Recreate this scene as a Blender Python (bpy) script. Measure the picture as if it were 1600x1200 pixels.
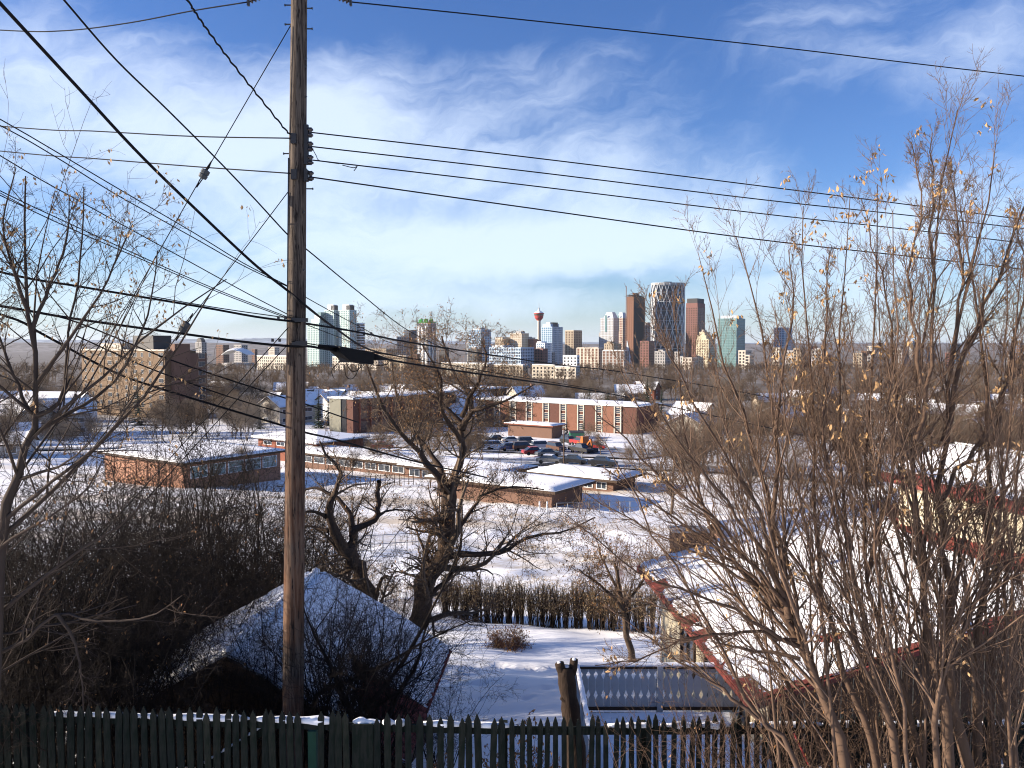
import bpy, math, random
import numpy as np
from mathutils import Vector, Matrix

for _o in list(bpy.data.objects):
    bpy.data.objects.remove(_o)
SC = bpy.context.scene
COL = SC.collection
F = 1290.0                       # focal length in pixels of the 1600 px wide photograph
PITCH = math.atan(62 / F)
SUN_EL = math.radians(17.0)
SUN_AZ = math.radians(-91.0)    # clockwise from +Y: the sun stands at the left

# ---------------------------------------------------------------- camera
_c = bpy.data.cameras.new("camera")
_c.sensor_fit = 'HORIZONTAL'
_c.angle = 2 * math.atan(800 / F)
_c.clip_start = 0.1
_c.clip_end = 90000
CAM = bpy.data.objects.new("camera", _c)
COL.objects.link(CAM)
CAM.location = (0, 0, 0)
CAM.rotation_euler = (math.pi / 2 - PITCH, 0, 0)
SC.camera = CAM

# ---------------------------------------------------------------- exposure
SC.view_settings.view_transform = 'Standard'
SC.view_settings.look = 'None'
SC.view_settings.exposure = 1.32
SC.view_settings.gamma = 1.0
SC.view_settings.use_curve_mapping = False
SC.render.engine = 'CYCLES'
SC.cycles.max_bounces = 5
SC.cycles.diffuse_bounces = 2
SC.cycles.glossy_bounces = 2
SC.cycles.transmission_bounces = 2
SC.cycles.transparent_max_bounces = 4
SC.cycles.volume_bounces = 0
SC.cycles.filter_width = 1.1
SC.cycles.use_denoising = True
SC.cycles.denoiser = 'OPENIMAGEDENOISE'
SC.cycles.denoising_input_passes = 'RGB_ALBEDO_NORMAL'
SC.cycles.denoising_prefilter = 'ACCURATE'

# ---------------------------------------------------------------- sun
_l = bpy.data.lights.new("sun", 'SUN')
_l.energy = 5.0
_l.angle = math.radians(0.5)
_l.color = (1.0, 0.86, 0.70)
SUN = bpy.data.objects.new("sun", _l)
COL.objects.link(SUN)
_sv = Vector((math.sin(SUN_AZ) * math.cos(SUN_EL), math.cos(SUN_AZ) * math.cos(SUN_EL), math.sin(SUN_EL)))
SUN.rotation_euler = _sv.to_track_quat('Z', 'Y').to_euler()

# ---------------------------------------------------------------- sky
W = bpy.data.worlds.new("World")
SC.world = W
W.use_nodes = True
_t = W.node_tree
_t.nodes.clear()


class NG:
    """small helper to write node maths"""
    def __init__(self, tree):
        self.t = tree

    def new(self, typ, **kw):
        n = self.t.nodes.new(typ)
        for k, v in kw.items():
            setattr(n, k, v)
        return n

    def put(self, sock, v):
        if isinstance(v, bpy.types.NodeSocket):
            self.t.links.new(v, sock)
        else:
            sock.default_value = v

    def m(self, op, a, b=None, c=None, clamp=False):
        n = self.new('ShaderNodeMath', operation=op, use_clamp=clamp)
        for i, v in enumerate((a, b, c)):
            if v is not None:
                self.put(n.inputs[i], v)
        return n.outputs[0]

    def xyz(self, x, y, z):
        n = self.new('ShaderNodeCombineXYZ')
        for i, v in enumerate((x, y, z)):
            self.put(n.inputs[i], v)
        return n.outputs[0]

    def noise(self, vec, scale, detail=6, rough=0.55, dist=0.0):
        n = self.new('ShaderNodeTexNoise')
        self.put(n.inputs['Vector'], vec)
        n.inputs['Scale'].default_value = scale
        n.inputs['Detail'].default_value = detail
        n.inputs['Roughness'].default_value = rough
        n.inputs['Distortion'].default_value = dist
        return n.outputs[0]

    def ramp(self, v, lo, hi, a=0.0, b=1.0, smooth=True):
        n = self.new('ShaderNodeMapRange', interpolation_type='SMOOTHSTEP' if smooth else 'LINEAR')
        self.put(n.inputs[0], v)
        for i, x in enumerate((lo, hi, a, b)):
            n.inputs[1 + i].default_value = x
        return n.outputs[0]

    def mix(self, f, a, b):
        n = self.new('ShaderNodeMix', data_type='RGBA')
        self.put(n.inputs[0], f)
        self.put(n.inputs[6], a)
        self.put(n.inputs[7], b)
        return n.outputs[2]


def px_dir(px, py):
    """azimuth and elevation of a picture point"""
    x, u = (px - 800) / F, (600 - py) / F
    c, s = math.cos(PITCH), math.sin(PITCH)
    d = Vector((x, c + u * s, -s + u * c)).normalized()
    return math.atan2(d.x, d.y), math.asin(d.z)


def build_sky():
    g = NG(_t)
    sky = g.new('ShaderNodeTexSky', sky_type='NISHITA', sun_disc=False)
    sky.sun_elevation = SUN_EL
    sky.sun_rotation = SUN_AZ % (2 * math.pi)
    sky.altitude = 1050
    sky.air_density = 1.25
    sky.dust_density = 0.5
    sky.ozone_density = 3.2
    tc = g.new('ShaderNodeTexCoord')
    sep = g.new('ShaderNodeSeparateXYZ')
    g.put(sep.inputs[0], tc.outputs['Generated'])
    az = g.m('ARCTAN2', sep.outputs[0], sep.outputs[1])
    el = g.m('ARCSINE', sep.outputs[2])
    # a broad warp, then streaky cirrus noise drawn out along a slanted axis
    wv = g.xyz(g.m('MULTIPLY', az, 2.2), g.m('MULTIPLY', el, 3.0), 1.7)
    w1 = g.m('SUBTRACT', g.noise(wv, 1.6, 5, 0.6), 0.5)
    slant = g.m('ADD', g.m('MULTIPLY', az, -0.22), g.m('MULTIPLY', w1, 0.26))
    e2 = g.m('ADD', el, slant)
    v1 = g.xyz(g.m('MULTIPLY', az, 2.6), g.m('MULTIPLY', e2, 6.0), 0.3)
    n1 = g.noise(v1, 1.5, 9, 0.56, 0.08)
    v2 = g.xyz(g.m('MULTIPLY', az, 6.0), g.m('MULTIPLY', e2, 15.0), 4.1)
    n2 = g.noise(v2, 2.2, 8, 0.64, 0.12)
    tot = None
    # (picture x, y, half widths in px, amount): where the cloud bank is thick (+) or torn open (-)
    for (px, py, sx, sy, amp) in (
            (130, 190, 330, 110, .30), (420, 330, 360, 150, .28), (700, 230, 320, 90, .26), (860, 120, 190, 60, .16),
            (950, 380, 330, 45, .34), (620, 380, 300, 70, .20), (250, 470, 420, 40, .34), (1050, 300, 190, 80, .12),
            (700, 480, 180, 40, .16), (1000, 470, 260, 40, .16), (1350, 420, 300, 120, .18), (1500, 60, 260, 60, .10), (60, 60, 160, 50, .10),
            (1330, 190, 260, 70, -.16), (1250, 60, 260, 40, .16), (1480, 110, 220, 40, .18), (1000, 20, 200, 30, .08), (560, 140, 130, 60, .12), (180, 290, 160, 40, -.14), (520, 280, 120, 30, -.12), (1180, 360, 160, 40, .12), (700, 330, 200, 22, -.12), (760, 20, 420, 60, -.26), (330, 20, 200, 55, -.20), (890, 442, 120, 14, -.20),
            (1130, 110, 160, 70, -.22), (60, 400, 130, 40, -.06), (300, 400, 100, 30, -.08)):
        a0, e0 = px_dir(px, py)
        da = g.m('DIVIDE', g.m('SUBTRACT', az, a0), sx / F)
        de = g.m('DIVIDE', g.m('SUBTRACT', el, e0), sy / F)
        r2 = g.m('ADD', g.m('MULTIPLY', da, da), g.m('MULTIPLY', de, de))
        b = g.m('MULTIPLY', g.m('EXPONENT', g.m('MULTIPLY', r2, -1.0)), amp)
        tot = b if tot is None else g.m('ADD', tot, b)
    dens = g.m('ADD', g.m('ADD', g.m('MULTIPLY', n1, 1.25), g.m('MULTIPLY', n2, 0.42)), tot)
    alpha = g.ramp(dens, 0.72, 1.50, 0.0, 0.88)
    # pale band of air low over the horizon
    low = g.ramp(el, -0.01, 0.07, 0.55, 0.0)
    alpha = g.m('MAXIMUM', alpha, low)
    up = g.ramp(el, -0.02, 0.5, 0.0, 1.0)
    ccol = g.mix(up, (5.6, 6.7, 8.0, 1), (5.3, 6.1, 7.8, 1))
    hsv = g.new('ShaderNodeHueSaturation')
    g.put(hsv.inputs['Color'], sky.outputs[0])
    hsv.inputs['Saturation'].default_value = 1.12
    hsv.inputs['Value'].default_value = 1.0
    tint = g.new('ShaderNodeMix', data_type='RGBA', blend_type='MULTIPLY')
    tint.inputs[0].default_value = 1.0
    g.put(tint.inputs[6], hsv.outputs[0])
    g.put(tint.inputs[7], g.mix(g.ramp(el, 0.02, 0.30), (0.74, 0.88, 1.28, 1), (0.72, 0.78, 1.12, 1)))
    col = g.mix(alpha, tint.outputs[2], ccol)
    bg = g.new('ShaderNodeBackground')
    g.put(bg.inputs[0], col)
    bg.inputs[1].default_value = 0.062
    out = g.new('ShaderNodeOutputWorld')
    g.put(out.inputs[0], bg.outputs[0])


build_sky()

# ---------------------------------------------------------------- measuring
def ray(px, py):
    x, u = (px - 800) / F, (600 - py) / F
    c, s = math.cos(PITCH), math.sin(PITCH)
    return np.array([x, c + u * s, -s + u * c])


def P(px, py, Y):
    d = ray(px, py)
    return d * (Y / d[1])


_GY = [-80, 0, 5, 9.3, 12, 16, 20, 25, 30, 37, 45, 60, 80, 110, 150, 200, 300, 400, 700, 1000, 1500, 2400, 3500, 5000, 30000]
_GZ = [-5.2, -5.3, -5.4, -5.5, -6.5, -8.3, -9.2, -10.2, -11.1, -12.5, -13.6, -15.5, -17.2, -18.7, -20.6, -22.8, -26, -28, -32, -36, -48, -65, -72, -75, -80]


def G(x, y):
    """height of the ground"""
    z = np.interp(y, _GY, _GZ)
    a = np.clip((np.asarray(y) - 8) / 60.0, 0, 1)
    z = z + a * (0.22 * np.sin(x * 0.21 + 1.3) * np.sin(y * 0.17) + 0.35 * np.sin(x * 0.043) * np.sin(y * 0.052 + 1.0))
    return z


def GP(px, py):
    d = ray(px, py)
    lo = None
    ys = np.concatenate([np.arange(4, 400, 0.25), np.arange(400, 6000, 5.0)])
    zz = d[2] / d[1] * ys
    gg = G(d[0] / d[1] * ys, ys)
    k = np.argmax(zz <= gg)
    return d * (ys[k] / d[1])


# ---------------------------------------------------------------- materials
def mat(name, col, rough=0.85, var=0.25, scale=3.0, col2=None, bump=0.0, metal=0.0, stretch=None, spec=0.3, detail=5, coord='Object', sheen=0):
    m = bpy.data.materials.new(name)
    m.use_nodes = True
    t = m.node_tree
    g = NG(t)
    b = t.nodes['Principled BSDF']
    b.inputs['Roughness'].default_value = rough
    b.inputs['Metallic'].default_value = metal
    b.inputs['Specular IOR Level'].default_value = spec
    c = (*col, 1)
    if var > 0 or col2:
        tc = g.new('ShaderNodeTexCoord')
        v = tc.outputs[coord]
        if stretch:
            mp = g.new('ShaderNodeMapping')
            g.put(mp.inputs[0], v)
            mp.inputs['Scale'].default_value = stretch
            v = mp.outputs[0]
        n = g.noise(v, scale, detail, 0.6)
        if col2:
            cc = g.mix(g.ramp(n, 0.38, 0.62), c, (*col2, 1))
        else:
            cc = g.mix(n, tuple(x * (1 - var) for x in col) + (1,), tuple(min(1, x * (1 + var)) for x in col) + (1,))
        g.put(b.inputs['Base Color'], cc)
        if bump:
            bn = g.new('ShaderNodeBump')
            bn.inputs['Strength'].default_value = bump
            bn.inputs['Distance'].default_value = 0.02
            g.put(bn.inputs['Height'], n)
            g.put(b.inputs['Normal'], bn.outputs[0])
    else:
        b.inputs['Base Color'].default_value = c
    return m


# ---------------------------------------------------------------- mesh building
def link_mesh(name, verts, faces, m=None, parent=None, smooth=False, mats=None, midx=None):
    """verts (n,3); faces: list of int arrays (k,3) or (k,4), or python lists"""
    me = bpy.data.meshes.new(name)
    verts = np.asarray(verts, dtype=np.float32).reshape(-1, 3)
    tot, starts, counts = [], [], []
    pos = 0
    for f in faces:
        f = np.asarray(f, dtype=np.int32)
        if f.size == 0:
            continue
        n, k = f.shape
        tot.append(f.ravel())
        starts.append(pos + np.arange(n, dtype=np.int32) * k)
        pos += n * k
    loops = np.concatenate(tot) if tot else np.zeros(0, np.int32)
    starts = np.concatenate(starts) if starts else np.zeros(0, np.int32)
    me.vertices.add(len(verts))
    me.vertices.foreach_set('co', verts.ravel())
    me.loops.add(len(loops))
    me.loops.foreach_set('vertex_index', loops)
    me.polygons.add(len(starts))
    me.polygons.foreach_set('loop_start', starts)
    me.polygons.foreach_set('use_smooth', np.full(len(starts), bool(smooth)))
    if midx is not None:
        me.polygons.foreach_set('material_index', np.asarray(midx, np.int32))
    me.update(calc_edges=True)
    for x in (mats or ([m] if m else [])):
        me.materials.append(x)
    o = bpy.data.objects.new(name, me)
    COL.objects.link(o)
    if parent is not None:
        o.parent = parent
    return o


def tag(o, label=None, cat=None, group=None, kind=None):
    if label:
        o['label'] = label
    if cat:
        o['category'] = cat
    if group:
        o['group'] = group
    if kind:
        o['kind'] = kind
    return o


def thing(name, label, cat, loc=(0, 0, 0), rz=0.0, group=None):
    o = bpy.data.objects.new(name, None)
    COL.objects.link(o)
    o.empty_display_size = 0.3
    o.location = [float(v) for v in loc]
    o.rotation_euler = (0, 0, rz)
    return tag(o, label, cat, group)


def copy_tree(o, kids=None, parent=None):
    c = o.copy()
    COL.objects.link(c)
    if parent is not None:
        c.parent = parent
    for ch in o.children:
        copy_tree(ch, None, c)
    return c


def to_local(o, pts):
    """world points -> local space of a thing (location and turn about z only)"""
    pts = np.asarray(pts, float)
    l = np.array(o.location)
    a = -o.rotation_euler[2]
    q = pts - l
    c, s = math.cos(a), math.sin(a)
    return np.stack([q[..., 0] * c - q[..., 1] * s, q[..., 0] * s + q[..., 1] * c, q[..., 2]], -1)


class MB:
    def __init__(self):
        self.v, self.q, self.t, self.n = [], [], [], 0

    def add(self, verts, quads=(), tris=()):
        verts = np.asarray(verts, float).reshape(-1, 3)
        if len(quads):
            self.q.append(np.asarray(quads, np.int32) + self.n)
        if len(tris):
            self.t.append(np.asarray(tris, np.int32) + self.n)
        self.v.append(verts)
        self.n += len(verts)
        return self

    def box(self, x0, x1, y0, y1, z0, z1):
        v = [(x, y, z) for z in (z0, z1) for y in (y0, y1) for x in (x0, x1)]
        return self.add(v, [(0, 2, 3, 1), (4, 5, 7, 6), (0, 1, 5, 4), (1, 3, 7, 5), (3, 2, 6, 7), (2, 0, 4, 6)])

    def hexa(self, b, t):
        """box from four bottom and four top corners, both going the same way round"""
        v = list(b) + list(t)
        return self.add(v, [(3, 2, 1, 0), (4, 5, 6, 7), (0, 1, 5, 4), (1, 2, 6, 5), (2, 3, 7, 6), (3, 0, 4, 7)])

    def quad(self, a, b, c, d):
        return self.add([a, b, c, d], [(0, 1, 2, 3)])

    def tri(self, a, b, c):
        return self.add([a, b, c], (), [(0, 1, 2)])

    def prism(self, poly, axis, a0, a1):
        """extrude a 2D polygon (convex) along axis 0, 1 or 2"""
        n = len(poly)
        vs = []
        for a in (a0, a1):
            for (p, q) in poly:
                vs.append((a, p, q) if axis == 0 else (p, a, q) if axis == 1 else (p, q, a))
        quads = [(i, (i + 1) % n, n + (i + 1) % n, n + i) for i in range(n)]
        tris = [(0, i + 1, i) for i in range(1, n - 1)] + [(n, n + i, n + i + 1) for i in range(1, n - 1)]
        return self.add(vs, quads, tris)

    def bar(self, a, b, w, h=None, up=(0, 0, 1)):
        """square bar between two points"""
        a, b = np.asarray(a, float), np.asarray(b, float)
        h = h or w
        d = (b - a) / (np.linalg.norm(b - a) + 1e-9)
        u = np.cross(d, np.asarray(up, float))
        if np.linalg.norm(u) < 1e-4:
            u = np.cross(d, (1.0, 0, 0))
        u /= np.linalg.norm(u)
        w2 = np.cross(u, d)
        k = [(-1, -1), (1, -1), (1, 1), (-1, 1)]
        return self.hexa([a + u * w / 2 * i + w2 * h / 2 * j for i, j in k], [b + u * w / 2 * i + w2 * h / 2 * j for i, j in k])

    def tube(self, pts, rad, sides=8, cap=True):
        pts = np.asarray(pts, float)[None]
        rad = np.broadcast_to(np.asarray(rad, float), (pts.shape[1],))[None]
        v, q = tubes(pts, rad, sides)
        n0 = self.n
        self.add(v, q)
        if cap:
            k = pts.shape[1]
            a = [(n0, n0 + i + 1, n0 + i) for i in range(1, sides - 1)]
            e = n0 + (k - 1) * sides
            a += [(e, e + i, e + i + 1) for i in range(1, sides - 1)]
            self.t.append(np.asarray(a, np.int32))
        return self

    def lathe(self, prof, seg=16, c=(0, 0, 0)):
        v = []
        for (r, z) in prof:
            for i in range(seg):
                a = 2 * math.pi * i / seg
                v.append((c[0] + r * math.cos(a), c[1] + r * math.sin(a), c[2] + z))
        q = []
        for k in range(len(prof) - 1):
            for i in range(seg):
                j = (i + 1) % seg
                q.append((k * seg + i, k * seg + j, (k + 1) * seg + j, (k + 1) * seg + i))
        t = [(0, i + 1, i) for i in range(1, seg - 1)]
        e = (len(prof) - 1) * seg
        t += [(e, e + i, e + i + 1) for i in range(1, seg - 1)]
        return self.add(v, q, t)

    def build(self, name, m, parent=None, world=False, smooth=False, kind=None, label=None):
        v = np.concatenate(self.v) if self.v else np.zeros((0, 3))
        if world and parent is not None:
            v = to_local(parent, v)
        f = []
        if self.q:
            f.append(np.concatenate(self.q))
        if self.t:
            f.append(np.concatenate(self.t))
        o = link_mesh(name, v, f, m, parent, smooth)
        if kind:
            o['kind'] = kind
        if label:
            o['label'] = label
        return o


def tubes(pts, rad, sides):
    """many tubes at once: pts (N,K,3), rad (N,K) -> verts, quads"""
    N, K, _ = pts.shape
    t = np.empty_like(pts)
    t[:, 1:-1] = pts[:, 2:] - pts[:, :-2]
    t[:, 0] = pts[:, 1] - pts[:, 0]
    t[:, -1] = pts[:, -1] - pts[:, -2]
    t /= (np.linalg.norm(t, axis=2, keepdims=True) + 1e-9)
    d = pts[:, -1] - pts[:, 0]
    ref = np.where((np.abs(d[:, 2]) > 0.75 * np.linalg.norm(d, axis=1))[:, None], np.array([1.0, 0.13, 0]), np.array([0.1, 0.2, 1.0]))
    ref = ref[:, None, :]
    u = np.cross(t, np.broadcast_to(ref, t.shape))
    u /= (np.linalg.norm(u, axis=2, keepdims=True) + 1e-9)
    w = np.cross(t, u)
    a = np.arange(sides) * 2 * math.pi / sides
    ring = u[:, :, None, :] * np.cos(a)[None, None, :, None] + w[:, :, None, :] * np.sin(a)[None, None, :, None]
    v = pts[:, :, None, :] + ring * rad[:, :, None, None]
    base = (np.arange(N) * K * sides)[:, None, None] + (np.arange(K - 1) * sides)[None, :, None]
    i = np.arange(sides)[None, None, :]
    j = (i + 1) % sides
    q = np.stack([base + i, base + j, base + sides + j, base + sides + i], -1).reshape(-1, 4)
    return v.reshape(-1, 3), q


def smooth_path(pts, n):
    """Catmull-Rom through control points, n samples"""
    p = np.asarray(pts, float)
    if len(p) == 2:
        return p[0] + (p[1] - p[0]) * np.linspace(0, 1, n)[:, None]
    e = np.concatenate([[2 * p[0] - p[1]], p, [2 * p[-1] - p[-2]]])
    s = np.linspace(0, len(p) - 1 - 1e-6, n)
    i = s.astype(int)
    f = (s - i)[:, None]
    a, b, c, d = e[i], e[i + 1], e[i + 2], e[i + 3]
    return 0.5 * (2 * b + (c - a) * f + (2 * a - 5 * b + 4 * c - d) * f ** 2 + (3 * b - a - 3 * c + d) * f ** 3)


# ---------------------------------------------------------------- growing branches
def grow(pts, rad, n, rng, t=(0.2, 1.0), ang=(25, 50), ln=(0.3, 0.6), K=4, up=0.1, wig=0.15, rr=(0.45, 0.7), rtip=0.15, absl=None, rmin=0.0, taper=0.4):
    N = len(pts)
    idx = np.repeat(np.arange(N), n)
    M = len(idx)
    Kp = pts.shape[1]
    tt = rng.uniform(t[0], t[1], M)
    s = tt * (Kp - 1)
    i = np.minimum(s.astype(int), Kp - 2)
    f = (s - i)[:, None]
    p0, p1 = pts[idx, i], pts[idx, i + 1]
    pos = p0 + (p1 - p0) * f
    r0 = rad[idx, i] * (1 - f[:, 0]) + rad[idx, i + 1] * f[:, 0]
    d = p1 - p0
    d /= (np.linalg.norm(d, axis=1, keepdims=True) + 1e-9)
    x = rng.normal(size=(M, 3))
    x -= (x * d).sum(1, keepdims=True) * d
    x /= (np.linalg.norm(x, axis=1, keepdims=True) + 1e-9)
    a = np.radians(rng.uniform(ang[0], ang[1], M))[:, None]
    d = d * np.cos(a) + x * np.sin(a)
    if absl is not None:
        L = rng.uniform(absl[0], absl[1], M)
    else:
        Lp = np.linalg.norm(np.diff(pts, axis=1), axis=2).sum(1)[idx]
        L = Lp * rng.uniform(ln[0], ln[1], M) * (1 - taper * tt)
    out = np.empty((M, K, 3))
    out[:, 0] = pos
    st = (L / (K - 1))[:, None]
    for k in range(1, K):
        d = d + rng.normal(size=(M, 3)) * wig
        d[:, 2] += up
        d /= (np.linalg.norm(d, axis=1, keepdims=True) + 1e-9)
        out[:, k] = out[:, k - 1] + d * st
    rb = np.maximum(r0 * rng.uniform(rr[0], rr[1], M), rmin)
    prof = np.linspace(1, rtip, K)
    R = np.maximum(rb[:, None] * prof[None], rmin * 0.6)
    return out, R


def joined(groups):
    """[(pts, rad, sides), ...] -> verts, quads"""
    V, Q, n = [], [], 0
    for p, r, s in groups:
        v, q = tubes(p, r, s)
        V.append(v)
        Q.append(q + n)
        n += len(v)
    return np.concatenate(V), np.concatenate(Q)


def leaf_mesh(tips, per, size, rng, spread=0.05, droop=1.0):
    """hanging dry seed wings: bent blades of four triangles each"""
    M = len(tips) * per
    base = np.repeat(tips, per, axis=0) + rng.normal(size=(M, 3)) * spread
    d = rng.normal(size=(M, 3)) * 0.55
    d[:, 2] -= droop
    d /= np.linalg.norm(d, axis=1, keepdims=True)
    u = np.cross(d, rng.normal(size=(M, 3)))
    u /= (np.linalg.norm(u, axis=1, keepdims=True) + 1e-9)
    nrm = np.cross(d, u)
    L = (size * rng.uniform(0.6, 1.3, M))[:, None]
    w = L * 0.24
    b = L * rng.uniform(-0.25, 0.25, (M, 1))
    v = np.stack([base, base + d * L * 0.5 + u * w + nrm * b, base + d * L + nrm * b * 0.3, base + d * L * 0.5 - u * w + nrm * b * 1.6], 1).reshape(-1, 3)
    k = np.arange(M) * 4
    t = np.concatenate([np.stack([k, k + 1, k + 2], 1), np.stack([k, k + 2, k + 3], 1)])
    return v, t
RNG = np.random.default_rng(7)

# ---------------------------------------------------------------- palette
def snow_mat(name='snow', tint=(0.84, 0.85, 0.87), scale=1.2, bump=0.5):
    m = bpy.data.materials.new(name)
    m.use_nodes = True
    g = NG(m.node_tree)
    b = m.node_tree.nodes['Principled BSDF']
    b.inputs['Roughness'].default_value = 0.75
    b.inputs['Specular IOR Level'].default_value = 0.2
    tc = g.new('ShaderNodeTexCoord')
    n = g.noise(tc.outputs['Object'], scale, 6, 0.6)
    n2 = g.noise(tc.outputs['Object'], scale * 9, 4, 0.6)
    c = g.mix(n, tuple(x * 0.94 for x in tint) + (1,), tint + (1,))
    g.put(b.inputs['Base Color'], c)
    bn = g.new('ShaderNodeBump')
    bn.inputs['Strength'].default_value = bump
    bn.inputs['Distance'].default_value = 0.05
    g.put(bn.inputs['Height'], g.m('ADD', n, g.m('MULTIPLY', n2, 0.35)))
    g.put(b.inputs['Normal'], bn.outputs[0])
    return m


def ground_mat():
    m = bpy.data.materials.new('snowy_ground')
    m.use_nodes = True
    g = NG(m.node_tree)
    b = m.node_tree.nodes['Principled BSDF']
    b.inputs['Roughness'].default_value = 0.8
    b.inputs['Specular IOR Level'].default_value = 0.15
    tc = g.new('ShaderNodeTexCoord')
    o = tc.outputs['Object']
    sep = g.new('ShaderNodeSeparateXYZ')
    g.put(sep.inputs[0], o)
    y = sep.outputs[1]
    snow = g.mix(g.noise(o, 0.8, 6), (0.78, 0.79, 0.82, 1), (0.86, 0.87, 0.88, 1))
    # dry grass standing through the snow of the field
    mp = g.new('ShaderNodeMapping')
    g.put(mp.inputs[0], o)
    mp.inputs['Scale'].default_value = (0.35, 1.0, 1.0)
    band = g.noise(mp.outputs[0], 0.11, 4, 0.6)
    fine = g.noise(o, 1.6, 8, 0.72)
    field = g.m('MULTIPLY', g.ramp(y, 39, 46), g.ramp(y, 150, 110))
    grass = g.m('MULTIPLY', g.ramp(g.m('ADD', g.m('MULTIPLY', band, 0.75), g.m('MULTIPLY', fine, 0.42)), 0.53, 0.72), field)
    straw = g.mix(fine, (0.34, 0.24, 0.13, 1), (0.50, 0.40, 0.25, 1))
    c = g.mix(g.m('MULTIPLY', grass, 0.72), snow, straw)
    # trodden earth and wood floor of the valley
    far = g.ramp(y, 170, 330)
    patch = g.ramp(g.noise(o, 0.012, 4, 0.6), 0.36, 0.60)
    earth = g.mix(g.noise(o, 0.3, 5), (0.08, 0.065, 0.05, 1), (0.17, 0.14, 0.11, 1))
    c = g.mix(g.m('MULTIPLY', far, g.m('ADD', g.ramp(y, 300, 520, 0.62, 0.88), g.m('MULTIPLY', patch, 0.12))), c, earth)
    g.put(b.inputs['Base Color'], c)
    bn = g.new('ShaderNodeBump')
    bn.inputs['Strength'].default_value = 0.3
    bn.inputs['Distance'].default_value = 0.05
    g.put(bn.inputs['Height'], g.m('ADD', g.noise(o, 1.1, 6), g.m('MULTIPLY', g.noise(o, 7, 4), 0.3)))
    g.put(b.inputs['Normal'], bn.outputs[0])
    return m


M = {}
M['snow'] = snow_mat()
M['brick_red'] = mat('red_brown_brick', (0.20, 0.068, 0.040), var=0.3, scale=2.0)
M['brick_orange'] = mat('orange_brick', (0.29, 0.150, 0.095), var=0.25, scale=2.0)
M['brick_tan'] = mat('tan_brick', (0.145, 0.096, 0.058), var=0.15, scale=0.6)
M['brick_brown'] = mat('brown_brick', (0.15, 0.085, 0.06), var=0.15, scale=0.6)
M['cream'] = mat('cream_stucco', (0.52, 0.46, 0.33), var=0.10, scale=2.0)
M['beige'] = mat('beige_stucco', (0.40, 0.36, 0.295), var=0.12, scale=0.5)
M['tan'] = mat('tan_concrete', (0.34, 0.285, 0.215), var=0.12, scale=0.3)
M['stone'] = mat('pale_concrete', (0.50, 0.45, 0.38), var=0.12, scale=0.3)
M['grey'] = mat('grey_concrete', (0.33, 0.32, 0.31), var=0.15, scale=0.3)
M['dark'] = mat('dark_cladding', (0.045, 0.043, 0.045), var=0.2, scale=0.5, rough=0.6)
M['white'] = mat('white_panel', (0.72, 0.74, 0.75), var=0.06, scale=0.5)
M['white_paint'] = mat('weathered_white_paint', (0.46, 0.45, 0.43), var=0.3, scale=6)
M['rust'] = mat('copper_brown_panel', (0.20, 0.105, 0.07), var=0.25, scale=0.4)
M['pink'] = mat('brown_pink_granite', (0.20, 0.10, 0.085), var=0.12, scale=0.2)
M['red'] = mat('tower_red', (0.36, 0.05, 0.045), var=0.1, scale=0.5)
M['green'] = mat('green_formwork', (0.03, 0.30, 0.06), var=0.2, scale=0.5)
M['steel'] = mat('blue_grey_steel', (0.46, 0.50, 0.55), var=0.08, scale=0.2, rough=0.5)
M['teal_frame'] = mat('pale_teal_slab', (0.46, 0.56, 0.55), var=0.1, scale=0.3)
M['deep_teal'] = mat('deep_teal_panel', (0.16, 0.26, 0.27), var=0.15, scale=0.2)
M['blue_frame'] = mat('pale_blue_slab', (0.42, 0.52, 0.62), var=0.1, scale=0.3)


def glass(name, col, rough=0.2):
    return mat(name, col, rough=rough, var=0.35, scale=0.12, spec=0.6, detail=2)


M['glass_teal'] = glass('teal_glass', (0.13, 0.22, 0.23))
M['glass_blue'] = glass('blue_glass', (0.10, 0.18, 0.28))
M['glass_dark'] = mat('dark_glass', (0.02, 0.022, 0.028), rough=0.35, var=0.3, scale=.12, spec=.15)
M['glass_brown'] = glass('bronze_glass', (0.09, 0.055, 0.04))
M['glass_navy'] = glass('navy_glass', (0.05, 0.08, 0.14))
M['pane'] = mat('window_pane', (0.035, 0.045, 0.06), rough=0.12, var=0.3, scale=0.8, spec=0.6)
M['asphalt'] = mat('snow_swept_asphalt', (0.16, 0.16, 0.17), var=0.3, scale=0.3, col2=(0.50, 0.51, 0.54))
M['tile'] = mat('red_roof_tile', (0.17, 0.042, 0.032), var=0.4, scale=5)
M['wood_dark'] = mat('dark_brown_board', (0.06, 0.038, 0.025), var=0.4, scale=4, stretch=(6, 6, 0.6))
M['metal_dark'] = mat('dark_metal', (0.03, 0.03, 0.032), rough=0.5, var=0.2, scale=8)
M['metal_grey'] = mat('galvanised_metal', (0.35, 0.36, 0.37), rough=0.45, var=0.15, scale=8, metal=0.5)
M['haze_blue_rock'] = mat('haze_blue_mountain', (0.05, 0.085, 0.13), var=0.2, scale=0.0016, col2=(0.20, 0.26, 0.34), detail=8)  # blue of the distant haze is mixed into the mountain colours

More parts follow.
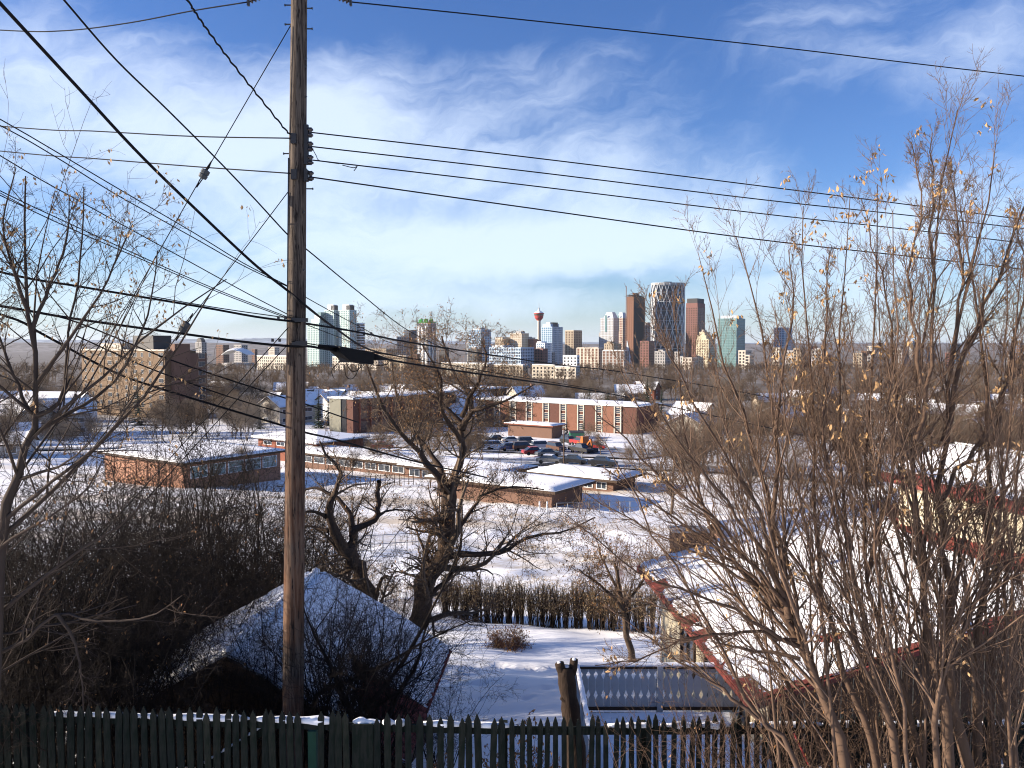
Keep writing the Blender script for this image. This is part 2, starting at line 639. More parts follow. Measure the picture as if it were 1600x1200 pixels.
# ---------------------------------------------------------------- ground
def build_ground():
    xs = np.concatenate([np.arange(0, 10, 0.2), 10 * (3300 ** (np.arange(0, 61) / 60.0))])
    xs = np.concatenate([-xs[::-1][:-1], xs])
    ys = np.concatenate([np.linspace(-70, 7.5, 12), np.arange(8, 42, 0.22), np.arange(42, 125, 1.0), 125 * (260 ** (np.arange(0, 71) / 70.0))])
    X, Y = np.meshgrid(xs, ys)
    Z = G(X, Y)
    near = np.clip((140 - Y) / 60, 0, 1)
    lump = np.zeros_like(X)
    rg = np.random.default_rng(3)
    for k in range(26):
        f = rg.uniform(0.25, 2.6)
        a = rg.uniform(0, math.pi)
        lump += np.sin((X * math.cos(a) + Y * math.sin(a)) * f + rg.uniform(0, 6.3)) * 0.032 / (0.5 + f)
    Z = Z + lump * near
    # a trodden track slanting over the field
    P0, P1 = GP(780, 909), GP(1015, 871)
    dd = (P1 - P0)[:2]
    LL = np.hypot(*dd)
    nx_, ny_ = -dd[1] / LL, dd[0] / LL
    off = (X - P0[0]) * nx_ + (Y - P0[1]) * ny_ + 0.4 * np.sin(X * .5)
    al = ((X - P0[0]) * dd[0] + (Y - P0[1]) * dd[1]) / LL
    Z = Z - 0.20 * np.exp(-(off / 0.9) ** 2) * (al > -4) * (al < LL + 6) + 0.10 * np.exp(-((np.abs(off) - 1.7) / .6) ** 2) * (al > -4) * (al < LL + 6)
    # footprints across the yard
    for k in range(46):
        s = k / 45
        if k < 26:
            fx, fy = -3.6 + 6.2 * s * 1.7 + rg.normal() * 0.12, 25.4 + 1.2 * math.sin(s * 5) + (0.16 if k % 2 else -0.16)
        else:
            fx, fy = rg.uniform(-3.5, 2.0), rg.uniform(21.5, 27.5)
        d2 = ((X - fx) / 0.17) ** 2 + ((Y - fy) / 0.24) ** 2
        Z = Z - 0.13 * np.exp(-d2 * 1.2) + 0.03 * np.exp(-(d2 - 2.4) ** 2)
    n, m = X.shape
    v = np.stack([X, Y, Z], -1).reshape(-1, 3)
    i = np.arange(n - 1)[:, None] * m + np.arange(m - 1)[None, :]
    q = np.stack([i, i + 1, i + m + 1, i + m], -1).reshape(-1, 4)
    o = link_mesh('ground', v, [q], ground_mat(), smooth=True)
    o['kind'] = 'structure'


build_ground()


def strip(name, pts, w, m, lift=0.05, n=60):
    """a road laid over the ground along world points (x, y)"""
    p = smooth_path([(x, y, 0) for x, y in pts], n)[:, :2]
    t = np.gradient(p, axis=0)
    t /= np.linalg.norm(t, axis=1, keepdims=True)
    nn = np.stack([-t[:, 1], t[:, 0]], 1)
    cols = np.linspace(-0.5, 0.5, 9)
    v = np.concatenate([(p + nn * w * c) for c in cols])
    z = G(v[:, 0], v[:, 1]) + lift
    v = np.concatenate([v, z[:, None]], 1)
    q = []
    for c in range(8):
        i = np.arange(n - 1) + c * n
        q.append(np.stack([i, i + n, i + n + 1, i + 1], 1))
    o = link_mesh(name, v, [np.concatenate(q)], m, smooth=True)
    o['kind'] = 'structure'
    return o


strip('road', [(-190, 166), (-120, 168), (-72, 171), (-40, 186), (-10, 220)], 9, M['asphalt'], 0.22)
strip('street', [(-60, 168), (0, 141), (16, 132), (34, 120), (60, 100)], 8, M['asphalt'], 0.30)
strip('parking_lot', [(-30, 186), (0, 170), (28, 150)], 24, M['asphalt'], 0.26)

# ---------------------------------------------------------------- far mountains and low hills
def ridge(name, Y, x0, x1, top, depth, seed, m, n=260, rows=14):
    rg = np.random.default_rng(seed)
    xs = np.linspace(x0, x1, n)
    s = np.zeros(n)
    for k in range(1, 9):
        for _ in range(2):
            s += np.abs(np.sin(xs / (x1 - x0) * math.pi * (2 ** k) * rg.uniform(0.6, 1.3) + rg.uniform(0, 6.3))) / (1.75 ** k) * rg.uniform(0.5, 1.2)
    s = (s - s.min()) / (s.max() - s.min())
    h = top(xs) * (0.55 + 0.45 * s)
    v = []
    for r in range(rows):
        f = r / (rows - 1)
        prof = 1 - abs(2 * f - 1) ** 1.15
        jag = rg.normal(size=n) * 0.035 * (0 < r < rows - 1) * h
        v.append(np.stack([xs, np.full(n, Y + depth * (f - 0.5)), -100 + (h + 100) * prof + jag * prof], 1))
    v = np.concatenate(v)
    q = []
    for r in range(rows - 1):
        i = np.arange(n - 1) + r * n
        q.append(np.stack([i, i + 1, i + n + 1, i + n], 1))
    o = link_mesh(name, v, [np.concatenate(q)], m)
    o['kind'] = 'structure'
    return o


ridge('mountains', 25000, -26000, 22000, lambda x: np.interp(x, [-26000, -12000, -9000, -7000, -3000, 0, 22000], [235, 250, 215, 250, 180, 90, 60]), 3600, 5, M['haze_blue_rock'], n=420)
M['scrub'] = mat('winter_scrub', (0.10, 0.085, 0.07), var=0.4, scale=0.01, col2=(0.22, 0.2, 0.19))
ridge('hills', 9000, -12000, 12000, lambda x: np.interp(x, [-12000, -4000, -2000, 2500, 12000], [52, 40, 8, 14, 60]), 2600, 9, M['scrub'], n=220)

# ---------------------------------------------------------------- towers of the city
PHI = math.radians(-35)
CY = 2400.0


def tower(name, label, x0, x1, ytop, q=0.6, Y=CY, core='glass_blue', frame='blue_frame', base=None, fl=3.9, bay=4.5, band=0.32, pier=0.3,
          cat='tower', group=None, caps=(), top=None, phi=PHI, proud=0.5):
    """slab tower seen on its corner: a glazed core behind floor slabs and piers.
    x0, x1, ytop in picture px; q = share of the width taken by the sunlit left face"""
    wpx = (x1 - x0) * Y / F
    pe = max(0.15, -phi - math.atan(((x0 + x1) / 2 - 800) / F))     # turn of the block against the line of sight
    a = wpx * q / math.cos(pe)
    b = wpx * (1 - q) / math.sin(pe)
    xl = (x0 - 800) / F * Y
    zt = float(P(800, ytop, Y)[2])
    zb = float(G(0, Y)) - 1 if base is None else float(P(800, base, Y)[2])
    H = zt - zb
    o = thing(name, label, cat, (xl, Y, zb), phi, group)
    MB().box(0, a, 0, b, 0, H - 0.3).build('glazing', M[core], o)
    if Y > 1400:
        fl, bay = fl * 1.75, bay * 1.6
    nf = max(3, int(round(H / fl)))
    fh = H / nf
    mb = MB()
    for k in range(nf + 1):
        z = k * fh
        hh = fh * band
        mb.box(-proud, a + proud, -proud, b + proud, max(0, z - hh), z if k < nf else H + 0.6)
    if band > 0:
        mb.build('floor_slab', M[frame], o, kind='stuff')
    if pier > 0:
        mb = MB()
        na, nb = max(1, int(round(a / bay))), max(1, int(round(b / bay)))
        pw = bay * pier / 2
        p2 = proud * 0.8
        for i in range(na + 1):
            x = a * i / na
            mb.box(max(-p2, x - pw), min(a + p2, x + pw), -p2, 0.2, 0, H)
        for i in range(nb + 1):
            y = b * i / nb
            mb.box(a - 0.2, a + p2 * 0.9, max(-p2 * 0.9, y - pw), min(b + p2, y + pw), 0, H)
            mb.box(-p2 * 0.9, 0.2, max(-p2 * 0.9, y - pw), min(b + p2, y + pw), 0, H)
        mb.build('pier', M[frame], o, kind='stuff')
    # roof pieces: (fx0, fx1, fy0, fy1, height, material, name)
    for (fx0, fx1, fy0, fy1, h, mm, nm) in caps:
        MB().box(a * fx0, a * fx1, b * fy0, b * fy1, H + 0.6, H + h).build(nm, M[mm], o)
    if top:
        top(o, a, b, H)
    return o


PH = 'penthouse'
# -- far left condominium group
tower('condo_tower', 'stepped pale teal glass condominium tower just right of the wooden pole', 481, 509, 505, 0.62, core='glass_teal', frame='teal_frame', band=0.25, pier=0.35, fl=3.4,
      caps=((0.25, 1, 0.1, 1, 12, 'teal_frame', 'setback'), (0.5, 1, 0.2, 1, 23, 'white', 'setback'), (0.72, 1, 0.3, 1, 31, 'glass_teal', 'setback')), group='glass condominium towers')
tower('condo_tower', 'left one of two tall matching teal glass towers with white boxes on top', 508, 531, 485, 0.6, core='glass_teal', frame='teal_frame', band=0.25, pier=0.4, fl=3.4,
      caps=((0.15, 0.85, 0.2, 0.8, 16, 'white', PH), (0.55, 0.95, 0.2, 0.8, 14, 'glass_dark', PH)), group='glass condominium towers')
tower('condo_tower', 'right one of two tall matching teal glass towers with white boxes on top', 530, 557, 485, 0.6, core='glass_teal', frame='teal_frame', band=0.25, pier=0.4, fl=3.4, Y=2380,
      caps=((0.2, 0.85, 0.2, 0.8, 16, 'white', PH), (0.55, 0.95, 0.2, 0.8, 14, 'glass_dark', PH)), group='glass condominium towers')
tower('apartment_tower', 'slim dark apartment tower with white balcony stripes beside the twin teal towers', 556, 570, 505, 0.45, core='dark', frame='white', band=0.45, pier=0, fl=4.2)
tower('office_block', 'low tan office block right of the striped apartment tower', 571, 620, 545, 0.65, Y=2100, core='glass_brown', frame='tan', pier=0.5, cat='building')
tower('office_tower', 'small blue grey tower left of the green topped tower', 621, 640, 526, 0.5, core='glass_navy', frame='grey', band=0.3)
tower('office_tower', 'dark slate tower close behind the left of the green topped tower', 632, 652, 516, 0.5, Y=2480, core='glass_navy', frame='dark', band=0.3)


def green_top(o, a, b, H):
    mb = MB()
    for i in range(6):
        for j in range(5):
            if (i + j) % 3:
                mb.box(a * i / 6, a * (i + .7) / 6, b * j / 5, b * (j + .7) / 5, H + 0.6, H + RNG.uniform(6, 12))
    mb.box(-1, a + 1, -1, b + 1, H + 1.2, H + 3.0)
    mb.build('green_formwork', M['green'], o)
    mb = MB()
    for fx in (0.12, 0.45, 0.8):
        mb.box(a * fx, a * (fx + 0.12), -1.2, 0, 0, H - 8)
    for fy in (0.1, 0.55):
        mb.box(a, a + 1.2, b * fy, b * (fy + 0.2), 0, H - 8)
    mb.build('white_strip', M['white'], o)


tower('condo_tower', 'half finished grey tower with bright green formwork on its roof', 652, 681, 505, 0.55, core='glass_navy', frame='grey', band=0.3, pier=0.3, Y=2200, top=green_top)
tower('condo_tower', 'blue glass condominium block with balconies, alone left of the observation tower', 733, 767, 515, 0.55, core='glass_blue', frame='blue_frame', band=0.3, pier=0.25, fl=3.6, Y=2150,
      caps=((0.4, 0.8, 0.2, 0.7, 5, 'grey', PH), (0.05, 0.3, 0.2, 0.7, 2, 'white', PH)))
tower('office_block', 'tan office block with a sloping snowy roof left of the square concrete block', 774, 799, 530, 0.5, core='glass_brown', frame='tan', pier=0.6, band=0.5, cat='building',
      caps=((0, 0.9, 0, 1, 6, 'stone', 'roof_slab'),))
tower('office_block', 'square tan concrete office block with a small box on the roof', 797, 826, 521, 0.62, core='tan', frame='stone', band=0.25, pier=0.2, cat='building',
      caps=((0.35, 0.8, 0.2, 0.8, 6, 'grey', PH),))
tower('office_block', 'long low blue grey block in front of the square concrete office', 765, 834, 543, 0.7, Y=2000, core='glass_navy', frame='blue_frame', band=0.35, pier=0.3, cat='building',
      caps=((0.05, 0.4, 0.1, 0.9, 5, 'white', PH),))
tower('apartment_tower', 'pinkish brown block directly left of the observation tower shaft', 826, 840, 530, 0.55, core='glass_brown', frame='pink', band=0.4, pier=0.5, caps=((0.3, 0.7, 0.2, 0.8, 5, 'stone', PH),))
tower('condo_tower', 'pale blue glass condominium directly right of the observation tower', 846, 879, 511, 0.5, core='glass_blue', frame='blue_frame', band=0.28, pier=0.3, fl=3.4, Y=2300,
      caps=((0.0, 0.75, 0.1, 0.9, 9, 'blue_frame', 'setback'), (0.15, 0.5, 0.3, 0.8, 13, 'white', PH), (0.6, 0.75, 0.3, 0.8, 13, 'glass_dark', PH)))
tower('condo_tower', 'shorter white and blue condominium in front of the observation tower base', 838, 862, 536, 0.55, core='glass_blue', frame='white', band=0.3, pier=0.4, fl=3.4, Y=2100,
      caps=((0, 0.5, 0.1, 0.9, 4, 'white', PH),))
tower('office_tower', 'tan office tower with ribbed front and darker right side', 883, 909, 517, 0.5, core='glass_brown', frame='tan', band=0.35, pier=0.5, bay=6,
      caps=((0, 1, 0, 1, 2, 'stone', 'roof_slab'),))
tower('hotel_block', 'brown slab block with rows of white balconies, left half of the pair', 901, 942, 544, 0.82, Y=1700, core='brick_brown', frame='stone', band=0.16, pier=0.42, bay=5.5, fl=3.2, cat='building',
      caps=((0.02, 0.98, 0.05, 0.95, 1.6, 'stone', 'roof_slab'),))
tower('hotel_block', 'brown slab block with rows of white balconies, right half of the pair', 941, 982, 548, 0.82, Y=1660, core='brick_brown', frame='grey', band=0.16, pier=0.42, bay=5.0, fl=3.2, cat='building',
      caps=((0.02, 0.98, 0.05, 0.95, 1.6, 'snow', 'snow_cap'),))


def chamfer_top(o, a, b, H):
    mb = MB()
    z0, z1 = H + 0.6, H + 17
    mb.hexa([(a * .2, b * .1, z0), (a * .95, b * .1, z0), (a * .95, b, z0), (a * .2, b, z0)], [(a * .38, b * .25, z1), (a * .8, b * .25, z1), (a * .8, b * .8, z1), (a * .38, b * .8, z1)])
    mb.build('crown', M['steel'], o)
    MB().box(a * .36, a * .5, -1.2, 0, H - 40, H + 8).build('window_strip', M['glass_teal'], o)
    MB().box(-7, -0.6, b * .1, b * .9, 0, H - 42).build('setback', M['grey'], o)


tower('office_tower', 'wide grey granite office tower with chamfered crown left of the construction tower', 938, 966, 497, 0.7, core='grey', frame='steel', band=0.2, pier=0.3, bay=3, fl=4, top=chamfer_top)
tower('office_tower', 'brown grey twin of the chamfered tower half hidden behind it', 961, 980, 497, 0.6, Y=2520, core='pink', frame='stone', band=0.25, pier=0.3, bay=3, top=chamfer_top)
tower('office_block', 'low tan block with a stepped top below the grey chamfered tower', 944, 970, 537, 0.55, Y=2050, core='glass_brown', frame='tan', pier=0.6, cat='building', caps=((0.1, 0.5, 0.2, 0.8, 5, 'tan', PH),))


def site_top(o, a, b, H):
    mb = MB()
    for i in range(7):
        for j in range(4):
            x, y = a * (i + .2) / 7, b * (j + .2) / 4
            mb.box(x, x + 0.9, y, y + 0.9, H, H + RNG.uniform(4, 12))
    mb.box(-1.5, a + 1.5, -1.5, b + 1.5, H + 4, H + 5)
    mb.build('scaffold', M['dark'], o)
    MB().box(a * .3, a * .6, b * .3, b * .7, H, H + 12).build('core_wall', M['rust'], o)
    mb = MB()
    mb.bar((-2.5, 0, 0), (-2.5, 0, H + 30), 1.5)
    mb.bar((-2.5, 0, H + 24), (-7, -3, H + 38), 0.8)
    mb.build('crane_mast', M['rust'], o)
    mb = MB()
    mb.hexa([(-1.2, -1.6, 0), (a * .95, -1.6, 0), (a * .95, -.6, 0), (-1.2, -.6, 0)], [(a * .05, -1.6, H * .38), (a * .12, -1.6, H * .38), (a * .12, -.6, H * .38), (a * .05, -.6, H * .38)])
    mb.build('pale_cladding', M['steel'], o)
    MB().box(a + 0.6, a + 1.8, 0.5, b * .86, 0, H + 2).build('curtain_wall', M['glass_dark'], o)
    mb = MB()
    for k in range(int(H / 4.2)):
        mb.box(a + 0.4, a + 2.6, b * .86, b + 2.6, k * 4.2, k * 4.2 + 0.7)
    mb.build('open_floor', M['grey'], o)


tower('unfinished_tower', 'dark tower under construction with scaffolding and a crane mast on top', 979, 1007, 464, 0.36, core='rust', frame='rust', band=0.3, pier=0.3, top=site_top, Y=2300)
tower('office_tower', 'narrow dark grey tower between the construction tower and the curved tower', 1004, 1022, 504, 0.4, Y=2550, core='glass_dark', frame='grey', pier=0.5, band=0.2)
tower('office_tower', 'tall reddish brown tower behind the right edge of the curved tower', 1071, 1100, 480, 0.6, Y=2520, core='glass_brown', frame='pink', band=0.35, pier=0.45,
      caps=((0, 1, 0, 1, 12, 'pink', 'crown'), (0.05, 0.95, 0.05, 0.95, 26, 'dark', 'crown')))
tower('office_block', 'stepped cream stone tower right of the brown tower', 1088, 1116, 530, 0.65, Y=2150, core='glass_brown', frame='cream', band=0.4, pier=0.5, cat='building',
      caps=((0, 0.75, 0.1, 1, 10, 'cream', 'setback'), (0.1, 0.55, 0.2, 1, 19, 'cream', 'setback'), (0.25, 0.4, 0.3, 0.8, 25, 'stone', 'setback')))
tower('office_tower', 'broad teal glass tower seen through the bare saplings', 1121, 1162, 498, 0.68, core='glass_teal', frame='deep_teal', band=0.25, pier=0.2, Y=2250,
      caps=((0.1, 0.95, 0.1, 0.9, 8, 'steel', 'crown'),))
tower('office_tower', 'short blue glass tower far right among the sapling stems', 1209, 1236, 512, 0.55, core='glass_blue', frame='blue_frame', band=0.25)
tower('office_block', 'small grey block low on the skyline at the right', 1338, 1362, 549, 0.6, Y=2300, core='glass_navy', frame='grey', cat='building')
tower('office_block', 'pale stone block below the curved tower at the right', 1066, 1090, 559, 0.6, Y=1700, core='glass_brown', frame='stone', cat='building', pier=0.5)
tower('office_block', 'brown block between the curved tower and the construction tower at street level', 1000, 1022, 533, 0.6, Y=2150, core='glass_brown', frame='pink', cat='building', pier=0.5)
# dim far blocks of the plain at the left
for (x0, x1, yt, Y, nm) in ((306, 322, 535, 2600, 'arch'), (338, 357, 539, 2500, 'brick'), (366, 386, 539, 2700, 'grey'), (394, 402, 546, 2800, 'brick'), (272, 290, 541, 3000, 'stone'), (420, 436, 543, 3200, 'stone')):
    fr = {'arch': 'grey', 'brick': 'brick_brown', 'grey': 'grey', 'stone': 'stone'}[nm]
    lab = {(306): 'grey far block with a rounded dark top left of the white dome', 338: 'brown far block directly left of the white dome', 366: 'grey far block behind the white dome',
           394: 'tiny brown far block right of the white dome', 272: 'pale far block just right of the brown apartment block roof', 420: 'pale far block beside the wooden pole on the plain'}[x0]

    def arch(o, a, b, H):
        prof = [(a / 2 + a * .42 * math.cos(t), H + 14 * math.sin(t)) for t in np.linspace(math.pi, 0, 9)]
        MB().prism(prof, 1, b * .1, b * .9).build('round_top', M['dark'], o)
    tower('far_block', lab, x0, x1, yt, 0.55, Y=Y, core='glass_dark', frame=fr, band=0.45, pier=0.5, cat='building', top=arch if nm == 'arch' else None)


# -- observation tower
def observation_tower():
    Y = 2700
    k = Y / F
    x = (842 - 800) * k
    zb = float(G(0, Y))
    z = lambda py: float(P(800, py, Y)[2]) - zb
    o = thing('observation_tower', 'slender concrete observation tower with a red pod and thin spire', 'tower', (x, Y, zb))
    MB().lathe([(10, 0), (7.6, 12), (6.6, 40), (5.6, z(503)), (6.2, z(501))], 20).build('shaft', M['stone'], o, smooth=True)
    MB().lathe([(6.3, z(501)), (9, z(499.5)), (13.5, z(497)), (14.6, z(494)), (14.8, z(493.2))], 24).build('pod', M['red'], o)
    MB().lathe([(15.0, z(493.2)), (15.6, z(491.5)), (15.6, z(490.6))], 24).build('window_ring', M['glass_brown'], o)
    MB().lathe([(16.6, z(490.6)), (17.0, z(489.6)), (16.2, z(489.2))], 24).build('red_ring', M['red'], o)
    MB().lathe([(16, z(489.2)), (11, z(487.3)), (5, z(485.6)), (3.2, z(484.8)), (2.6, z(483))], 24).build('roof', M['white'], o)
    MB().lathe([(2.2, z(483)), (1.6, z(481)), (0.7, z(480.5)), (0.5, z(474)), (0.2, z(472))], 8).build('spire', M['grey'], o)


observation_tower()


# -- curved tower with diagonal bracing
M['pale_steel'] = mat('pale_lattice_steel', (0.62, 0.65, 0.68), var=0.08, scale=0.2, rough=0.5)


def curved_tower():
    Y = 2350
    k = Y / F
    a, b = 25.6 * k, 15 * k
    zb = float(G(0, Y)) - 1
    H = float(P(800, 441.5, Y)[2]) - zb
    cx = (1045.5 - 800) * k
    o = thing('curved_tower', 'tall curved office tower wrapped in a pale triangular steel lattice', 'tower', (cx, Y + b, zb))

    def pt(u, z, g=0.0):
        return np.array([(a + g) * math.cos(u), (b + g) * math.sin(u), z])
    n = 48
    prof = [(pt(2 * math.pi * i / n, 0)[:2]) for i in range(n)]
    MB().prism([tuple(p) for p in prof], 2, 0, H - 6).build('glazing', M['glass_dark'], o)
    mb = MB()
    for f in range(1, 54):
        z = H * f / 54
        for (z0, z1) in ((z - 0.5, z + 0.5),):
            vs = [pt(2 * math.pi * i / n, zz, 0.35) for zz in (z0, z1) for i in range(n)]
            mb.add(vs, [(i, (i + 1) % n, n + (i + 1) % n, n + i) for i in range(n)])
    mb.build('floor_slab', M['glass_navy'], o, kind='stuff')
    N, R = 18, 9
    hz = H / R
    mb = MB()
    for r in range(R):
        for i in range(N):
            u0 = 2 * math.pi * (i + 0.5 * (r % 2)) / N
            for sgn in (-1, 1):
                u1 = u0 + sgn * math.pi / N
                p = [pt(u0 + (u1 - u0) * s, r * hz + hz * s, 1.2) for s in (0, 0.5, 1)]
                for s in range(2):
                    mb.bar(p[s], p[s + 1], 2.5, 1.2)
        for i in range(24):
            mb.bar(pt(2 * math.pi * i / 24, (r + 1) * hz, 1.0), pt(2 * math.pi * (i + 1) / 24, (r + 1) * hz, 1.0), 1.2, 1.0)
    for i in range(N * 2):
        if i % 2 == 0:
            mb.bar(pt(math.pi * i / N, 0, 1.0), pt(math.pi * i / N, H, 1.0), 0.9)
    mb.build('steel_lattice', M['pale_steel'], o)
    vs = [(pt(2 * math.pi * i / n, 0, 1.8)[:2]) for i in range(n)]
    MB().prism([tuple(p) for p in vs], 2, H - 6, H).build('parapet', M['grey'], o)
    MB().box(-a * .25, a * .2, -b * .3, b * .4, H, H + 4).build('penthouse', M['dark'], o)


curved_tower()


# -- arena with a white shell roof
def arena():
    Y = 1900
    c = P(372, 556, Y)
    zb = float(G(0, Y))
    c[2] = zb
    o = thing('arena', 'low arena with a wide white ribbed shell roof on the plain', 'arena', c)
    R = 33
    MB().lathe([(R, 0), (R + 3, 11), (R + 1, 13)], 28).build('wall', M['grey'], o)
    base = float(P(800, 554, Y)[2]) - zb
    topz = float(P(800, 543.5, Y)[2]) - zb
    mb = MB()
    nx, ny = 24, 10
    g = np.zeros((ny + 1, nx + 1, 3))
    for j in range(ny + 1):
        for i in range(nx + 1):
            u, w = -1 + 2 * i / nx, -1 + 2 * j / ny
            g[j, i] = (u * (R + 4) * math.sqrt(1 - 0.45 * w * w), w * (R + 4) * math.sqrt(1 - .45 * u * u), base + (topz - base) * (1 - u * u) * (1 - 0.35 * w * w) + (0.5 if i % 2 else 0))
    idx = np.arange((ny + 1) * (nx + 1)).reshape(ny + 1, nx + 1)
    q = np.stack([idx[:-1, :-1], idx[:-1, 1:], idx[1:, 1:], idx[1:, :-1]], -1).reshape(-1, 4)
    mb.add(g.reshape(-1, 3), q)
    mb.build('shell_roof', M['white'], o)
    MB().box(-55, 70, -58, -36, 0, 7).build('concourse', M['stone'], o)


arena()

# -- low apartment rows in front of the towers
for (x0, x1, yt, Y, fr, lab) in (
        (832, 872, 571, 820, 'beige', 'beige balcony apartment row with white parapet, left of the two below the blue condominium'),
        (868, 905, 574, 800, 'stone', 'beige balcony apartment row with white parapet, right of the two below the hotel slab'),
        (772, 824, 571, 860, 'tan', 'tan balcony apartment row half hidden by the crown of the old tree'),
        (690, 772, 568, 900, 'beige', 'long beige apartment row low behind the old tree crown'),
        (880, 905, 556, 1500, 'white', 'low white building under the tan ribbed office tower'),
        (600, 640, 556, 1500, 'tan', 'low brown commercial block under the blue grey tower'),
        (520, 600, 558, 1600, 'stone', 'long low pale building at the foot of the teal towers'),
        (402, 470, 556, 1700, 'stone', 'long pale low shed left of the wooden pole on the plain')):
    tower('apartment_row', lab, x0, x1, yt, 0.85, Y=Y, core='glass_dark', frame=fr, band=0.42, pier=0.55, bay=4.2, fl=3.1, cat='building', proud=0.4,
          caps=((-0.01, 1.01, -0.02, 1.02, 1.4, 'white', 'parapet'),))

# packed low blocks round the feet of the towers
_rb = np.random.default_rng(91)
_fr = ['tan', 'grey', 'grey', 'pink', 'brick_brown', 'dark', 'stone', 'grey']
for i in range(46):
    x0 = _rb.uniform(600, 1400) if i < 34 else _rb.uniform(1150, 1600)
    w = _rb.uniform(9, 24)
    yt = _rb.uniform(541, 560) if i % 3 else _rb.uniform(524, 542)
    tower('city_block', 'low city block packed among others at the feet of the skyline towers', x0, x0 + w, yt, _rb.uniform(.45, .7), Y=_rb.uniform(1700, 2150) if yt > 543 else 2650,
          core='glass_dark' if i % 3 else 'glass_blue', frame=_fr[i % 8], band=.4, pier=.5, cat='building', group='low blocks at the feet of the towers',
          caps=((0.2, 0.7, 0.2, 0.7, 4, 'grey', PH),) if i % 2 else ())
# ================================================================ buildings of the valley
_WIN = {}


def window(o, face, u, z, w, h, frame='white', pane='pane', nx=1, ny=1, fw=0.09, y=0.0, pane_child=True):
    """a framed window on the front face (local -y) or the right face (local +x)"""
    key = (round(w, 2), round(h, 2), frame, pane, nx, ny, fw)
    if key not in _WIN:
        mb = MB()
        mb.box(0, fw, -.06, .02, 0, h).box(w - fw, w, -.06, .02, 0, h).box(fw, w - fw, -.06, .02, 0, fw).box(fw, w - fw, -.06, .02, h - fw, h)
        for i in range(1, nx):
            mb.box(w * i / nx - fw / 3, w * i / nx + fw / 3, -.05, .02, fw, h - fw)
        for j in range(1, ny):
            mb.box(fw, w - fw, -.052, .02, h * j / ny - fw / 3, h * j / ny + fw / 3)
        a = mb.build('window', M[frame])
        b = MB().box(fw * .9, w - fw * .9, -.025, .01, fw * .9, h - fw * .9).build('pane', M[pane])
        _WIN[key] = (a.data, b.data)
        bpy.data.objects.remove(a)
        bpy.data.objects.remove(b)
    f = bpy.data.objects.new('window', _WIN[key][0])
    COL.objects.link(f)
    f.parent = o
    if face == 'front':
        f.location = (u, y, z)
    elif face == 'right':
        f.location = (y, u, z)
        f.rotation_euler = (0, 0, math.pi / 2)
    else:                                   # left face, normal -x
        f.location = (y, u, z)
        f.rotation_euler = (0, 0, -math.pi / 2)
    p = bpy.data.objects.new('pane', _WIN[key][1])
    COL.objects.link(p)
    p.parent = f
    return f


def snow_sheet(o, O, U, V, nx, ny, thick, mask=None, seed=0, name='snow_cap', lump=0.3, edge=0.08):
    """snow lying on a plane: O origin, U and V full side vectors (local or world), solid with rounded edges"""
    rg = np.random.default_rng(seed)
    O, U, V = (np.asarray(k, float) for k in (O, U, V))
    nrm = np.cross(U, V)
    nrm /= np.linalg.norm(nrm)
    if nrm[2] < 0:
        nrm = -nrm
    s, t = np.meshgrid(np.linspace(0, 1, nx + 1), np.linspace(0, 1, ny + 1))
    if mask is None:
        inc = np.ones((ny, nx), bool)
    else:
        inc = mask((s[:-1, :-1] + s[1:, 1:]) / 2, (t[:-1, :-1] + t[1:, 1:]) / 2)
    # distance to the nearest open edge, in cells
    cov = np.zeros((ny + 1, nx + 1))
    pad = np.zeros((ny + 2, nx + 2), bool)
    pad[1:-1, 1:-1] = inc
    full = pad[:-1, :-1] & pad[1:, :-1] & pad[:-1, 1:] & pad[1:, 1:]
    h = np.where(full, 1.0, 0.35)
    k = rg.uniform(0, 6.3, 8)
    n = sum(np.sin(s * (3 + 4 * i) + k[i]) * np.sin(t * (3 + 3 * i) + k[i + 4]) / (1 + i) for i in range(4)) * 0.5
    h = thick * h * (1 + lump * n + 0.03 * rg.normal(size=h.shape))
    jit = rg.normal(size=(ny + 1, nx + 1, 2)) * np.where(full, 0.0, 0.25)[..., None]
    ss = np.clip(s + jit[..., 0] / nx * (mask is not None), 0, 1)
    t2 = np.clip(t + jit[..., 1] / ny * (mask is not None), 0, 1)
    bot = O + ss[..., None] * U + t2[..., None] * V + nrm * 0.012
    top = O + ss[..., None] * U + t2[..., None] * V + nrm * h[..., None]
    m = (ny + 1) * (nx + 1)
    idx = np.arange(m).reshape(ny + 1, nx + 1)
    a, b, c, d = idx[:-1, :-1], idx[:-1, 1:], idx[1:, 1:], idx[1:, :-1]
    up = np.dot(np.cross(U, V), nrm) > 0
    Q = np.stack([a, b, c, d] if up else [a, d, c, b], -1)[inc]
    sides = []
    J, I = np.nonzero(inc)
    for j, i in zip(J, I):
        for (dj, di, e0, e1) in ((-1, 0, idx[j, i], idx[j, i + 1]), (1, 0, idx[j + 1, i + 1], idx[j + 1, i]), (0, -1, idx[j + 1, i], idx[j, i]), (0, 1, idx[j, i + 1], idx[j + 1, i + 1])):
            if not pad[j + 1 + dj, i + 1 + di]:
                sides.append((e0 + m, e1 + m, e1, e0))
    v = np.concatenate([top.reshape(-1, 3), bot.reshape(-1, 3)])
    return v, Q, np.array(sides, np.int32).reshape(-1, 4)


def snow_on(o, O, U, V, nx, ny, thick, mask=None, seed=0, name='snow_cap', world=False, lump=0.3):
    v, q, s = snow_sheet(o, O, U, V, nx, ny, thick, mask, seed, name, lump)
    if world:
        v = to_local(o, v)
    return link_mesh(name, v, [q, s], M['snow'], o, smooth=True)


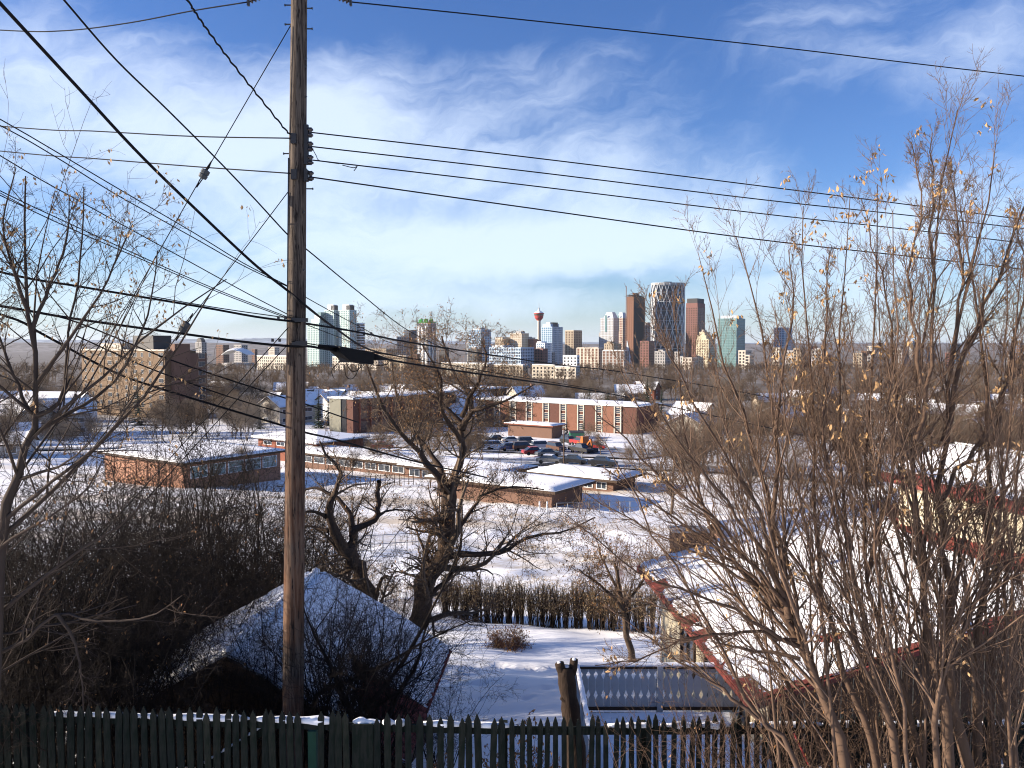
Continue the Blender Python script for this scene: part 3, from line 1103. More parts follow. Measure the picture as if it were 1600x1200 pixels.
def flat_block(name, label, corner, a, b, h, wall, cat='building', over=0.5, fascia='wood_dark', snow=0.28, zb=None, phi=PHI):
    """flat roofed block; local origin at its nearest corner: front face x in [-a, 0], right face y in [0, b]"""
    o = thing(name, label, cat, corner, phi)
    MB().box(-a, 0, 0, b, -2.5, h).build('wall', M[wall], o)
    MB().box(-a - over, over, -over, b + over, h, h + 0.28).build('roof', M[fascia], o)
    snow_on(o, (-a - over, -over, h + .28), (a + 2 * over, 0, 0), (0, b + 2 * over, 0), max(6, int(a / 1.5)), max(6, int(b / 1.5)), snow, seed=len(label))
    return o


# -- brown apartment block at the left
def brown_apartments():
    c = P(259, 656, 280)
    c[2] = G(c[0], 280)
    o = thing('apartment_block', 'tall tan and brown brick apartment block standing among trees at the left', 'building', c, PHI)
    zt = float(P(259, 548.5, 280)[2] - c[2])
    L, Wd = 54, 12
    MB().box(-L, 0, 0, Wd, -2, zt).build('wall', M['brick_tan'], o)
    MB().box(-L - .2, .2, -.2, Wd + .2, zt, zt + .5).build('parapet', M['stone'], o)
    MB().box(.02, 2.6, 2.2, 8.0, -2, zt + 2.4).build('stair_tower', M['brick_brown'], o)
    MB().box(.02, 1.2, 8.2, Wd + 3.5, -2, zt - .8).build('side_wing', M['brick_brown'], o)
    MB().box(-26, -13, 4, 11, zt + .5, zt + 5.4).build('plant_room', M['dark'], o)
    MB().box(-46, -32, 3, 11, zt + .5, zt + 2.6).build('plant_room', M['stone'], o)
    fl = 2.9
    n = int(zt / fl)
    for k in range(n):
        z = zt - 1.0 - fl * k - 1.2
        if z < 0:
            break
        for j, u in enumerate((-3.6, -9.5, -14.3, -19.5, -24.5, -30.5, -36, -41.5, -47, -52)):
            w = 2.8 if j in (0, 3, 6) else 1.5
            window(o, 'front', u, z, w, 1.6, 'stone', nx=2 if w > 2 else 1)
        window(o, 'right', 12.2, z - .5, 2.6, 1.8, 'stone', nx=2, y=1.2)
    mb = MB()
    for k in range(n):
        mb.box(.02, 1.35, Wd + 3.55, Wd + 5.4, zt - 1.6 - fl * k, zt - 1.3 - fl * k)
    mb.build('balcony', M['stone'], o)


brown_apartments()


# -- red brick college block: left wing and right wing
M['olive'] = mat('grey_olive_render', (0.20, 0.195, 0.15), var=0.15, scale=1.0)


M['panel_sunlit'] = mat('sunlit_brick_panel', (0.19, 0.086, 0.055), var=0.35, scale=2.5)  # same brick, coloured as if caught by grazing sun
M['panel_shaded'] = mat('shaded_brick_panel', (0.10, 0.044, 0.032), var=0.35, scale=2.5)  # same brick in a painted shade tone, used for the walls too


def red_wing(label, corner_px, Y, ytop, a, b, side, cols):
    c = P(*corner_px, Y)
    c[2] = G(c[0], Y)
    h = float(P(corner_px[0], ytop, Y)[2] - c[2])
    o = flat_block('brick_block', label, c, a, b, h, 'panel_shaded', over=0.55, fascia='white', snow=0.16)
    fl = h / 3.0
    if side == 'front':
        # brick panels stand proud between window strips
        n = cols
        for i in range(n):
            u = -a + 1.0 + i * (a - 1.5) / n
            for k in range(3):
                window(o, 'front', u, 0.5 + k * fl, 1.5, fl - 0.75, 'stone', nx=1, ny=3, fw=.14, y=-.02)
            MB().box(u - .34, u - .06, -.32, 0, 0, h).build('white_fin', M['stone'], o)
            MB().box(u + 1.56, u + 1.84, -.32, 0, 0, h).build('white_fin', M['stone'], o)
            if i < n - 1:
                MB().box(u + 2.0, u + (a - 1.5) / n - .5, -.2, 0, 0, h - .02).build('brick_panel', M['panel_sunlit' if i % 2 else 'panel_shaded'], o)
    else:
        for i in range(cols):
            u = 2.6 + i * (b - 3) / cols
            for k in range(3):
                window(o, 'right', u, 0.5 + k * fl, 2.4, fl - 0.6, 'brick_brown', 'glass_brown', nx=2, ny=2, fw=.12, y=.02)
            MB().box(0, .35, u - .55, u - .15, 0, h - .02).build('brick_pier', M['brick_red'], o)
        MB().box(-a, -a * .5, -.25, 0, -2, h - .05).build('end_wall', M['olive'], o)
        MB().box(-a * .5 + .05, -a * .28, -.06, 0, -2, h - .05).build('recess_shade_panel', M['glass_dark'], o)  # flat dark panel paints the shade of a recess
    return o


red_wing('red brick college wing whose narrow pale end faces left, right of the pole', (552, 690), 212, 624, 8.5, 68, 'right', 16)
red_wing('long red brick college wing with white window strips behind the parking lot', (994, 700), 214, 636, 52, 14, 'front', 9)
c = P(862, 690, 200)
c[2] = G(c[0], 200)
flat_block('entrance_block', 'single storey brick entrance block with snowy roof before the long college wing', c, 13, 5, 2.9, 'brick_brown', over=.8, fascia='brick_red')


# -- school
def school(label, corner_px, Y, ytop, a, b, wall, right_wall=None, front_win=0, right_win=0, over=0.7, strip=False, zdrop=0.0):
    c = P(*corner_px, Y)
    h = float(P(corner_px[0], ytop, Y)[2] - c[2])
    o = flat_block('school_wing', label, c, a, b, h, wall, over=over)
    for i in range(front_win):
        u = -a + 0.8 + i * (a - 1.2) / front_win
        window(o, 'front', u, h * .38, (a - 1.2) / front_win - .5, h * .5, 'white', nx=2, y=-.02)
    for i in range(right_win):
        u = .7 + i * (b - 1.0) / right_win
        window(o, 'right', u, h * .30, (b - 1.0) / right_win - .35, h * .58, 'white', 'glass_teal', nx=2, ny=2, y=.02)
    return o


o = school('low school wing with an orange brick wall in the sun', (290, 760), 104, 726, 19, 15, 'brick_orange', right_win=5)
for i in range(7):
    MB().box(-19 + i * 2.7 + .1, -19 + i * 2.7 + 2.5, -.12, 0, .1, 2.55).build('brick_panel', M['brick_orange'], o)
school('second low school wing with greenish windows right of the orange wall', (662, 752), 120, 730, 30, 8, 'brick_brown', front_win=10)
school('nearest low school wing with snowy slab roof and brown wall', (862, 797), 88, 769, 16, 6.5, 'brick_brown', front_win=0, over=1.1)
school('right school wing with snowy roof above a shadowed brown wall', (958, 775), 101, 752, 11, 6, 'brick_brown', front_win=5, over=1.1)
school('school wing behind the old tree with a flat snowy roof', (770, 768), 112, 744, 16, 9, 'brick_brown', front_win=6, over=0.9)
mb = MB()


def hip_hall():
    Y = 140
    c = P(495, 708, Y)
    h = float(P(495, 697, Y)[2] - c[2]) + .4
    o = thing('hip_roof_hall', 'low brick hall under a wide snowy pyramid roof just behind the pole', 'building', c, PHI)
    a, b, ov = 15.5, 11, .9
    MB().box(-a, 0, 0, b, -3, h).build('wall', M['brick_red'], o)
    apex = h + 1.3
    A = [(-a - ov, -ov), (ov, -ov), (ov, b + ov), (-a - ov, b + ov)]
    p, q2 = (-a * .62, b * .5), (-a * .38, b * .5)
    for nm, mm, dz in (('roof', 'wood_dark', 0), ('snow_cap', 'snow', .26)):
        mb = MB()
        z0 = h + dz
        v = [(x, y, h if nm == 'roof' else h + .02) for x, y in A] + [(x, y, z0 + .18) for x, y in A] + [(*p, apex + dz), (*q2, apex + dz)]
        mb.add(v, [(3, 2, 1, 0), (0, 1, 5, 4), (1, 2, 6, 5), (2, 3, 7, 6), (3, 0, 4, 7), (4, 5, 9, 8), (6, 7, 8, 9)], [(5, 6, 9), (7, 4, 8)])
        mb.build(nm, M[mm], o)
    for i in range(4):
        window(o, 'front', -a + 1.5 + i * 3.6, h * .35, 2.2, h * .45, 'white', nx=2, y=-.02)


hip_hall()


# -- houses with pitched snowy roofs
def house(label, px, py, Y, w, d, h, rh, rz, wall, group=None, chimney=False, wins=3, storeys=1, seed=0):
    c = P(px, py, Y)
    c[2] = G(c[0], c[1])
    o = thing('house', label, 'house', c, rz, group)
    MB().box(-w / 2, w / 2, -d / 2, d / 2, -2, h).build('wall', M[wall], o)
    for s in (-1, 1):
        x = s * (w / 2 - .01)
        MB().tri((x, -d / 2, h), (x, d / 2, h), (x, 0, h + rh)).build('gable', M[wall], o)
    ov = .55
    sl = rh / (d / 2)
    mb = MB()
    e = d / 2 + ov
    z0 = h - ov * sl
    for s in (-1, 1):
        mb.hexa([(-w / 2 - ov, s * e, z0), (w / 2 + ov, s * e, z0), (w / 2 + ov, 0, h + rh), (-w / 2 - ov, 0, h + rh)], [(-w / 2 - ov, s * e, z0 + .18), (w / 2 + ov, s * e, z0 + .18), (w / 2 + ov, 0, h + rh + .18), (-w / 2 - ov, 0, h + rh + .18)])
    mb.build('roof', M['wood_dark'], o)
    for s in (-1, 1):
        snow_on(o, (-w / 2 - ov, 0, h + rh + .19), (w + 2 * ov, 0, 0), (0, s * e, -(rh + ov * sl)), 10, 6, .26, seed=seed + s + 3)
    for k in range(storeys):
        for i in range(wins):
            ww = (w - 1.6) / wins - .6
            window(o, 'front', -w / 2 + 1.0 + i * (w - 1.6) / wins, 0.8 + k * 2.7, ww, 1.3, 'white', nx=2, y=-d / 2)
        window(o, 'right', -d * .2, 0.8 + k * 2.7, min(2.0, d * .4), 1.3, 'white', nx=2, y=w / 2)
        window(o, 'left', d * .2, 0.8 + k * 2.7, min(2.0, d * .4), 1.3, 'white', nx=2, y=-w / 2)
    if chimney:
        MB().box(w * .18, w * .18 + .8, -.4, .4, h + rh * .4, h + rh + 1.1).build('chimney', M['brick_brown'], o)
    return o


R = math.radians
house('tall pale house with a gridded bay window under thick snow at the left edge', 20, 660, 200, 15, 10, 6.2, 3.2, R(-20), 'beige', storeys=2, seed=1)
house('dark grey house with blue shaded snowy roof left of the brown apartment block', 102, 655, 215, 12, 10, 6.0, 3.4, R(25), 'grey', storeys=2, seed=2, chimney=True)
house('long sunlit snowy roofed house behind the gridded bay window house', 80, 625, 262, 24, 11, 6.0, 3.5, R(-8), 'white', storeys=2, seed=3)
house('farthest snowy roofed house at the left edge with dark dormer side', 12, 622, 265, 15, 12, 6.0, 4.0, R(40), 'dark', storeys=2, seed=4, chimney=True)
house('small house with rounded snow drift roof lowest at the left edge', 4, 700, 150, 9, 7, 2.6, 1.8, R(15), 'grey', seed=5)
house('white porch house with snow heaped on its roof below the gridded bay window', 32, 672, 182, 7, 6, 3.2, 1.6, R(30), 'white', seed=6)
house('beige house with a front gable peeking out left of the pole', 447, 622, 262, 14, 11, 5.6, 3.0, R(55), 'beige', storeys=2, seed=7, chimney=True)
house('wide snowy roofed house directly right of the pole above dark spruces', 498, 615, 290, 20, 14, 5.4, 4.2, R(-18), 'beige', storeys=2, seed=8, chimney=True)
house('house with a steep cross gable right of the wide snowy roof', 536, 610, 305, 12, 10, 5.4, 4.2, R(48), 'tan', storeys=2, seed=9, chimney=True)
house('house with little tower chimney behind the spruces', 578, 618, 275, 17, 11, 5.8, 3.6, R(-25), 'beige', storeys=2, seed=10, chimney=True)
house('snowy roofed house with a sun facing gable left of the old tree crown', 612, 632, 240, 15, 11, 5.0, 3.4, R(40), 'tan', storeys=2, seed=11)
house('pale gabled house seen through the crown of the old tree', 738, 625, 250, 12, 10, 5.8, 4.0, R(35), 'white', storeys=2, seed=12)
house('white house with a low roof behind the old tree crown', 700, 630, 246, 14, 9, 4.2, 2.4, R(-15), 'white', seed=13)
house('long low snowy roofed house between old tree and long college wing', 790, 612, 300, 20, 10, 4.0, 2.4, R(-12), 'beige', seed=14)
_rh = np.random.default_rng(21)
_spots = []
for i in range(400):
    px, Y = _rh.uniform(1075, 1720), _rh.uniform(165, 430)
    x = (px - 800) / F * Y
    if all((x - a) ** 2 + (Y - b) ** 2 > 19 ** 2 for a, b in _spots):
        _spots.append((x, Y))
_spots = sorted(_spots[:30], key=lambda q: q[0] / q[1])
_cols = [('beige', 'beige'), ('white', 'white'), ('tan', 'tan'), ('brick_brown', 'brown'), ('grey', 'grey'), ('cream', 'cream')]
_ord = ['leftmost', 'second from the left', 'middle one', 'second from the right', 'rightmost']
for i, (x, Y) in enumerate(_spots):
    house('%s walled house behind the saplings, %s of that wall colour' % (_cols[i % 6][1], _ord[i // 6]), 800 + x / Y * F, 538 - float(G(x, Y)) / Y * F, Y, _rh.uniform(9, 14), _rh.uniform(8, 11), _rh.uniform(2.8, 5.0), _rh.uniform(1.6, 3.2), _rh.uniform(-1.0, 1.0),
          _cols[i % 6][0], group='snow roofed houses behind the saplings', seed=30 + i, chimney=i % 3 == 0)


_spots = []
for i in range(600):
    px, Y = _rh.uniform(300, 1010), _rh.uniform(285, 440)
    x = (px - 800) / F * Y
    if all((x - a) ** 2 + (Y - b) ** 2 > 21 ** 2 for a, b in _spots) and not (140 < px < 345 and Y < 320):
        _spots.append((x, Y))
_spots = sorted(_spots[:20], key=lambda q: q[0] / q[1])
_cols = [('beige', 'beige'), ('white', 'white'), ('tan', 'tan'), ('grey', 'grey'), ('brick_red', 'red')]
_ord = ['leftmost', 'second from the left', 'second from the right', 'rightmost']
for i, (x, Y) in enumerate(_spots):
    house('%s house in the woods beyond the college, %s of its colour' % (_cols[i % 5][1], _ord[i // 5]), 800 + x / Y * F, 538 - float(G(x, Y)) / Y * F, Y, _rh.uniform(11, 17), _rh.uniform(9, 12), _rh.uniform(4.5, 6.5), _rh.uniform(2.4, 4), _rh.uniform(-1.0, 1.0),
          _cols[i % 5][0], group='snowy houses in the woods beyond the college', seed=90 + i, chimney=i % 3 == 0, storeys=2)


# ================================================================ cars
def paint(name, col):
    return mat(name, col, rough=0.35, var=0.12, scale=2.0, spec=0.5)


PAINT = {'black': paint('black_paint', (0.012, 0.012, 0.014)), 'grey': paint('grey_paint', (0.10, 0.105, 0.11)), 'white': paint('white_car_paint', (0.7, 0.7, 0.7)),
         'red': paint('red_car_paint', (0.28, 0.02, 0.02)), 'silver': paint('silver_paint', (0.38, 0.39, 0.40)), 'brown': paint('brown_paint', (0.09, 0.045, 0.03)),
         'blue': paint('blue_paint', (0.03, 0.06, 0.16)), 'orange': paint('orange_paint', (0.36, 0.12, 0.025)), 'green': paint('green_bin_paint', (0.02, 0.14, 0.07))}
M['tyre'] = mat('tyre_rubber', (0.015, 0.015, 0.016), var=0.2, scale=9)
M['lamp'] = mat('lamp_lens', (0.55, 0.5, 0.45), rough=0.2, var=0.1, scale=5)


def car(label, px, py, col, rz, kind='sedan', name='parked_car', cat='car', snow=False, Y=None):
    p = GP(px, py)
    o = thing(name, label, cat, p, rz, 'cars parked below the college')
    o.location.z = float(G(p[0], p[1])) + .28
    if kind == 'sedan':
        body = [(-2.2, .35), (2.2, .35), (2.25, .62), (2.1, .82), (1.15, .93), (-1.3, .98), (-2.15, .92), (-2.28, .6)]
        cab = [(-1.75, .95), (1.1, .92), (.45, 1.42), (-1.0, 1.46)]
    elif kind == 'suv':
        body = [(-2.2, .4), (2.2, .4), (2.25, .7), (2.12, .98), (1.2, 1.08), (-2.2, 1.1), (-2.28, .7)]
        cab = [(-2.15, 1.07), (1.15, 1.06), (.6, 1.68), (-1.95, 1.72)]
    else:
        body = [(-2.6, .45), (2.6, .45), (2.65, .8), (2.55, 1.08), (1.5, 1.16), (-2.65, 1.12), (-2.68, .7)]
        cab = [(-.6, 1.1), (1.45, 1.13), (.9, 1.78), (-.45, 1.82)]
    w = .89
    MB().prism(body, 1, -w, w).build('body', PAINT[col], o)
    mb = MB()
    n = len(cab)
    (x0, z0), (x1, z1), (x2, z2), (x3, z3) = cab
    mb.hexa([(x0, -w * .94, z0), (x1, -w * .94, z1), (x1, w * .94, z1), (x0, w * .94, z0)], [(x3, -w * .74, z3), (x2, -w * .74, z2), (x2, w * .74, z2), (x3, w * .74, z3)])
    mb.build('window', M['pane'], o)
    MB().box(x3 - .05, x2 + .05, -w * .76, w * .76, z3 - .03, z3 + .06).build('roof', M['snow'] if snow else PAINT[col], o)
    for sx in (-1.38, 1.38):
        for sy in (-1, 1):
            q = MB()
            ang = np.linspace(0, 2 * math.pi, 13)[:-1]
            q.prism([(sx + .33 * math.cos(t), .33 + .33 * math.sin(t)) for t in ang], 1, sy * (w - .2), sy * (w + .02))
            q.build('wheel', M['tyre'], o)
    for sy in (-.62, .62):
        MB().box(2.12, 2.29, sy - .16, sy + .16, .62, .76).build('headlight', M['lamp'], o)
    return o


for (px, py, col, rz, kind, snow, lab) in (
        (750, 690, 'silver', .2, 'sedan', True, 'silver sedan with snow on its roof leftmost in the lot behind the old tree'),
        (757, 704, 'grey', .2, 'sedan', False, 'dark grey sedan left of the white van in the lot'),
        (774, 704, 'white', .2, 'suv', True, 'white van like car left of the lot seen by the old tree'),
        (797, 706, 'blue', .3, 'sedan', False, 'dark blue sedan in the middle of the lot'),
        (818, 706, 'brown', .3, 'suv', False, 'brown wagon left of the white car in the lot'),
        (847, 704, 'white', .3, 'suv', False, 'bright white car nearest the middle of the lot'),
        (835, 713, 'red', .3, 'sedan', False, 'dull red sedan below the bright white car'),
        (856, 716, 'grey', .3, 'sedan', False, 'dark sedan right of the dull red sedan'),
        (869, 707, 'brown', -1.0, 'suv', False, 'brown car right of the bright white car'),
        (889, 696, 'black', -1.0, 'suv', False, 'black car left of the green dumpster'),
        (906, 698, 'red', -1.0, 'truck', False, 'red pickup truck below the green dumpster'),
        (907, 710, 'black', -.9, 'truck', False, 'dark pickup truck beside the orange loader'),
        (930, 704, 'red', -.4, 'sedan', False, 'small red car right of the orange loader'),
        (897, 728, 'black', -.35, 'sedan', False, 'black sedan on the street, left of two above the school roof'),
        (942, 731, 'black', -.35, 'sedan', False, 'black sedan on the street, right of two above the school roof'),
        (860, 727, 'grey', -.35, 'sedan', True, 'grey sedan half hidden on the street beside the black sedans'),
        (569, 701, 'black', .2, 'suv', False, 'dark car parked just right of the pyramid roof hall'),
        (597, 704, 'red', .2, 'sedan', False, 'red car right of the dark car near the pyramid roof hall'),
        (778, 692, 'black', .2, 'sedan', False, 'black sedan in the rear row of the lot near the entrance block'),
        (800, 694, 'silver', .2, 'sedan', True, 'snowy silver sedan in the rear row of the lot'),
        (825, 697, 'grey', .2, 'suv', False, 'grey wagon in the rear row of the lot')):
    car(lab, px, py, col, rz, kind, 'pickup_truck' if kind == 'truck' else 'parked_car', 'truck' if kind == 'truck' else 'car', snow)


def dumpster():
    p = GP(901, 689)
    o = thing('dumpster', 'green metal dumpster at the top of the parking lot', 'dumpster', p, .1)
    o.location.z = float(G(p[0], p[1])) + .28
    MB().hexa([(-1.5, -.9, 0), (1.5, -.9, 0), (1.5, .9, 0), (-1.5, .9, 0)], [(-1.7, -1.0, 1.7), (1.7, -1.0, 1.7), (1.7, 1.1, 2.0), (-1.7, 1.1, 2.0)]).build('bin', PAINT['green'], o)
    MB().hexa([(-1.75, -1.05, 1.72), (1.75, -1.05, 1.72), (1.75, 1.15, 2.02), (-1.75, 1.15, 2.02)], [(-1.7, -1., 1.85), (1.7, -1., 1.85), (1.7, 1.1, 2.15), (-1.7, 1.1, 2.15)]).build('lid', M['dark'], o)


dumpster()


def loader():
    p = GP(915, 708)
    o = thing('wheel_loader', 'orange loader standing beside the dark pickup truck', 'loader', p, -1.2)
    o.location.z = float(G(p[0], p[1])) + .28
    MB().prism([(-2.2, .8), (1.0, .8), (1.2, 1.3), (-.2, 1.6), (-2.2, 1.8)], 1, -.8, .8).build('body', PAINT['orange'], o)
    MB().hexa([(-1.0, -.7, 1.7), (.2, -.7, 1.6), (.2, .7, 1.6), (-1.0, .7, 1.7)], [(-.9, -.65, 3.0), (0, -.65, 3.0), (0, .65, 3.0), (-.9, .65, 3.0)]).build('cab', PAINT['orange'], o)
    MB().bar((.6, 0, 1.3), (2.4, 0, 2.6), .35, .3).bar((2.4, 0, 2.6), (3.0, 0, .6), .3, .3).build('arm', PAINT['orange'], o)
    MB().prism([(2.6, .2), (3.6, .2), (3.3, 1.0), (2.8, 1.1)], 1, -1, 1).build('bucket', M['dark'], o)
    for sx in (-1.4, .8):
        for sy in (-1, 1):
            MB().prism([(sx + .6 * math.cos(t), .6 + .6 * math.sin(t)) for t in np.linspace(0, 2 * math.pi, 13)[:-1]], 1, sy * .6, sy * .95).build('wheel', M['tyre'], o)


loader()


# -- lamp and sign posts by the street, posts of the field fences
def post(name, label, cat, px, pyb, pyt, wpx, m, group=None):
    p = GP(px, pyb)
    h = (pyb - pyt) / F * p[1]
    o = tag(MB().lathe([(wpx / 2 / F * p[1], -.4), (wpx / 2.4 / F * p[1], h)], 8).build(name, m), label, cat, group)
    o.location = [float(v) for v in p]
    return o


post('street_lamp_pole', 'thin dark pole rising beside the black sedan on the street', 'pole', 881, 730, 668, 2.4, M['wood_dark'])
post('sign_post', 'thin pale sign post standing in the snow right of the pickup', 'post', 909, 725, 708, 1.5, M['metal_grey'])
post('column', 'pale round column at the corner of the nearest school wing, left of two', 'column', 843, 799, 783, 3, M['white'])
post('column', 'pale round column at the corner of the nearest school wing, right of two', 'column', 855, 799, 783, 3, M['white'])


def field_fence(label, a, b, n, h, m, rails=(0.97,), wires=0):
    A, B = GP(*a), GP(*b)
    o = thing('field_fence', label, 'fence', A)
    pr = None
    for i in range(n):
        f = i / (n - 1)
        q = A + (B - A) * f
        z = float(G(q[0], q[1]))
        loc = (q[0] - A[0], q[1] - A[1], z - A[2])
        if pr is None:
            pr = MB().lathe([(.045, -.3), (.045, h)], 6).build('post', m, o)
            pr.location = loc
        else:
            k = pr.copy()
            COL.objects.link(k)
            k.location = loc
    for rr in rails:
        mb = MB()
        pts = [A + (B - A) * (i / (n - 1)) for i in range(n)]
        pts = [np.array((q[0], q[1], float(G(q[0], q[1])) + h * rr)) - A for q in pts]
        mb.tube(pts, .03, 5)
        mb.build('rail', m, o)


field_fence('long thin wire fence across the snowy field behind the forked tree', (478, 872), (690, 858), 12, 1.3, M['metal_grey'], rails=(1.0, .5))
field_fence('dark paling fence in the snow before the second school wing', (556, 764), (646, 758), 13, 1.6, M['wood_dark'], rails=(.9, .3))
field_fence('wire fence leading right from the nearest school wing', (870, 805), (1000, 800), 9, 1.2, M['metal_grey'], rails=(1.0, .45))
# ================================================================ vegetation
def bark(name, col, **k):
    return mat(name, col, rough=0.9, var=0.35, scale=6, stretch=(3, 3, 0.6), spec=0.15, **k)


M['bark_sapling'] = bark('sapling_bark', (0.104, 0.067, 0.046))
M['twig_sunlit'] = bark('sunlit_twig_bark', (0.155, 0.102, 0.070))  # sapling bark lightened so the upper twigs look sunlit
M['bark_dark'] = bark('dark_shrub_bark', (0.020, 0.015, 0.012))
M['bark_left'] = bark('grey_brown_bark', (0.052, 0.039, 0.031))
M['bark_old'] = mat('furrowed_old_bark', (0.070, 0.050, 0.038), rough=0.95, var=0.5, scale=7, stretch=(5, 5, 0.9), bump=1.0, spec=0.1)
M['bark_far'] = bark('far_twig_bark', (0.125, 0.092, 0.066))
M['bark_grey'] = bark('grey_twig_bark', (0.17, 0.142, 0.115))
M['bark_pole'] = bark('small_tree_bark', (0.13, 0.09, 0.06))
M['seed'] = mat('dry_seed_wing', (0.38, 0.235, 0.11), var=0.45, scale=11, rough=0.8)
M['seed_brown'] = mat('dry_brown_leaf', (0.28, 0.15, 0.065), var=0.5, scale=11, rough=0.85)
M['straw'] = mat('dry_straw_leaf', (0.38, 0.28, 0.15), var=0.4, scale=9)
M['needle'] = mat('spruce_needle', (0.022, 0.036, 0.022), var=0.5, scale=1.4, rough=0.8)
M['pinkish'] = bark('reddish_twig_bark', (0.14, 0.075, 0.06))


def guide(pts, w0, w1, Y, K=14, Y1=None, pw=1.0):
    """picture points at a depth -> smooth world polyline and radii (widths in px of the photograph)"""
    n = len(pts)
    ys = np.linspace(Y, Y if Y1 is None else Y1, n)
    p = np.array([P(a, b, y) for (a, b), y in zip(pts, ys)])
    path = smooth_path(p, K)
    s = np.linspace(0, 1, K) ** .6
    r = (w0 + (w1 - w0) * s) / 2 * path[:, 1] / F
    return path, r


def finish_tree(name, label, cat, loc, trunk, crown, mat_trunk, mat_crown, tips=None, per=0, leaf=0.05, leaf_mat='seed', frac=1.0, group=None, spread=0.06, rng=RNG):
    loc = np.asarray(loc, float)
    o = thing(name, label, cat, loc, 0, group)
    v, q = joined([(p - loc, r, s) for p, r, s in trunk])
    link_mesh('trunk', v, [q], M[mat_trunk], o, smooth=True)
    if crown:
        v, q = joined([(p - loc, r, s) for p, r, s in crown])
        link_mesh('crown', v, [q], M[mat_crown], o, smooth=True)
    if tips is not None and per:
        k = rng.random(len(tips)) < frac
        v, t = leaf_mesh(tips[k] - loc, per, leaf, rng, spread)
        lo = link_mesh('seed_cluster', v, [t], M[leaf_mat], o)
        lo['kind'] = 'stuff'
    return o


# ---------------------------------------------------------------- bare trees of the middle distance: prototypes, then copies
def proto_tree(seed, h, spread, mname, multi=1):
    rg = np.random.default_rng(seed)
    T = []
    for k in range(multi):
        n = 7
        x = rg.uniform(-.5, .5, 2) * (multi > 1)
        p = np.zeros((n, 3))
        d = np.array([x[0] * .8, x[1] * .8, 1.0])
        for i in range(1, n):
            d = d + rg.normal(size=3) * .13
            d[2] = abs(d[2]) + .2
            d /= np.linalg.norm(d)
            p[i] = p[i - 1] + d * h * .75 / (n - 1) * rg.uniform(.85, 1.1)
        p[0, 2] = -.6
        T.append(p)
    tp = np.array(T)
    tr = np.linspace(1, .25, 7)[None] * (0.020 * h / math.sqrt(multi)) * np.ones((multi, 1))
    a, ra = grow(tp, tr, 16 // multi + 5, rg, (.25, 1), (25, 55 * spread), (.38, .72), 5, .10, .16, (.5, .75), .3, taper=.25)
    b, rb = grow(a, ra, 9, rg, (.2, 1), (20, 50), (.4, .75), 4, .06, .2, (.5, .7), .3, rmin=.014, taper=.3)
    c, rc = grow(b, rb, 6, rg, (.15, 1), (20, 55), (.4, .8), 4, .04, .22, (.6, .8), .4, rmin=.011, taper=.3)
    d, rd = grow(c, rc, 3, rg, (.2, 1), (20, 60), (.45, .9), 3, .03, .25, (.7, .9), .5, rmin=.009, taper=.3)
    v, q = joined([(tp, tr, 6), (a, ra, 4)])
    t = link_mesh('trunk', v, [q], M[mname], None, smooth=True)
    v, q = joined([(b, rb, 3), (c, rc, 3), (d, rd, 3)])
    cr = link_mesh('crown', v, [q], M[mname], None, smooth=True)
    r = (t.data, cr.data)
    bpy.data.objects.remove(t)
    bpy.data.objects.remove(cr)
    return r


PROTO = [proto_tree(11, 10, 1.0, 'bark_far'), proto_tree(12, 10, 1.1, 'bark_grey'), proto_tree(13, 10, .9, 'bark_far', 2), proto_tree(14, 10, 1.15, 'bark_grey', 3),
         proto_tree(15, 10, 1.0, 'bark_far', 2), proto_tree(16, 10, 1.2, 'bark_far')]


def place_tree(x, y, h, label, group, k, rz):
    o = thing('bare_tree', label, 'tree', (x, y, float(G(x, y))), rz, group)
    s = h / 10.0
    for nm, me in zip(('trunk', 'crown'), PROTO[k % len(PROTO)]):
        c = bpy.data.objects.new(nm, me)
        COL.objects.link(c)
        c.parent = o
        c.scale = (s, s, s)
    return o


def clear_of_boxes(x, y, boxes):
    for (x0, x1, y0, y1) in boxes:
        px = 800 + x / y * F
        py = 538 - float(G(x, y)) / y * F
        if x0 < px < x1 and y0 < py < y1:
            return False
    return True


def zone(n, pxr, Yr, hr, label, group, seed, boxes=(), mind=4.0, kinds=(0, 1, 2, 3, 4, 5)):
    rg = np.random.default_rng(seed)
    done = []
    for _ in range(n * 12):
        if len(done) >= n:
            break
        px = rg.uniform(*pxr)
        Y = rg.uniform(*Yr)
        x = (px - 800) / F * Y
        if not clear_of_boxes(x, Y, boxes) or any((x - a) ** 2 + (Y - b) ** 2 < mind ** 2 for a, b in done):
            continue
        done.append((x, Y))
        place_tree(x, Y, rg.uniform(*hr), label, group, int(rg.choice(kinds)), rg.uniform(0, 6.3))


# base points that must stay open: lot, roofs and walls in front
OPEN = [(690, 985, 676, 742), (500, 1010, 672, 705), (395, 560, 665, 712), (150, 470, 690, 770), (470, 680, 700, 770), (640, 1000, 735, 810), (120, 330, 640, 676)]
zone(34, (262, 470), (186, 300), (6, 10), 'bare grey tree in the dense grove between the brown apartment block and the pole', 'grey trees right of the brown apartment block', 1, OPEN, 5, (1, 3, 0))
zone(36, (-120, 300), (135, 245), (6, 11), 'bare tree in the grove in front of the brown apartment block', 'trees before the brown apartment block', 2, OPEN, 6)
zone(40, (470, 1020), (274, 350), (7, 10), 'bare tree standing right behind the red brick college', 'trees behind the college', 3, OPEN, 5)
zone(96, (1000, 1720), (84, 260), (6, 10), 'bare brown tree among the houses in the valley at the right', 'trees among the valley houses', 4, [(985, 1100, 640, 730)], 5.5, (0, 2, 4, 5))
zone(84, (-100, 1720), (250, 420), (9, 14), 'bare tree in the broad belt of woods below the skyline', 'trees of the belt of woods', 5, [], 7)
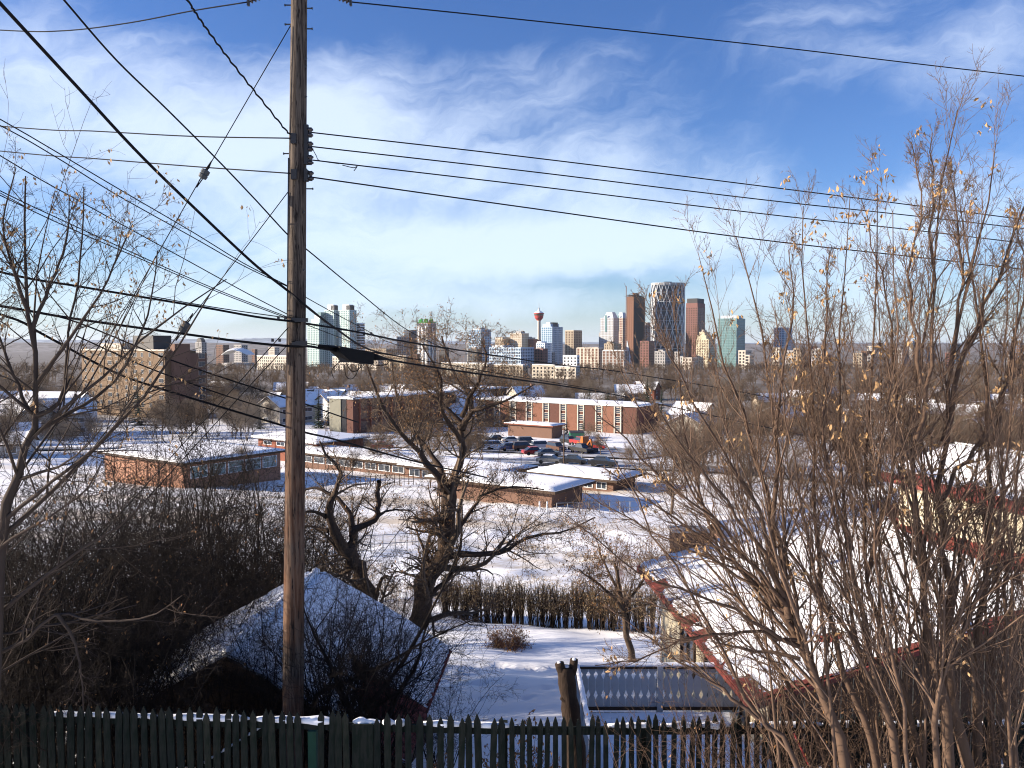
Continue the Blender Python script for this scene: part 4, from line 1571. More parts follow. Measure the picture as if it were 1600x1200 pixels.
zone(9, (560, 760), (128, 172), (5, 8), 'bare bushy tree beside the lot behind the old forked trees', 'trees left of the parking lot', 6, [], 5, (0, 2, 5))
for (px, Y, h, k, lab) in (
        (925, 190, 4.2, 2, 'small leafless shrub tree against the college wall right of the spruces'),
        (672, 104, 5.0, 4, 'brown tree before the second low school wing'),
        (548, 118, 4.0, 0, 'small tree at the left end of the second low school wing'),
        (385, 112, 5.0, 1, 'grey tree at the end of the orange brick school wing'),
        (1000, 120, 6.0, 2, 'brown tree beside the street right of the black sedans'),
        (940, 152, 4.5, 0, 'low brown tree at the right end of the parking lot')):
    place_tree((px - 800) / F * Y, Y, h, lab, None, k, px)


# the far woods read as one mass
def woods():
    rg = np.random.default_rng(77)
    grp = []
    for (n, Y0, Y1, ha, hb, n1, n2, rm) in ((330, 300, 640, 8, 12, 12, 6, .035), (650, 640, 1050, 9, 13, 9, 4, .08), (900, 1050, 2000, 10, 15, 7, 3, .16)):
        Y = Y0 * (Y1 / Y0) ** rg.random(n)
        x = (rg.uniform(-150, 1750, n) - 800) / F * Y
        h = rg.uniform(ha, hb, n)
        z = G(x, Y)
        tp = np.stack([np.stack([x, Y, z - .5], 1), np.stack([x + rg.normal(size=n) * .4, Y, z + h * .4], 1), np.stack([x + rg.normal(size=n) * .8, Y, z + h * .85], 1)], 1)
        tr = np.stack([h * .022, h * .016, h * .006], 1) * max(1, rm / .06)
        a, ra = grow(tp, tr, n1, rg, (.15, 1), (20, 65), (.35, .7), 3, .12, .2, (.6, .8), .5, rmin=rm * 1.3, taper=.25)
        b, rb = grow(a, ra, n2, rg, (.2, 1), (20, 65), (.4, .9), 2, .06, .25, (.7, .9), .6, rmin=rm, taper=.2)
        grp += [(tp, tr, 3), (a, ra, 3), (b, rb, 3)]
        if rm < .05:
            c, rc = grow(b, rb, 3, rg, (.2, 1), (20, 65), (.5, .9), 2, .03, .25, (.7, .9), .6, rmin=rm * .8, taper=.2)
            grp.append((c, rc, 3))
    v, q = joined(grp)
    o = link_mesh('woods', v, [q], M['bark_far'], smooth=True)
    o['kind'] = 'stuff'


woods()


# ---------------------------------------------------------------- spruces
def proto_spruce(seed, h=10.0):
    rg = np.random.default_rng(seed)
    MBt = MB().lathe([(.16, -.5), (.13, h * .5), (.03, h)], 7)
    t = MBt.build('trunk', M['bark_dark'])
    V, T, n = [], [], 0
    z = .5
    while z < h - .15:
        f = z / h
        Rr = (1 - f) ** .8 * h * .21 + .12
        m = int(8 + 9 * (1 - f))
        for i in range(m):
            a = rg.uniform(0, 6.28)
            L = Rr * rg.uniform(.65, 1.12)
            d = np.array([math.cos(a), math.sin(a), 0])
            s = np.array([-d[1], d[0], 0])
            for k in range(3):
                f0, f1 = k / 3, (k + 1.25) / 3
                dz = -.30 * L
                p0 = np.array([0, 0, z]) + d * L * f0 + np.array([0, 0, dz * f0 ** 1.2])
                p1 = np.array([0, 0, z]) + d * L * f1 + np.array([0, 0, dz * f1 ** 1.2 + .10 * L * (k == 2)])
                w = L * (.24 - .05 * k) * rg.uniform(.8, 1.2)
                V += [p0, p0 * .35 + p1 * .65 + s * w + [0, 0, -.28 * w], p1, p0 * .35 + p1 * .65 - s * w + [0, 0, -.28 * w]]
                T += [(n, n + 1, n + 2), (n, n + 2, n + 3)]
                n += 4
        z += .30 + .18 * (1 - f)
    c = link_mesh('needle', V, [np.array(T)], M['needle'])
    r = (t.data, c.data)
    bpy.data.objects.remove(t)
    bpy.data.objects.remove(c)
    return r


SPR = [proto_spruce(31), proto_spruce(32), proto_spruce(33)]
for i, (px, Y, h, lab) in enumerate((
        (497, 236, 11.5, 'dark spruce touching the right edge of the pole, leftmost of the row'),
        (512, 246, 11.5, 'dark spruce second from the pole in the row behind the pale end wall'),
        (528, 240, 12.5, 'dark spruce right above the pale end wall of the brick wing'),
        (546, 252, 11.5, 'dark spruce above the brick pier of the narrow college end'),
        (562, 246, 12.5, 'dark spruce second from the right in the row above the college roof'),
        (583, 254, 12.0, 'dark spruce at the right end of the row above the college roof'),
        (214, 243, 14.5, 'tall dark spruce standing before the brown apartment block'),
        (819, 276, 11.0, 'dark spruce above the left end of the long college roof'),
        (922, 268, 11.5, 'dark spruce behind the middle of the long college roof, left of two'),
        (950, 262, 11.0, 'dark spruce behind the middle of the long college roof, right of two'),
        (1012, 244, 14.0, 'tall dark spruce at the right end of the long college wing'),
        (1034, 262, 12.0, 'dark spruce just right of the tall one at the end of the college wing'),
        (886, 206, 5.6, 'low dark spruce against the college wall beside the entrance block'),
        (912, 203, 5.4, 'bushy dark spruce against the college wall, right of the low one'),
        (898, 262, 8.5, 'small dark spruce left of the pair behind the long college roof'),
        (405, 232, 9.0, 'dark spruce in the grey grove left of the pole'),
        (350, 290, 9.0, 'small dark spruce in the grove right of the brown apartment block'),
        (1010, 330, 12.0, 'dark spruce farther back at the foot of the curved tower'))):
    x = (px - 800) / F * Y
    o = thing('spruce_tree', lab, 'tree', (x, Y, float(G(x, Y))), i * 1.3)
    s = h / 10
    for nm, me in zip(('trunk', 'needle'), SPR[i % 3]):
        c = bpy.data.objects.new(nm, me)
        COL.objects.link(c)
        c.parent = o
        c.scale = (s, s, s)
        if nm == 'needle':
            c['kind'] = 'stuff'


# ---------------------------------------------------------------- guided trees
def guided(name, label, cat, base, limbs, bm, cm, levels, seed, seeds=0, leaf=.05, leaf_mat='seed', frac=.3, spread=.06, group=None, sides=8, K=14):
    """limbs: list of (pts, w0, w1, Y[, Y1]); levels: list of grow keyword sets"""
    rg = np.random.default_rng(seed)
    tr, pp, rr = [], [], []
    for L in limbs:
        p, r = guide(L[0], L[1], min(L[2], 1.3) if name == 'maple_sapling' else L[2], L[3], K, L[4] if len(L) > 4 else None)
        p[1:-1] += rg.normal(size=(K - 2, 3)) * (r[1:-1, None] * .35 + (.012 if name == 'maple_sapling' else 0))
        pp.append(p)
        rr.append(r)
    pts, rad = np.array(pp), np.array(rr)
    crown = []
    cp, cr = pts, rad
    trunk = [(pts, rad * (1 + .06 * rg.normal(size=rad.shape)), sides)]
    tips = [pts[:, -1]]
    for i, kw in enumerate(levels):
        cp, cr = grow(cp, cr, rng=rg, **kw)
        crown.append((cp, cr, 4 if i == 0 else 3))
        tips.append(cp[:, -1])
    tp = np.concatenate(tips[-2:])
    return finish_tree(name, label, cat, base, trunk, crown, bm, cm, tp if seeds else None, seeds, leaf, leaf_mat, frac, group, spread, rg)


SAP = [dict(n=32, t=(.18, 1.0), ang=(14, 36), ln=(.16, .38), K=7, up=.07, wig=.075, rr=(.35, .6), rtip=.25, taper=.78),
       dict(n=8, t=(.12, .98), ang=(20, 46), ln=(.28, .62), K=5, up=.05, wig=.09, rr=(.5, .75), rtip=.35, rmin=.0024),
       dict(n=4, t=(.2, 1), ang=(25, 60), ln=(.25, .55), K=4, up=.04, wig=.13, rr=(.6, .85), rtip=.5, rmin=.0018)]
YS = 7.7


def base_at(px, Y):
    x = (px - 800) / F * Y
    return (x, Y, float(G(x, Y)))


def sap(label, limbs, Y, seed, frac=.05, levels=SAP, name='maple_sapling'):
    p0 = limbs[0][0][0]
    b = base_at(p0[0], Y)
    lim = []
    for i, L in enumerate(limbs):
        pts = list(L[0])
        if i == 0:
            pts[0] = (pts[0][0], 538 - (b[2] - .15) / Y * F)
        lim.append((pts, L[1], L[2], Y, Y + (L[3] if len(L) > 3 else 0.4)))
    return guided(name, label, 'sapling', b, lim, 'bark_sapling', 'twig_sunlit', levels, seed, 8, .055, 'seed', frac * .14, .035, 'maple saplings in front of the picket fence')


sap('thick stemmed maple sapling forking low, its long limbs arching far to the left', [
    ([(1345, 1400), (1322, 1199), (1259, 1045), (1232, 966), (1214, 880), (1197, 769), (1165, 660), (1125, 540), (1092, 400)], 24, 1.2),
    ([(1232, 966), (1217, 862), (1210, 760), (1215, 640), (1240, 480), (1232, 390)], 14, 2),
    ([(1216, 890), (1180, 790), (1120, 690), (1050, 560), (1020, 480)], 9, 1.6, -.5),
    ([(1224, 930), (1150, 800), (1060, 690), (985, 560)], 9, 1.5, -.7),
    ([(1228, 945), (1130, 830), (1010, 720), (925, 635)], 8, 1.5, -.3),
    ([(1234, 970), (1150, 880), (1040, 800), (950, 735)], 8, 1.4, .4),
    ([(1244, 1000), (1160, 985), (1080, 998), (1000, 1030), (930, 1040)], 8, 1.4, -.6),
    ([(1248, 1010), (1140, 950), (1010, 900), (880, 800)], 8, 1.4, -.8),
    ([(1240, 985), (1150, 850), (1080, 760), (1000, 640), (965, 560)], 7, 1.3, .6),
    ([(1236, 960), (1120, 880), (1020, 830), (915, 770)], 7, 1.3, .8),
    ([(1250, 1030), (1150, 1010), (1060, 960), (950, 930)], 7, 1.3, .2)], 7.7, 101, .03,
    [dict(SAP[0], n=19, ln=(.20, .48)), SAP[1], dict(SAP[2], n=3)])
sap('slender maple sapling leaning hard to the left, lowest of the saplings', [
    ([(1280, 1400), (1247, 1187), (1184, 1124), (1120, 1000), (1060, 900), (1000, 790), (945, 690)], 13, 1.6),
    ([(1184, 1124), (1110, 1060), (1030, 1010), (940, 940)], 7, 1.3)], 7.3, 102, .04, [dict(SAP[0], n=12), SAP[1], SAP[2]])
sap('maple sapling curving up past the teal tower with a leaning base', [
    ([(1365, 1400), (1337, 1199), (1292, 1105), (1262, 1020), (1240, 940), (1225, 850), (1222, 740), (1200, 600), (1178, 470), (1150, 370)], 15, 1.8)], 8.1, 103)
sap('straight maple sapling whose tip carries seeds above the small blue tower', [
    ([(1390, 1400), (1375, 1199), (1349, 1142), (1322, 1060), (1300, 970), (1281, 902), (1272, 800), (1268, 700), (1262, 580), (1255, 440), (1255, 322)], 18, 2)], 7.9, 104, .09)
sap('maple sapling in the middle of the clump rising to a thin bare tip', [
    ([(1425, 1400), (1405, 1199), (1375, 1090), (1356, 1004), (1337, 917), (1328, 840), (1318, 740), (1312, 600), (1318, 470), (1328, 310)], 17, 1.8),
    ([(1330, 860), (1300, 760), (1285, 640), (1290, 500), (1296, 400)], 9, 1.5)], 7.6, 105)
sap('maple sapling bending left then straight up to a pointed tip above the wires', [
    ([(1462, 1400), (1442, 1199), (1412, 1090), (1386, 1007), (1360, 936), (1352, 840), (1350, 740), (1362, 600), (1370, 440), (1371, 288)], 15, 1.8),
    ([(1355, 900), (1385, 780), (1400, 660), (1395, 520), (1370, 410), (1345, 310)], 8, 1.5)], 8.3, 106)
sap('tallest maple sapling, its tip with hanging seeds highest of all', [
    ([(1480, 1400), (1476, 1199), (1465, 1090), (1456, 992), (1446, 917), (1439, 840), (1427, 787), (1424, 731), (1431, 675), (1436, 560), (1453, 475), (1465, 307), (1496, 172)], 22, 2),
    ([(1430, 690), (1455, 560), (1458, 420), (1456, 300), (1457, 207)], 9, 1.8),
    ([(1440, 600), (1420, 450), (1440, 330), (1424, 222)], 7, 1.5)], 7.6, 107, .06)
sap('dark thick maple sapling forking wide above the horizon', [
    ([(1506, 1400), (1502, 1199), (1491, 1067), (1480, 955), (1474, 880), (1471, 840), (1469, 750), (1476, 675), (1487, 560), (1512, 440), (1540, 330), (1556, 222)], 25, 2),
    ([(1474, 690), (1500, 560), (1550, 460), (1600, 330), (1640, 240)], 11, 2),
    ([(1472, 780), (1530, 690), (1570, 610), (1610, 560)], 9, 2),
    ([(1484, 580), (1500, 430), (1494, 330), (1480, 260)], 7, 1.6)], 8.0, 108, .05)
sap('pale barked maple sapling with a sharp elbow lit by the sun', [
    ([(1474, 1400), (1468, 1199), (1466, 1085), (1475, 1045), (1521, 951), (1544, 899), (1564, 790), (1574, 675), (1590, 500), (1598, 400)], 15, 1.8)], 7.2, 109)
sap('maple sapling right of the forked one with an even straight stem', [
    ([(1527, 1400), (1525, 1199), (1525, 1067), (1532, 955), (1540, 880), (1548, 760), (1545, 640), (1530, 520), (1510, 400), (1500, 320)], 19, 2),
    ([(1545, 700), (1580, 560), (1600, 430), (1585, 330)], 8, 1.6)], 8.4, 110)
sap('thin maple sapling at the right edge of the picture', [
    ([(1600, 1400), (1590, 1199), (1575, 1100), (1570, 950), (1590, 780), (1600, 600), (1612, 420)], 12, 1.8)], 7.5, 111)
sap('maple sapling just outside the right edge whose branches reach in', [
    ([(1680, 1400), (1650, 1100), (1625, 900), (1640, 650), (1622, 430)], 16, 2),
    ([(1630, 1000), (1570, 850), (1530, 760)], 7, 1.6)], 8.2, 112, .06)
sap('very thin maple sapling between the thick stems, tip beside the wires', [
    ([(1440, 1400), (1425, 1199), (1395, 1060), (1372, 900), (1365, 780), (1390, 640), (1400, 500), (1395, 330)], 9, 1.4)], 7.0, 113)
sap('very thin maple sapling behind the straight stem at the right', [
    ([(1550, 1400), (1545, 1199), (1550, 1050), (1560, 900), (1568, 800), (1562, 640), (1570, 480), (1585, 350)], 9, 1.4)], 8.8, 114)
sap('thin maple sapling sweeping up and left from the foot of the clump', [
    ([(1305, 1400), (1290, 1199), (1240, 1080), (1180, 980), (1120, 850), (1080, 720), (1062, 600), (1050, 470)], 10, 1.4)], 8.6, 115, .04)

_rs = np.random.default_rng(160)
for i in range(16):
    bx = _rs.uniform(1230, 1620)
    lean = (bx - 1440) / 200
    tx = bx + _rs.uniform(-190, 90) + lean * 60
    ty = _rs.uniform(330, 640) + max(0, (1230 - tx)) * .35
    mx = bx + (tx - bx) * .35 + _rs.uniform(-25, 25)
    sap('thin whip of a maple sapling inside the dense clump at the right', [
        ([(bx, 1400), (bx - (bx - mx) * .35, 1180), (mx, 950), ((mx + tx) / 2 + _rs.uniform(-15, 15), 730), (tx, ty)], _rs.uniform(6, 11), 1.4)], _rs.uniform(6.9, 9.0), 161 + i, .05,
        [dict(SAP[0], n=16), SAP[1], dict(SAP[2], n=3)])

# orange brown sucker shoots at the foot of the clump
for k, (px, Y, s, lab) in enumerate(((1210, 8.4, .9, 'tangle of low sucker shoots before the fence left of the saplings'), (1330, 8.7, 1.0, 'tangle of low sucker shoots among the sapling feet'),
                                     (1450, 8.6, 1.0, 'tangle of low sucker shoots under the tallest sapling'), (1570, 8.5, 1.1, 'tangle of low sucker shoots at the right edge'), (1120, 8.8, .75, 'tangle of low sucker shoots by the white railing'))):
    rg = np.random.default_rng(140 + k)
    b = np.array(base_at(px, Y))
    n = 34
    st = np.zeros((n, 6, 3))
    st[:, 0] = b + np.stack([rg.normal(size=n) * .45, rg.normal(size=n) * .2, np.full(n, -.1)], 1)
    d = np.stack([rg.normal(size=n) * .28 - .1, rg.normal(size=n) * .12, np.ones(n)], 1)
    L = rg.uniform(.9, 2.7, n) * s
    for i in range(1, 6):
        d += rg.normal(size=(n, 3)) * .07
        d /= np.linalg.norm(d, axis=1, keepdims=True)
        st[:, i] = st[:, i - 1] + d * (L / 5)[:, None]
    r = np.linspace(1, .35, 6)[None] * rg.uniform(.004, .010, n)[:, None]
    a, ra = grow(st, r, 7, rg, (.15, 1), (30, 75), (.2, .5), 4, .03, .16, (.5, .8), .5, rmin=.0018)
    c_, rc = grow(a, ra, 3, rg, (.2, 1), (30, 70), (.3, .6), 3, .02, .2, (.6, .8), .5, rmin=.0015)
    finish_tree('sucker_shoots', lab, 'shrub', b, [(st, r, 4)], [(a, ra, 3), (c_, rc, 3)], 'bark_sapling', 'bark_sapling', a[:, -1], 3, .04, 'seed_brown', .08, None, .04, rg)

# ---------------------------------------------------------------- tree at the left edge
LT = [dict(n=15, t=(.15, .98), ang=(22, 55), ln=(.22, .5), K=6, up=.04, wig=.10, rr=(.35, .6), rtip=.25, taper=.4),
      dict(n=6, t=(.15, .98), ang=(25, 60), ln=(.3, .65), K=5, up=.04, wig=.14, rr=(.5, .7), rtip=.35, rmin=.0026),
      dict(n=4, t=(.2, 1), ang=(25, 65), ln=(.3, .6), K=4, up=.02, wig=.18, rr=(.6, .85), rtip=.5, rmin=.002)]
YL = 9.0
_b = base_at(-30, YL)
guided('bare_maple', 'bare maple with tan seed clusters filling the left edge above the fence', 'tree', _b, [
    ([(-32, 538 - (_b[2] - .2) / YL * F), (-10, 1000), (5, 815), (25, 752), (42, 690), (57, 647), (57, 562), (45, 487), (40, 437), (38, 360), (40, 275)], 25, 2.2, YL),
    ([(42, 690), (85, 657), (115, 640), (150, 620), (190, 582), (210, 540), (228, 500), (240, 450), (246, 392)], 9, 1.8, YL, YL + .8),
    ([(57, 650), (95, 625), (105, 560), (107, 507), (120, 450), (128, 380), (131, 292)], 9, 1.8, YL, YL + .5),
    ([(57, 600), (100, 540), (150, 470), (185, 400), (207, 350)], 8, 1.5, YL, YL - .3),
    ([(45, 487), (20, 420), (5, 350), (25, 262)], 8, 1.6, YL, YL - .4),
    ([(48, 520), (80, 440), (105, 370), (108, 305)], 8, 1.5, YL, YL + .3),
    ([(5, 815), (72, 760), (130, 715), (180, 665), (215, 610), (268, 545)], 8, 1.5, YL, YL - .6),
    ([(0, 830), (-40, 700), (-30, 560), (-5, 430), (-15, 300)], 10, 2, YL, YL + .6),
    ([(44, 640), (10, 560), (-10, 480), (0, 380)], 7, 1.5, YL, YL)], 'bark_left', 'bark_left', LT, 201, 6, .05, 'seed', .035, .045)
_b = base_at(-75, 9.2)
guided('bare_maple', 'leaning pale limbed tree reaching in low from the left edge over the thicket', 'tree', _b, [
    ([(-75, 538 - (_b[2] - .2) / 9.2 * F), (-70, 1100), (-30, 985), (25, 937), (120, 862), (185, 825), (235, 775)], 15, 1.6, 9.2, 9.0),
    ([(-60, 1020), (-30, 900), (0, 855), (72, 810), (130, 770), (160, 720)], 11, 1.5, 9.2, 8.6),
    ([(-50, 1040), (30, 1005), (90, 960), (150, 970), (230, 965), (285, 930)], 9, 1.4, 9.2, 8.8),
    ([(90, 960), (115, 1000), (128, 1060), (130, 1110)], 8, 1.4, 9.0, 9.0)], 'bark_left', 'bark_left', [dict(LT[0], n=7), dict(LT[1], n=5), dict(LT[2], n=3)], 202, 4, .05, 'seed_brown', .03, .04)

# ---------------------------------------------------------------- shrubs of the dark thicket
def proto_shrub(seed, h, stems=13, n1=9, n2=6, n3=3, lean=.42, mname='bark_dark', r0=.017, leafy=0.0):
    rg = np.random.default_rng(seed)
    st = np.zeros((stems, 8, 3))
    az = rg.uniform(0, 6.3, stems)
    le = rg.uniform(.05, lean, stems)
    d = np.stack([np.cos(az) * le, np.sin(az) * le, np.ones(stems)], 1)
    st[:, 0] = np.stack([np.cos(az) * .15, np.sin(az) * .15, np.full(stems, -.3)], 1)
    L = rg.uniform(.65, 1.05, stems) * h
    for i in range(1, 8):
        d += rg.normal(size=(stems, 3)) * .12
        d[:, 2] = np.maximum(d[:, 2], .2)
        d /= np.linalg.norm(d, axis=1, keepdims=True)
        st[:, i] = st[:, i - 1] + d * (L / 7)[:, None]
    r = np.linspace(1, .25, 8)[None] * rg.uniform(.5, 1.2, stems)[:, None] * r0 * h / 3.5
    a, ra = grow(st, r, n1, rg, (.2, 1), (25, 65), (.22, .5), 5, .04, .16, (.4, .65), .35, taper=.35)
    b, rb = grow(a, ra, n2, rg, (.15, 1), (25, 65), (.3, .6), 4, .03, .2, (.5, .75), .4, rmin=.003)
    c, rc = grow(b, rb, n3, rg, (.2, 1), (25, 70), (.35, .7), 3, .02, .22, (.6, .85), .5, rmin=.0024)
    v, q = joined([(st, r, 5), (a, ra, 3)])
    t = link_mesh('stem', v, [q], M[mname], None, smooth=True)
    v, q = joined([(b, rb, 3), (c, rc, 3)])
    k = link_mesh('twig', v, [q], M[mname], None, smooth=True)
    k['kind'] = 'stuff'
    out = [('stem', t.data), ('twig', k.data)]
    bpy.data.objects.remove(t)
    bpy.data.objects.remove(k)
    if leafy:
        tips = np.concatenate([b[:, -1], c[:, -1]])
        tips = tips[rg.random(len(tips)) < leafy]
        v, tr = leaf_mesh(tips, 2, .06, rg, .05)
        lo = link_mesh('dry_leaf', v, [tr], M['seed_brown'])
        out.append(('dry_leaf', lo.data))
        bpy.data.objects.remove(lo)
    return out


def put_shrub(pr, x, y, s, label, group=None, rz=0.0, cat='shrub', name='bare_shrub'):
    o = thing(name, label, cat, (x, y, float(G(x, y))), rz, group)
    for nm, me in pr:
        c = bpy.data.objects.new(nm, me)
        COL.objects.link(c)
        c.parent = o
        c.scale = (s, s, s)
        if nm in ('twig', 'dry_leaf'):
            c['kind'] = 'stuff'
    return o


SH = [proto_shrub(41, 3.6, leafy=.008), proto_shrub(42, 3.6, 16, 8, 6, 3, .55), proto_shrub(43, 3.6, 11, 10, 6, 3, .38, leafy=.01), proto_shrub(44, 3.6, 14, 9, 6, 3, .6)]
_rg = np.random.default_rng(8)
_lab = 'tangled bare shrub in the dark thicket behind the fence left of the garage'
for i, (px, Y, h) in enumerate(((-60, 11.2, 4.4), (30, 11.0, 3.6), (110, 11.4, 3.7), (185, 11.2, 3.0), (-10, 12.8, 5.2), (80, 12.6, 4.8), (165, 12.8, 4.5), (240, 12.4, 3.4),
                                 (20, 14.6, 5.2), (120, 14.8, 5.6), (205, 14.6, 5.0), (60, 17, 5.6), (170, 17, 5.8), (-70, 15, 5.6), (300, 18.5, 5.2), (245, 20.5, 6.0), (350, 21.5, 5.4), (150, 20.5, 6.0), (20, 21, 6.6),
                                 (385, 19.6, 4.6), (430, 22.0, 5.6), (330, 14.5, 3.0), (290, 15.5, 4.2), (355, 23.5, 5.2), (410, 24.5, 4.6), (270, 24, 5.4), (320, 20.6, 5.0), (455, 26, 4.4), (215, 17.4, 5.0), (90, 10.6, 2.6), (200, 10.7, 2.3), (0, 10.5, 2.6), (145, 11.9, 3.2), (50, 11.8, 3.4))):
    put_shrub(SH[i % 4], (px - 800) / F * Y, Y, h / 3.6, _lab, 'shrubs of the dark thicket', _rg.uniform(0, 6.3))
SL = [proto_shrub(51, 3.6, 12, 9, 5, 3, .30, r0=.013), proto_shrub(52, 3.6, 11, 9, 5, 3, .38, r0=.013)]
for i, (px, Y, h, lab) in enumerate(((505, 12.6, 3.6, 'thin stemmed bare shrub right beside the pole before the garage roof'),
                                      (548, 12.4, 3.4, 'thin stemmed bare shrub before the middle of the shaded garage roof'),
                                      (570, 12.6, 3.3, 'thin stemmed bare shrub before the right half of the garage roof'),
                                      (672, 12.6, 1.5, 'low spreading bare shrub beside the red tiles at the garage corner'),
                                      (690, 13.2, 2.6, 'low bare shrub spreading into the yard right of the garage'),
                                      (430, 12.9, 3.5, 'bare shrub directly left of the pole before the garage gable'),
                                      (400, 20.5, 3.6, 'bare shrub behind the garage ridge left of the pole'), (525, 12.2, 3.0, 'dense low bare shrub at the foot of the garage roof'), (575, 12.9, 3.6, 'tall bare shrub before the shaded garage roof, right of its middle'), (622, 15.6, 2.8, 'bare shrub at the right side of the garage roof'), (480, 12.2, 2.6, 'short bare shrub at the foot of the pole'))):
    put_shrub(SL[i % 2], (px - 800) / F * Y, Y, h / 3.6, lab, None, i * 1.7)
for i, (px, Y, h) in enumerate(((300, 24, 7.4), (345, 22, 7.6), (398, 23, 7.8), (440, 25, 7.2), (505, 30, 6.6), (370, 30, 8.0), (250, 27, 8.0), (425, 34, 7.4), (310, 36, 8))):
    put_shrub(SH[(i * 2) % 4], (px - 800) / F * Y, Y, h / 3.6, 'tall bare shrub rising behind the garage, between the thicket and the pole', 'tall shrubs behind the garage', i * 2.1)
for i, (px, Y, h) in enumerate(((20, 15.5, 6.9), (75, 16.5, 7.2), (135, 17.5, 7.6), (190, 16.0, 7.0), (235, 18.5, 7.8), (330, 19.0, 7.0))):
    put_shrub(SL[i % 2], (px - 800) / F * Y, Y, h / 3.6, 'tall thin stemmed shrub standing above the dark thicket at the left', 'tall thin shrubs above the thicket', i * 1.3)
for i, (px, Y, h, lab) in enumerate(((515, 12.9, 4.2, 'fine twigged shrub reaching the far peak of the garage roof'), (562, 12.5, 3.9, 'fine twigged shrub hiding the lower middle of the garage roof'), (585, 12.9, 3.7, 'fine twigged shrub before the right slope near the big trunk'), (370, 12.6, 3.4, 'fine twigged shrub before the dark garage gable'), (320, 12.7, 3.2, 'fine twigged shrub before the left rake of the garage'))):
    put_shrub(SL[(i + 1) % 2], (px - 800) / F * Y, Y, h / 3.6, lab, None, i * 2.3)
# leaning dark branch trunks across the garage
_b = base_at(560, 12.0)
guided('leaning_shrub', 'shrub with long thick dark branches leaning right across the garage roof', 'shrub', _b, [
    ([(560, 538 - (_b[2] - .1) / 12 * F), (555, 1130), (590, 1085), (640, 1020), (670, 960), (705, 890), (720, 850)], 13, 2, 12.0, 12.4),
    ([(480, 1130), (500, 1085), (560, 1055), (600, 1040), (650, 1010), (700, 985), (760, 960)], 10, 1.5, 12.0, 12.2),
    ([(555, 1130), (520, 1050), (495, 1000), (478, 960), (470, 920)], 10, 1.6, 12.0, 12.0),
    ([(600, 1140), (620, 1090), (650, 1040), (660, 1000), (672, 960)], 11, 2, 12.1, 12.3)], 'bark_dark', 'bark_dark',
    [dict(LT[0], n=9), dict(LT[1], n=5), dict(LT[2], n=3)], 221)

# ---------------------------------------------------------------- the two old forked trees
OT = [dict(n=10, t=(.25, .98), ang=(25, 70), ln=(.22, .55), K=6, up=.03, wig=.2, rr=(.25, .5), rtip=.25, taper=.35),
      dict(n=6, t=(.15, 1), ang=(25, 70), ln=(.35, .7), K=5, up=.02, wig=.24, rr=(.45, .7), rtip=.35, rmin=.006, taper=.3),
      dict(n=4, t=(.15, 1), ang=(25, 75), ln=(.35, .75), K=4, up=.01, wig=.26, rr=(.55, .8), rtip=.5, rmin=.0045),
      dict(n=3, t=(.2, 1), ang=(25, 75), ln=(.35, .8), K=3, up=.0, wig=.26, rr=(.6, .85), rtip=.5, rmin=.0038)]
YO = 24.0
_b = base_at(628, YO)
guided('old_tree', 'big old tree with furrowed trunk, wide twiggy crown before the brick college', 'tree', _b, [
    ([(628, 538 - (_b[2] - .3) / YO * F), (645, 1000), (662, 945), (682, 900), (694, 855), (701, 800), (700, 762)], 37, 24, YO),
    ([(700, 768), (692, 752), (667, 722), (645, 695), (625, 676), (600, 640), (582, 598), (570, 560)], 17, 2.5, YO, YO - 1.5),
    ([(700, 770), (694, 748), (680, 715), (662, 693), (640, 668), (620, 620), (612, 560)], 15, 2.5, YO, YO + 1.5),
    ([(700, 772), (706, 745), (718, 715), (722, 695), (720, 662), (713, 650), (679, 622), (662, 605), (645, 575), (640, 520)], 17, 2.5, YO, YO + .8),
    ([(720, 668), (730, 655), (742, 642), (772, 632), (800, 622), (835, 600)], 12, 2.5, YO, YO - 1),
    ([(722, 672), (737, 640), (736, 615), (719, 600), (700, 560), (690, 525)], 11, 2.5, YO, YO + 2),
    ([(722, 650), (745, 600), (760, 560), (752, 530)], 9, 2, YO, YO - 1.5),
    ([(692, 880), (706, 872), (735, 864), (783, 864), (800, 854), (820, 842), (855, 834), (888, 829), (930, 808)], 14, 2, YO, YO - 1.0),
    ([(700, 850), (712, 832), (742, 790), (755, 772), (800, 760), (850, 765)], 11, 2, YO, YO + 1.0),
    ([(697, 830), (690, 816), (672, 812), (662, 818)], 9, 3, YO, YO - .6),
    ([(662, 945), (690, 915), (705, 895), (720, 850), (722, 790)], 11, 2.5, YO, YO + 1.2),
    ([(720, 690), (690, 640), (688, 590), (660, 540)], 10, 2, YO, YO - 1.8)], 'bark_old', 'bark_far', [dict(OT[0], n=16), dict(OT[1], n=7), OT[2], OT[3]], 301, 2, .055, 'seed_brown', .24, .10, K=12)
_b = base_at(604, 21.0)
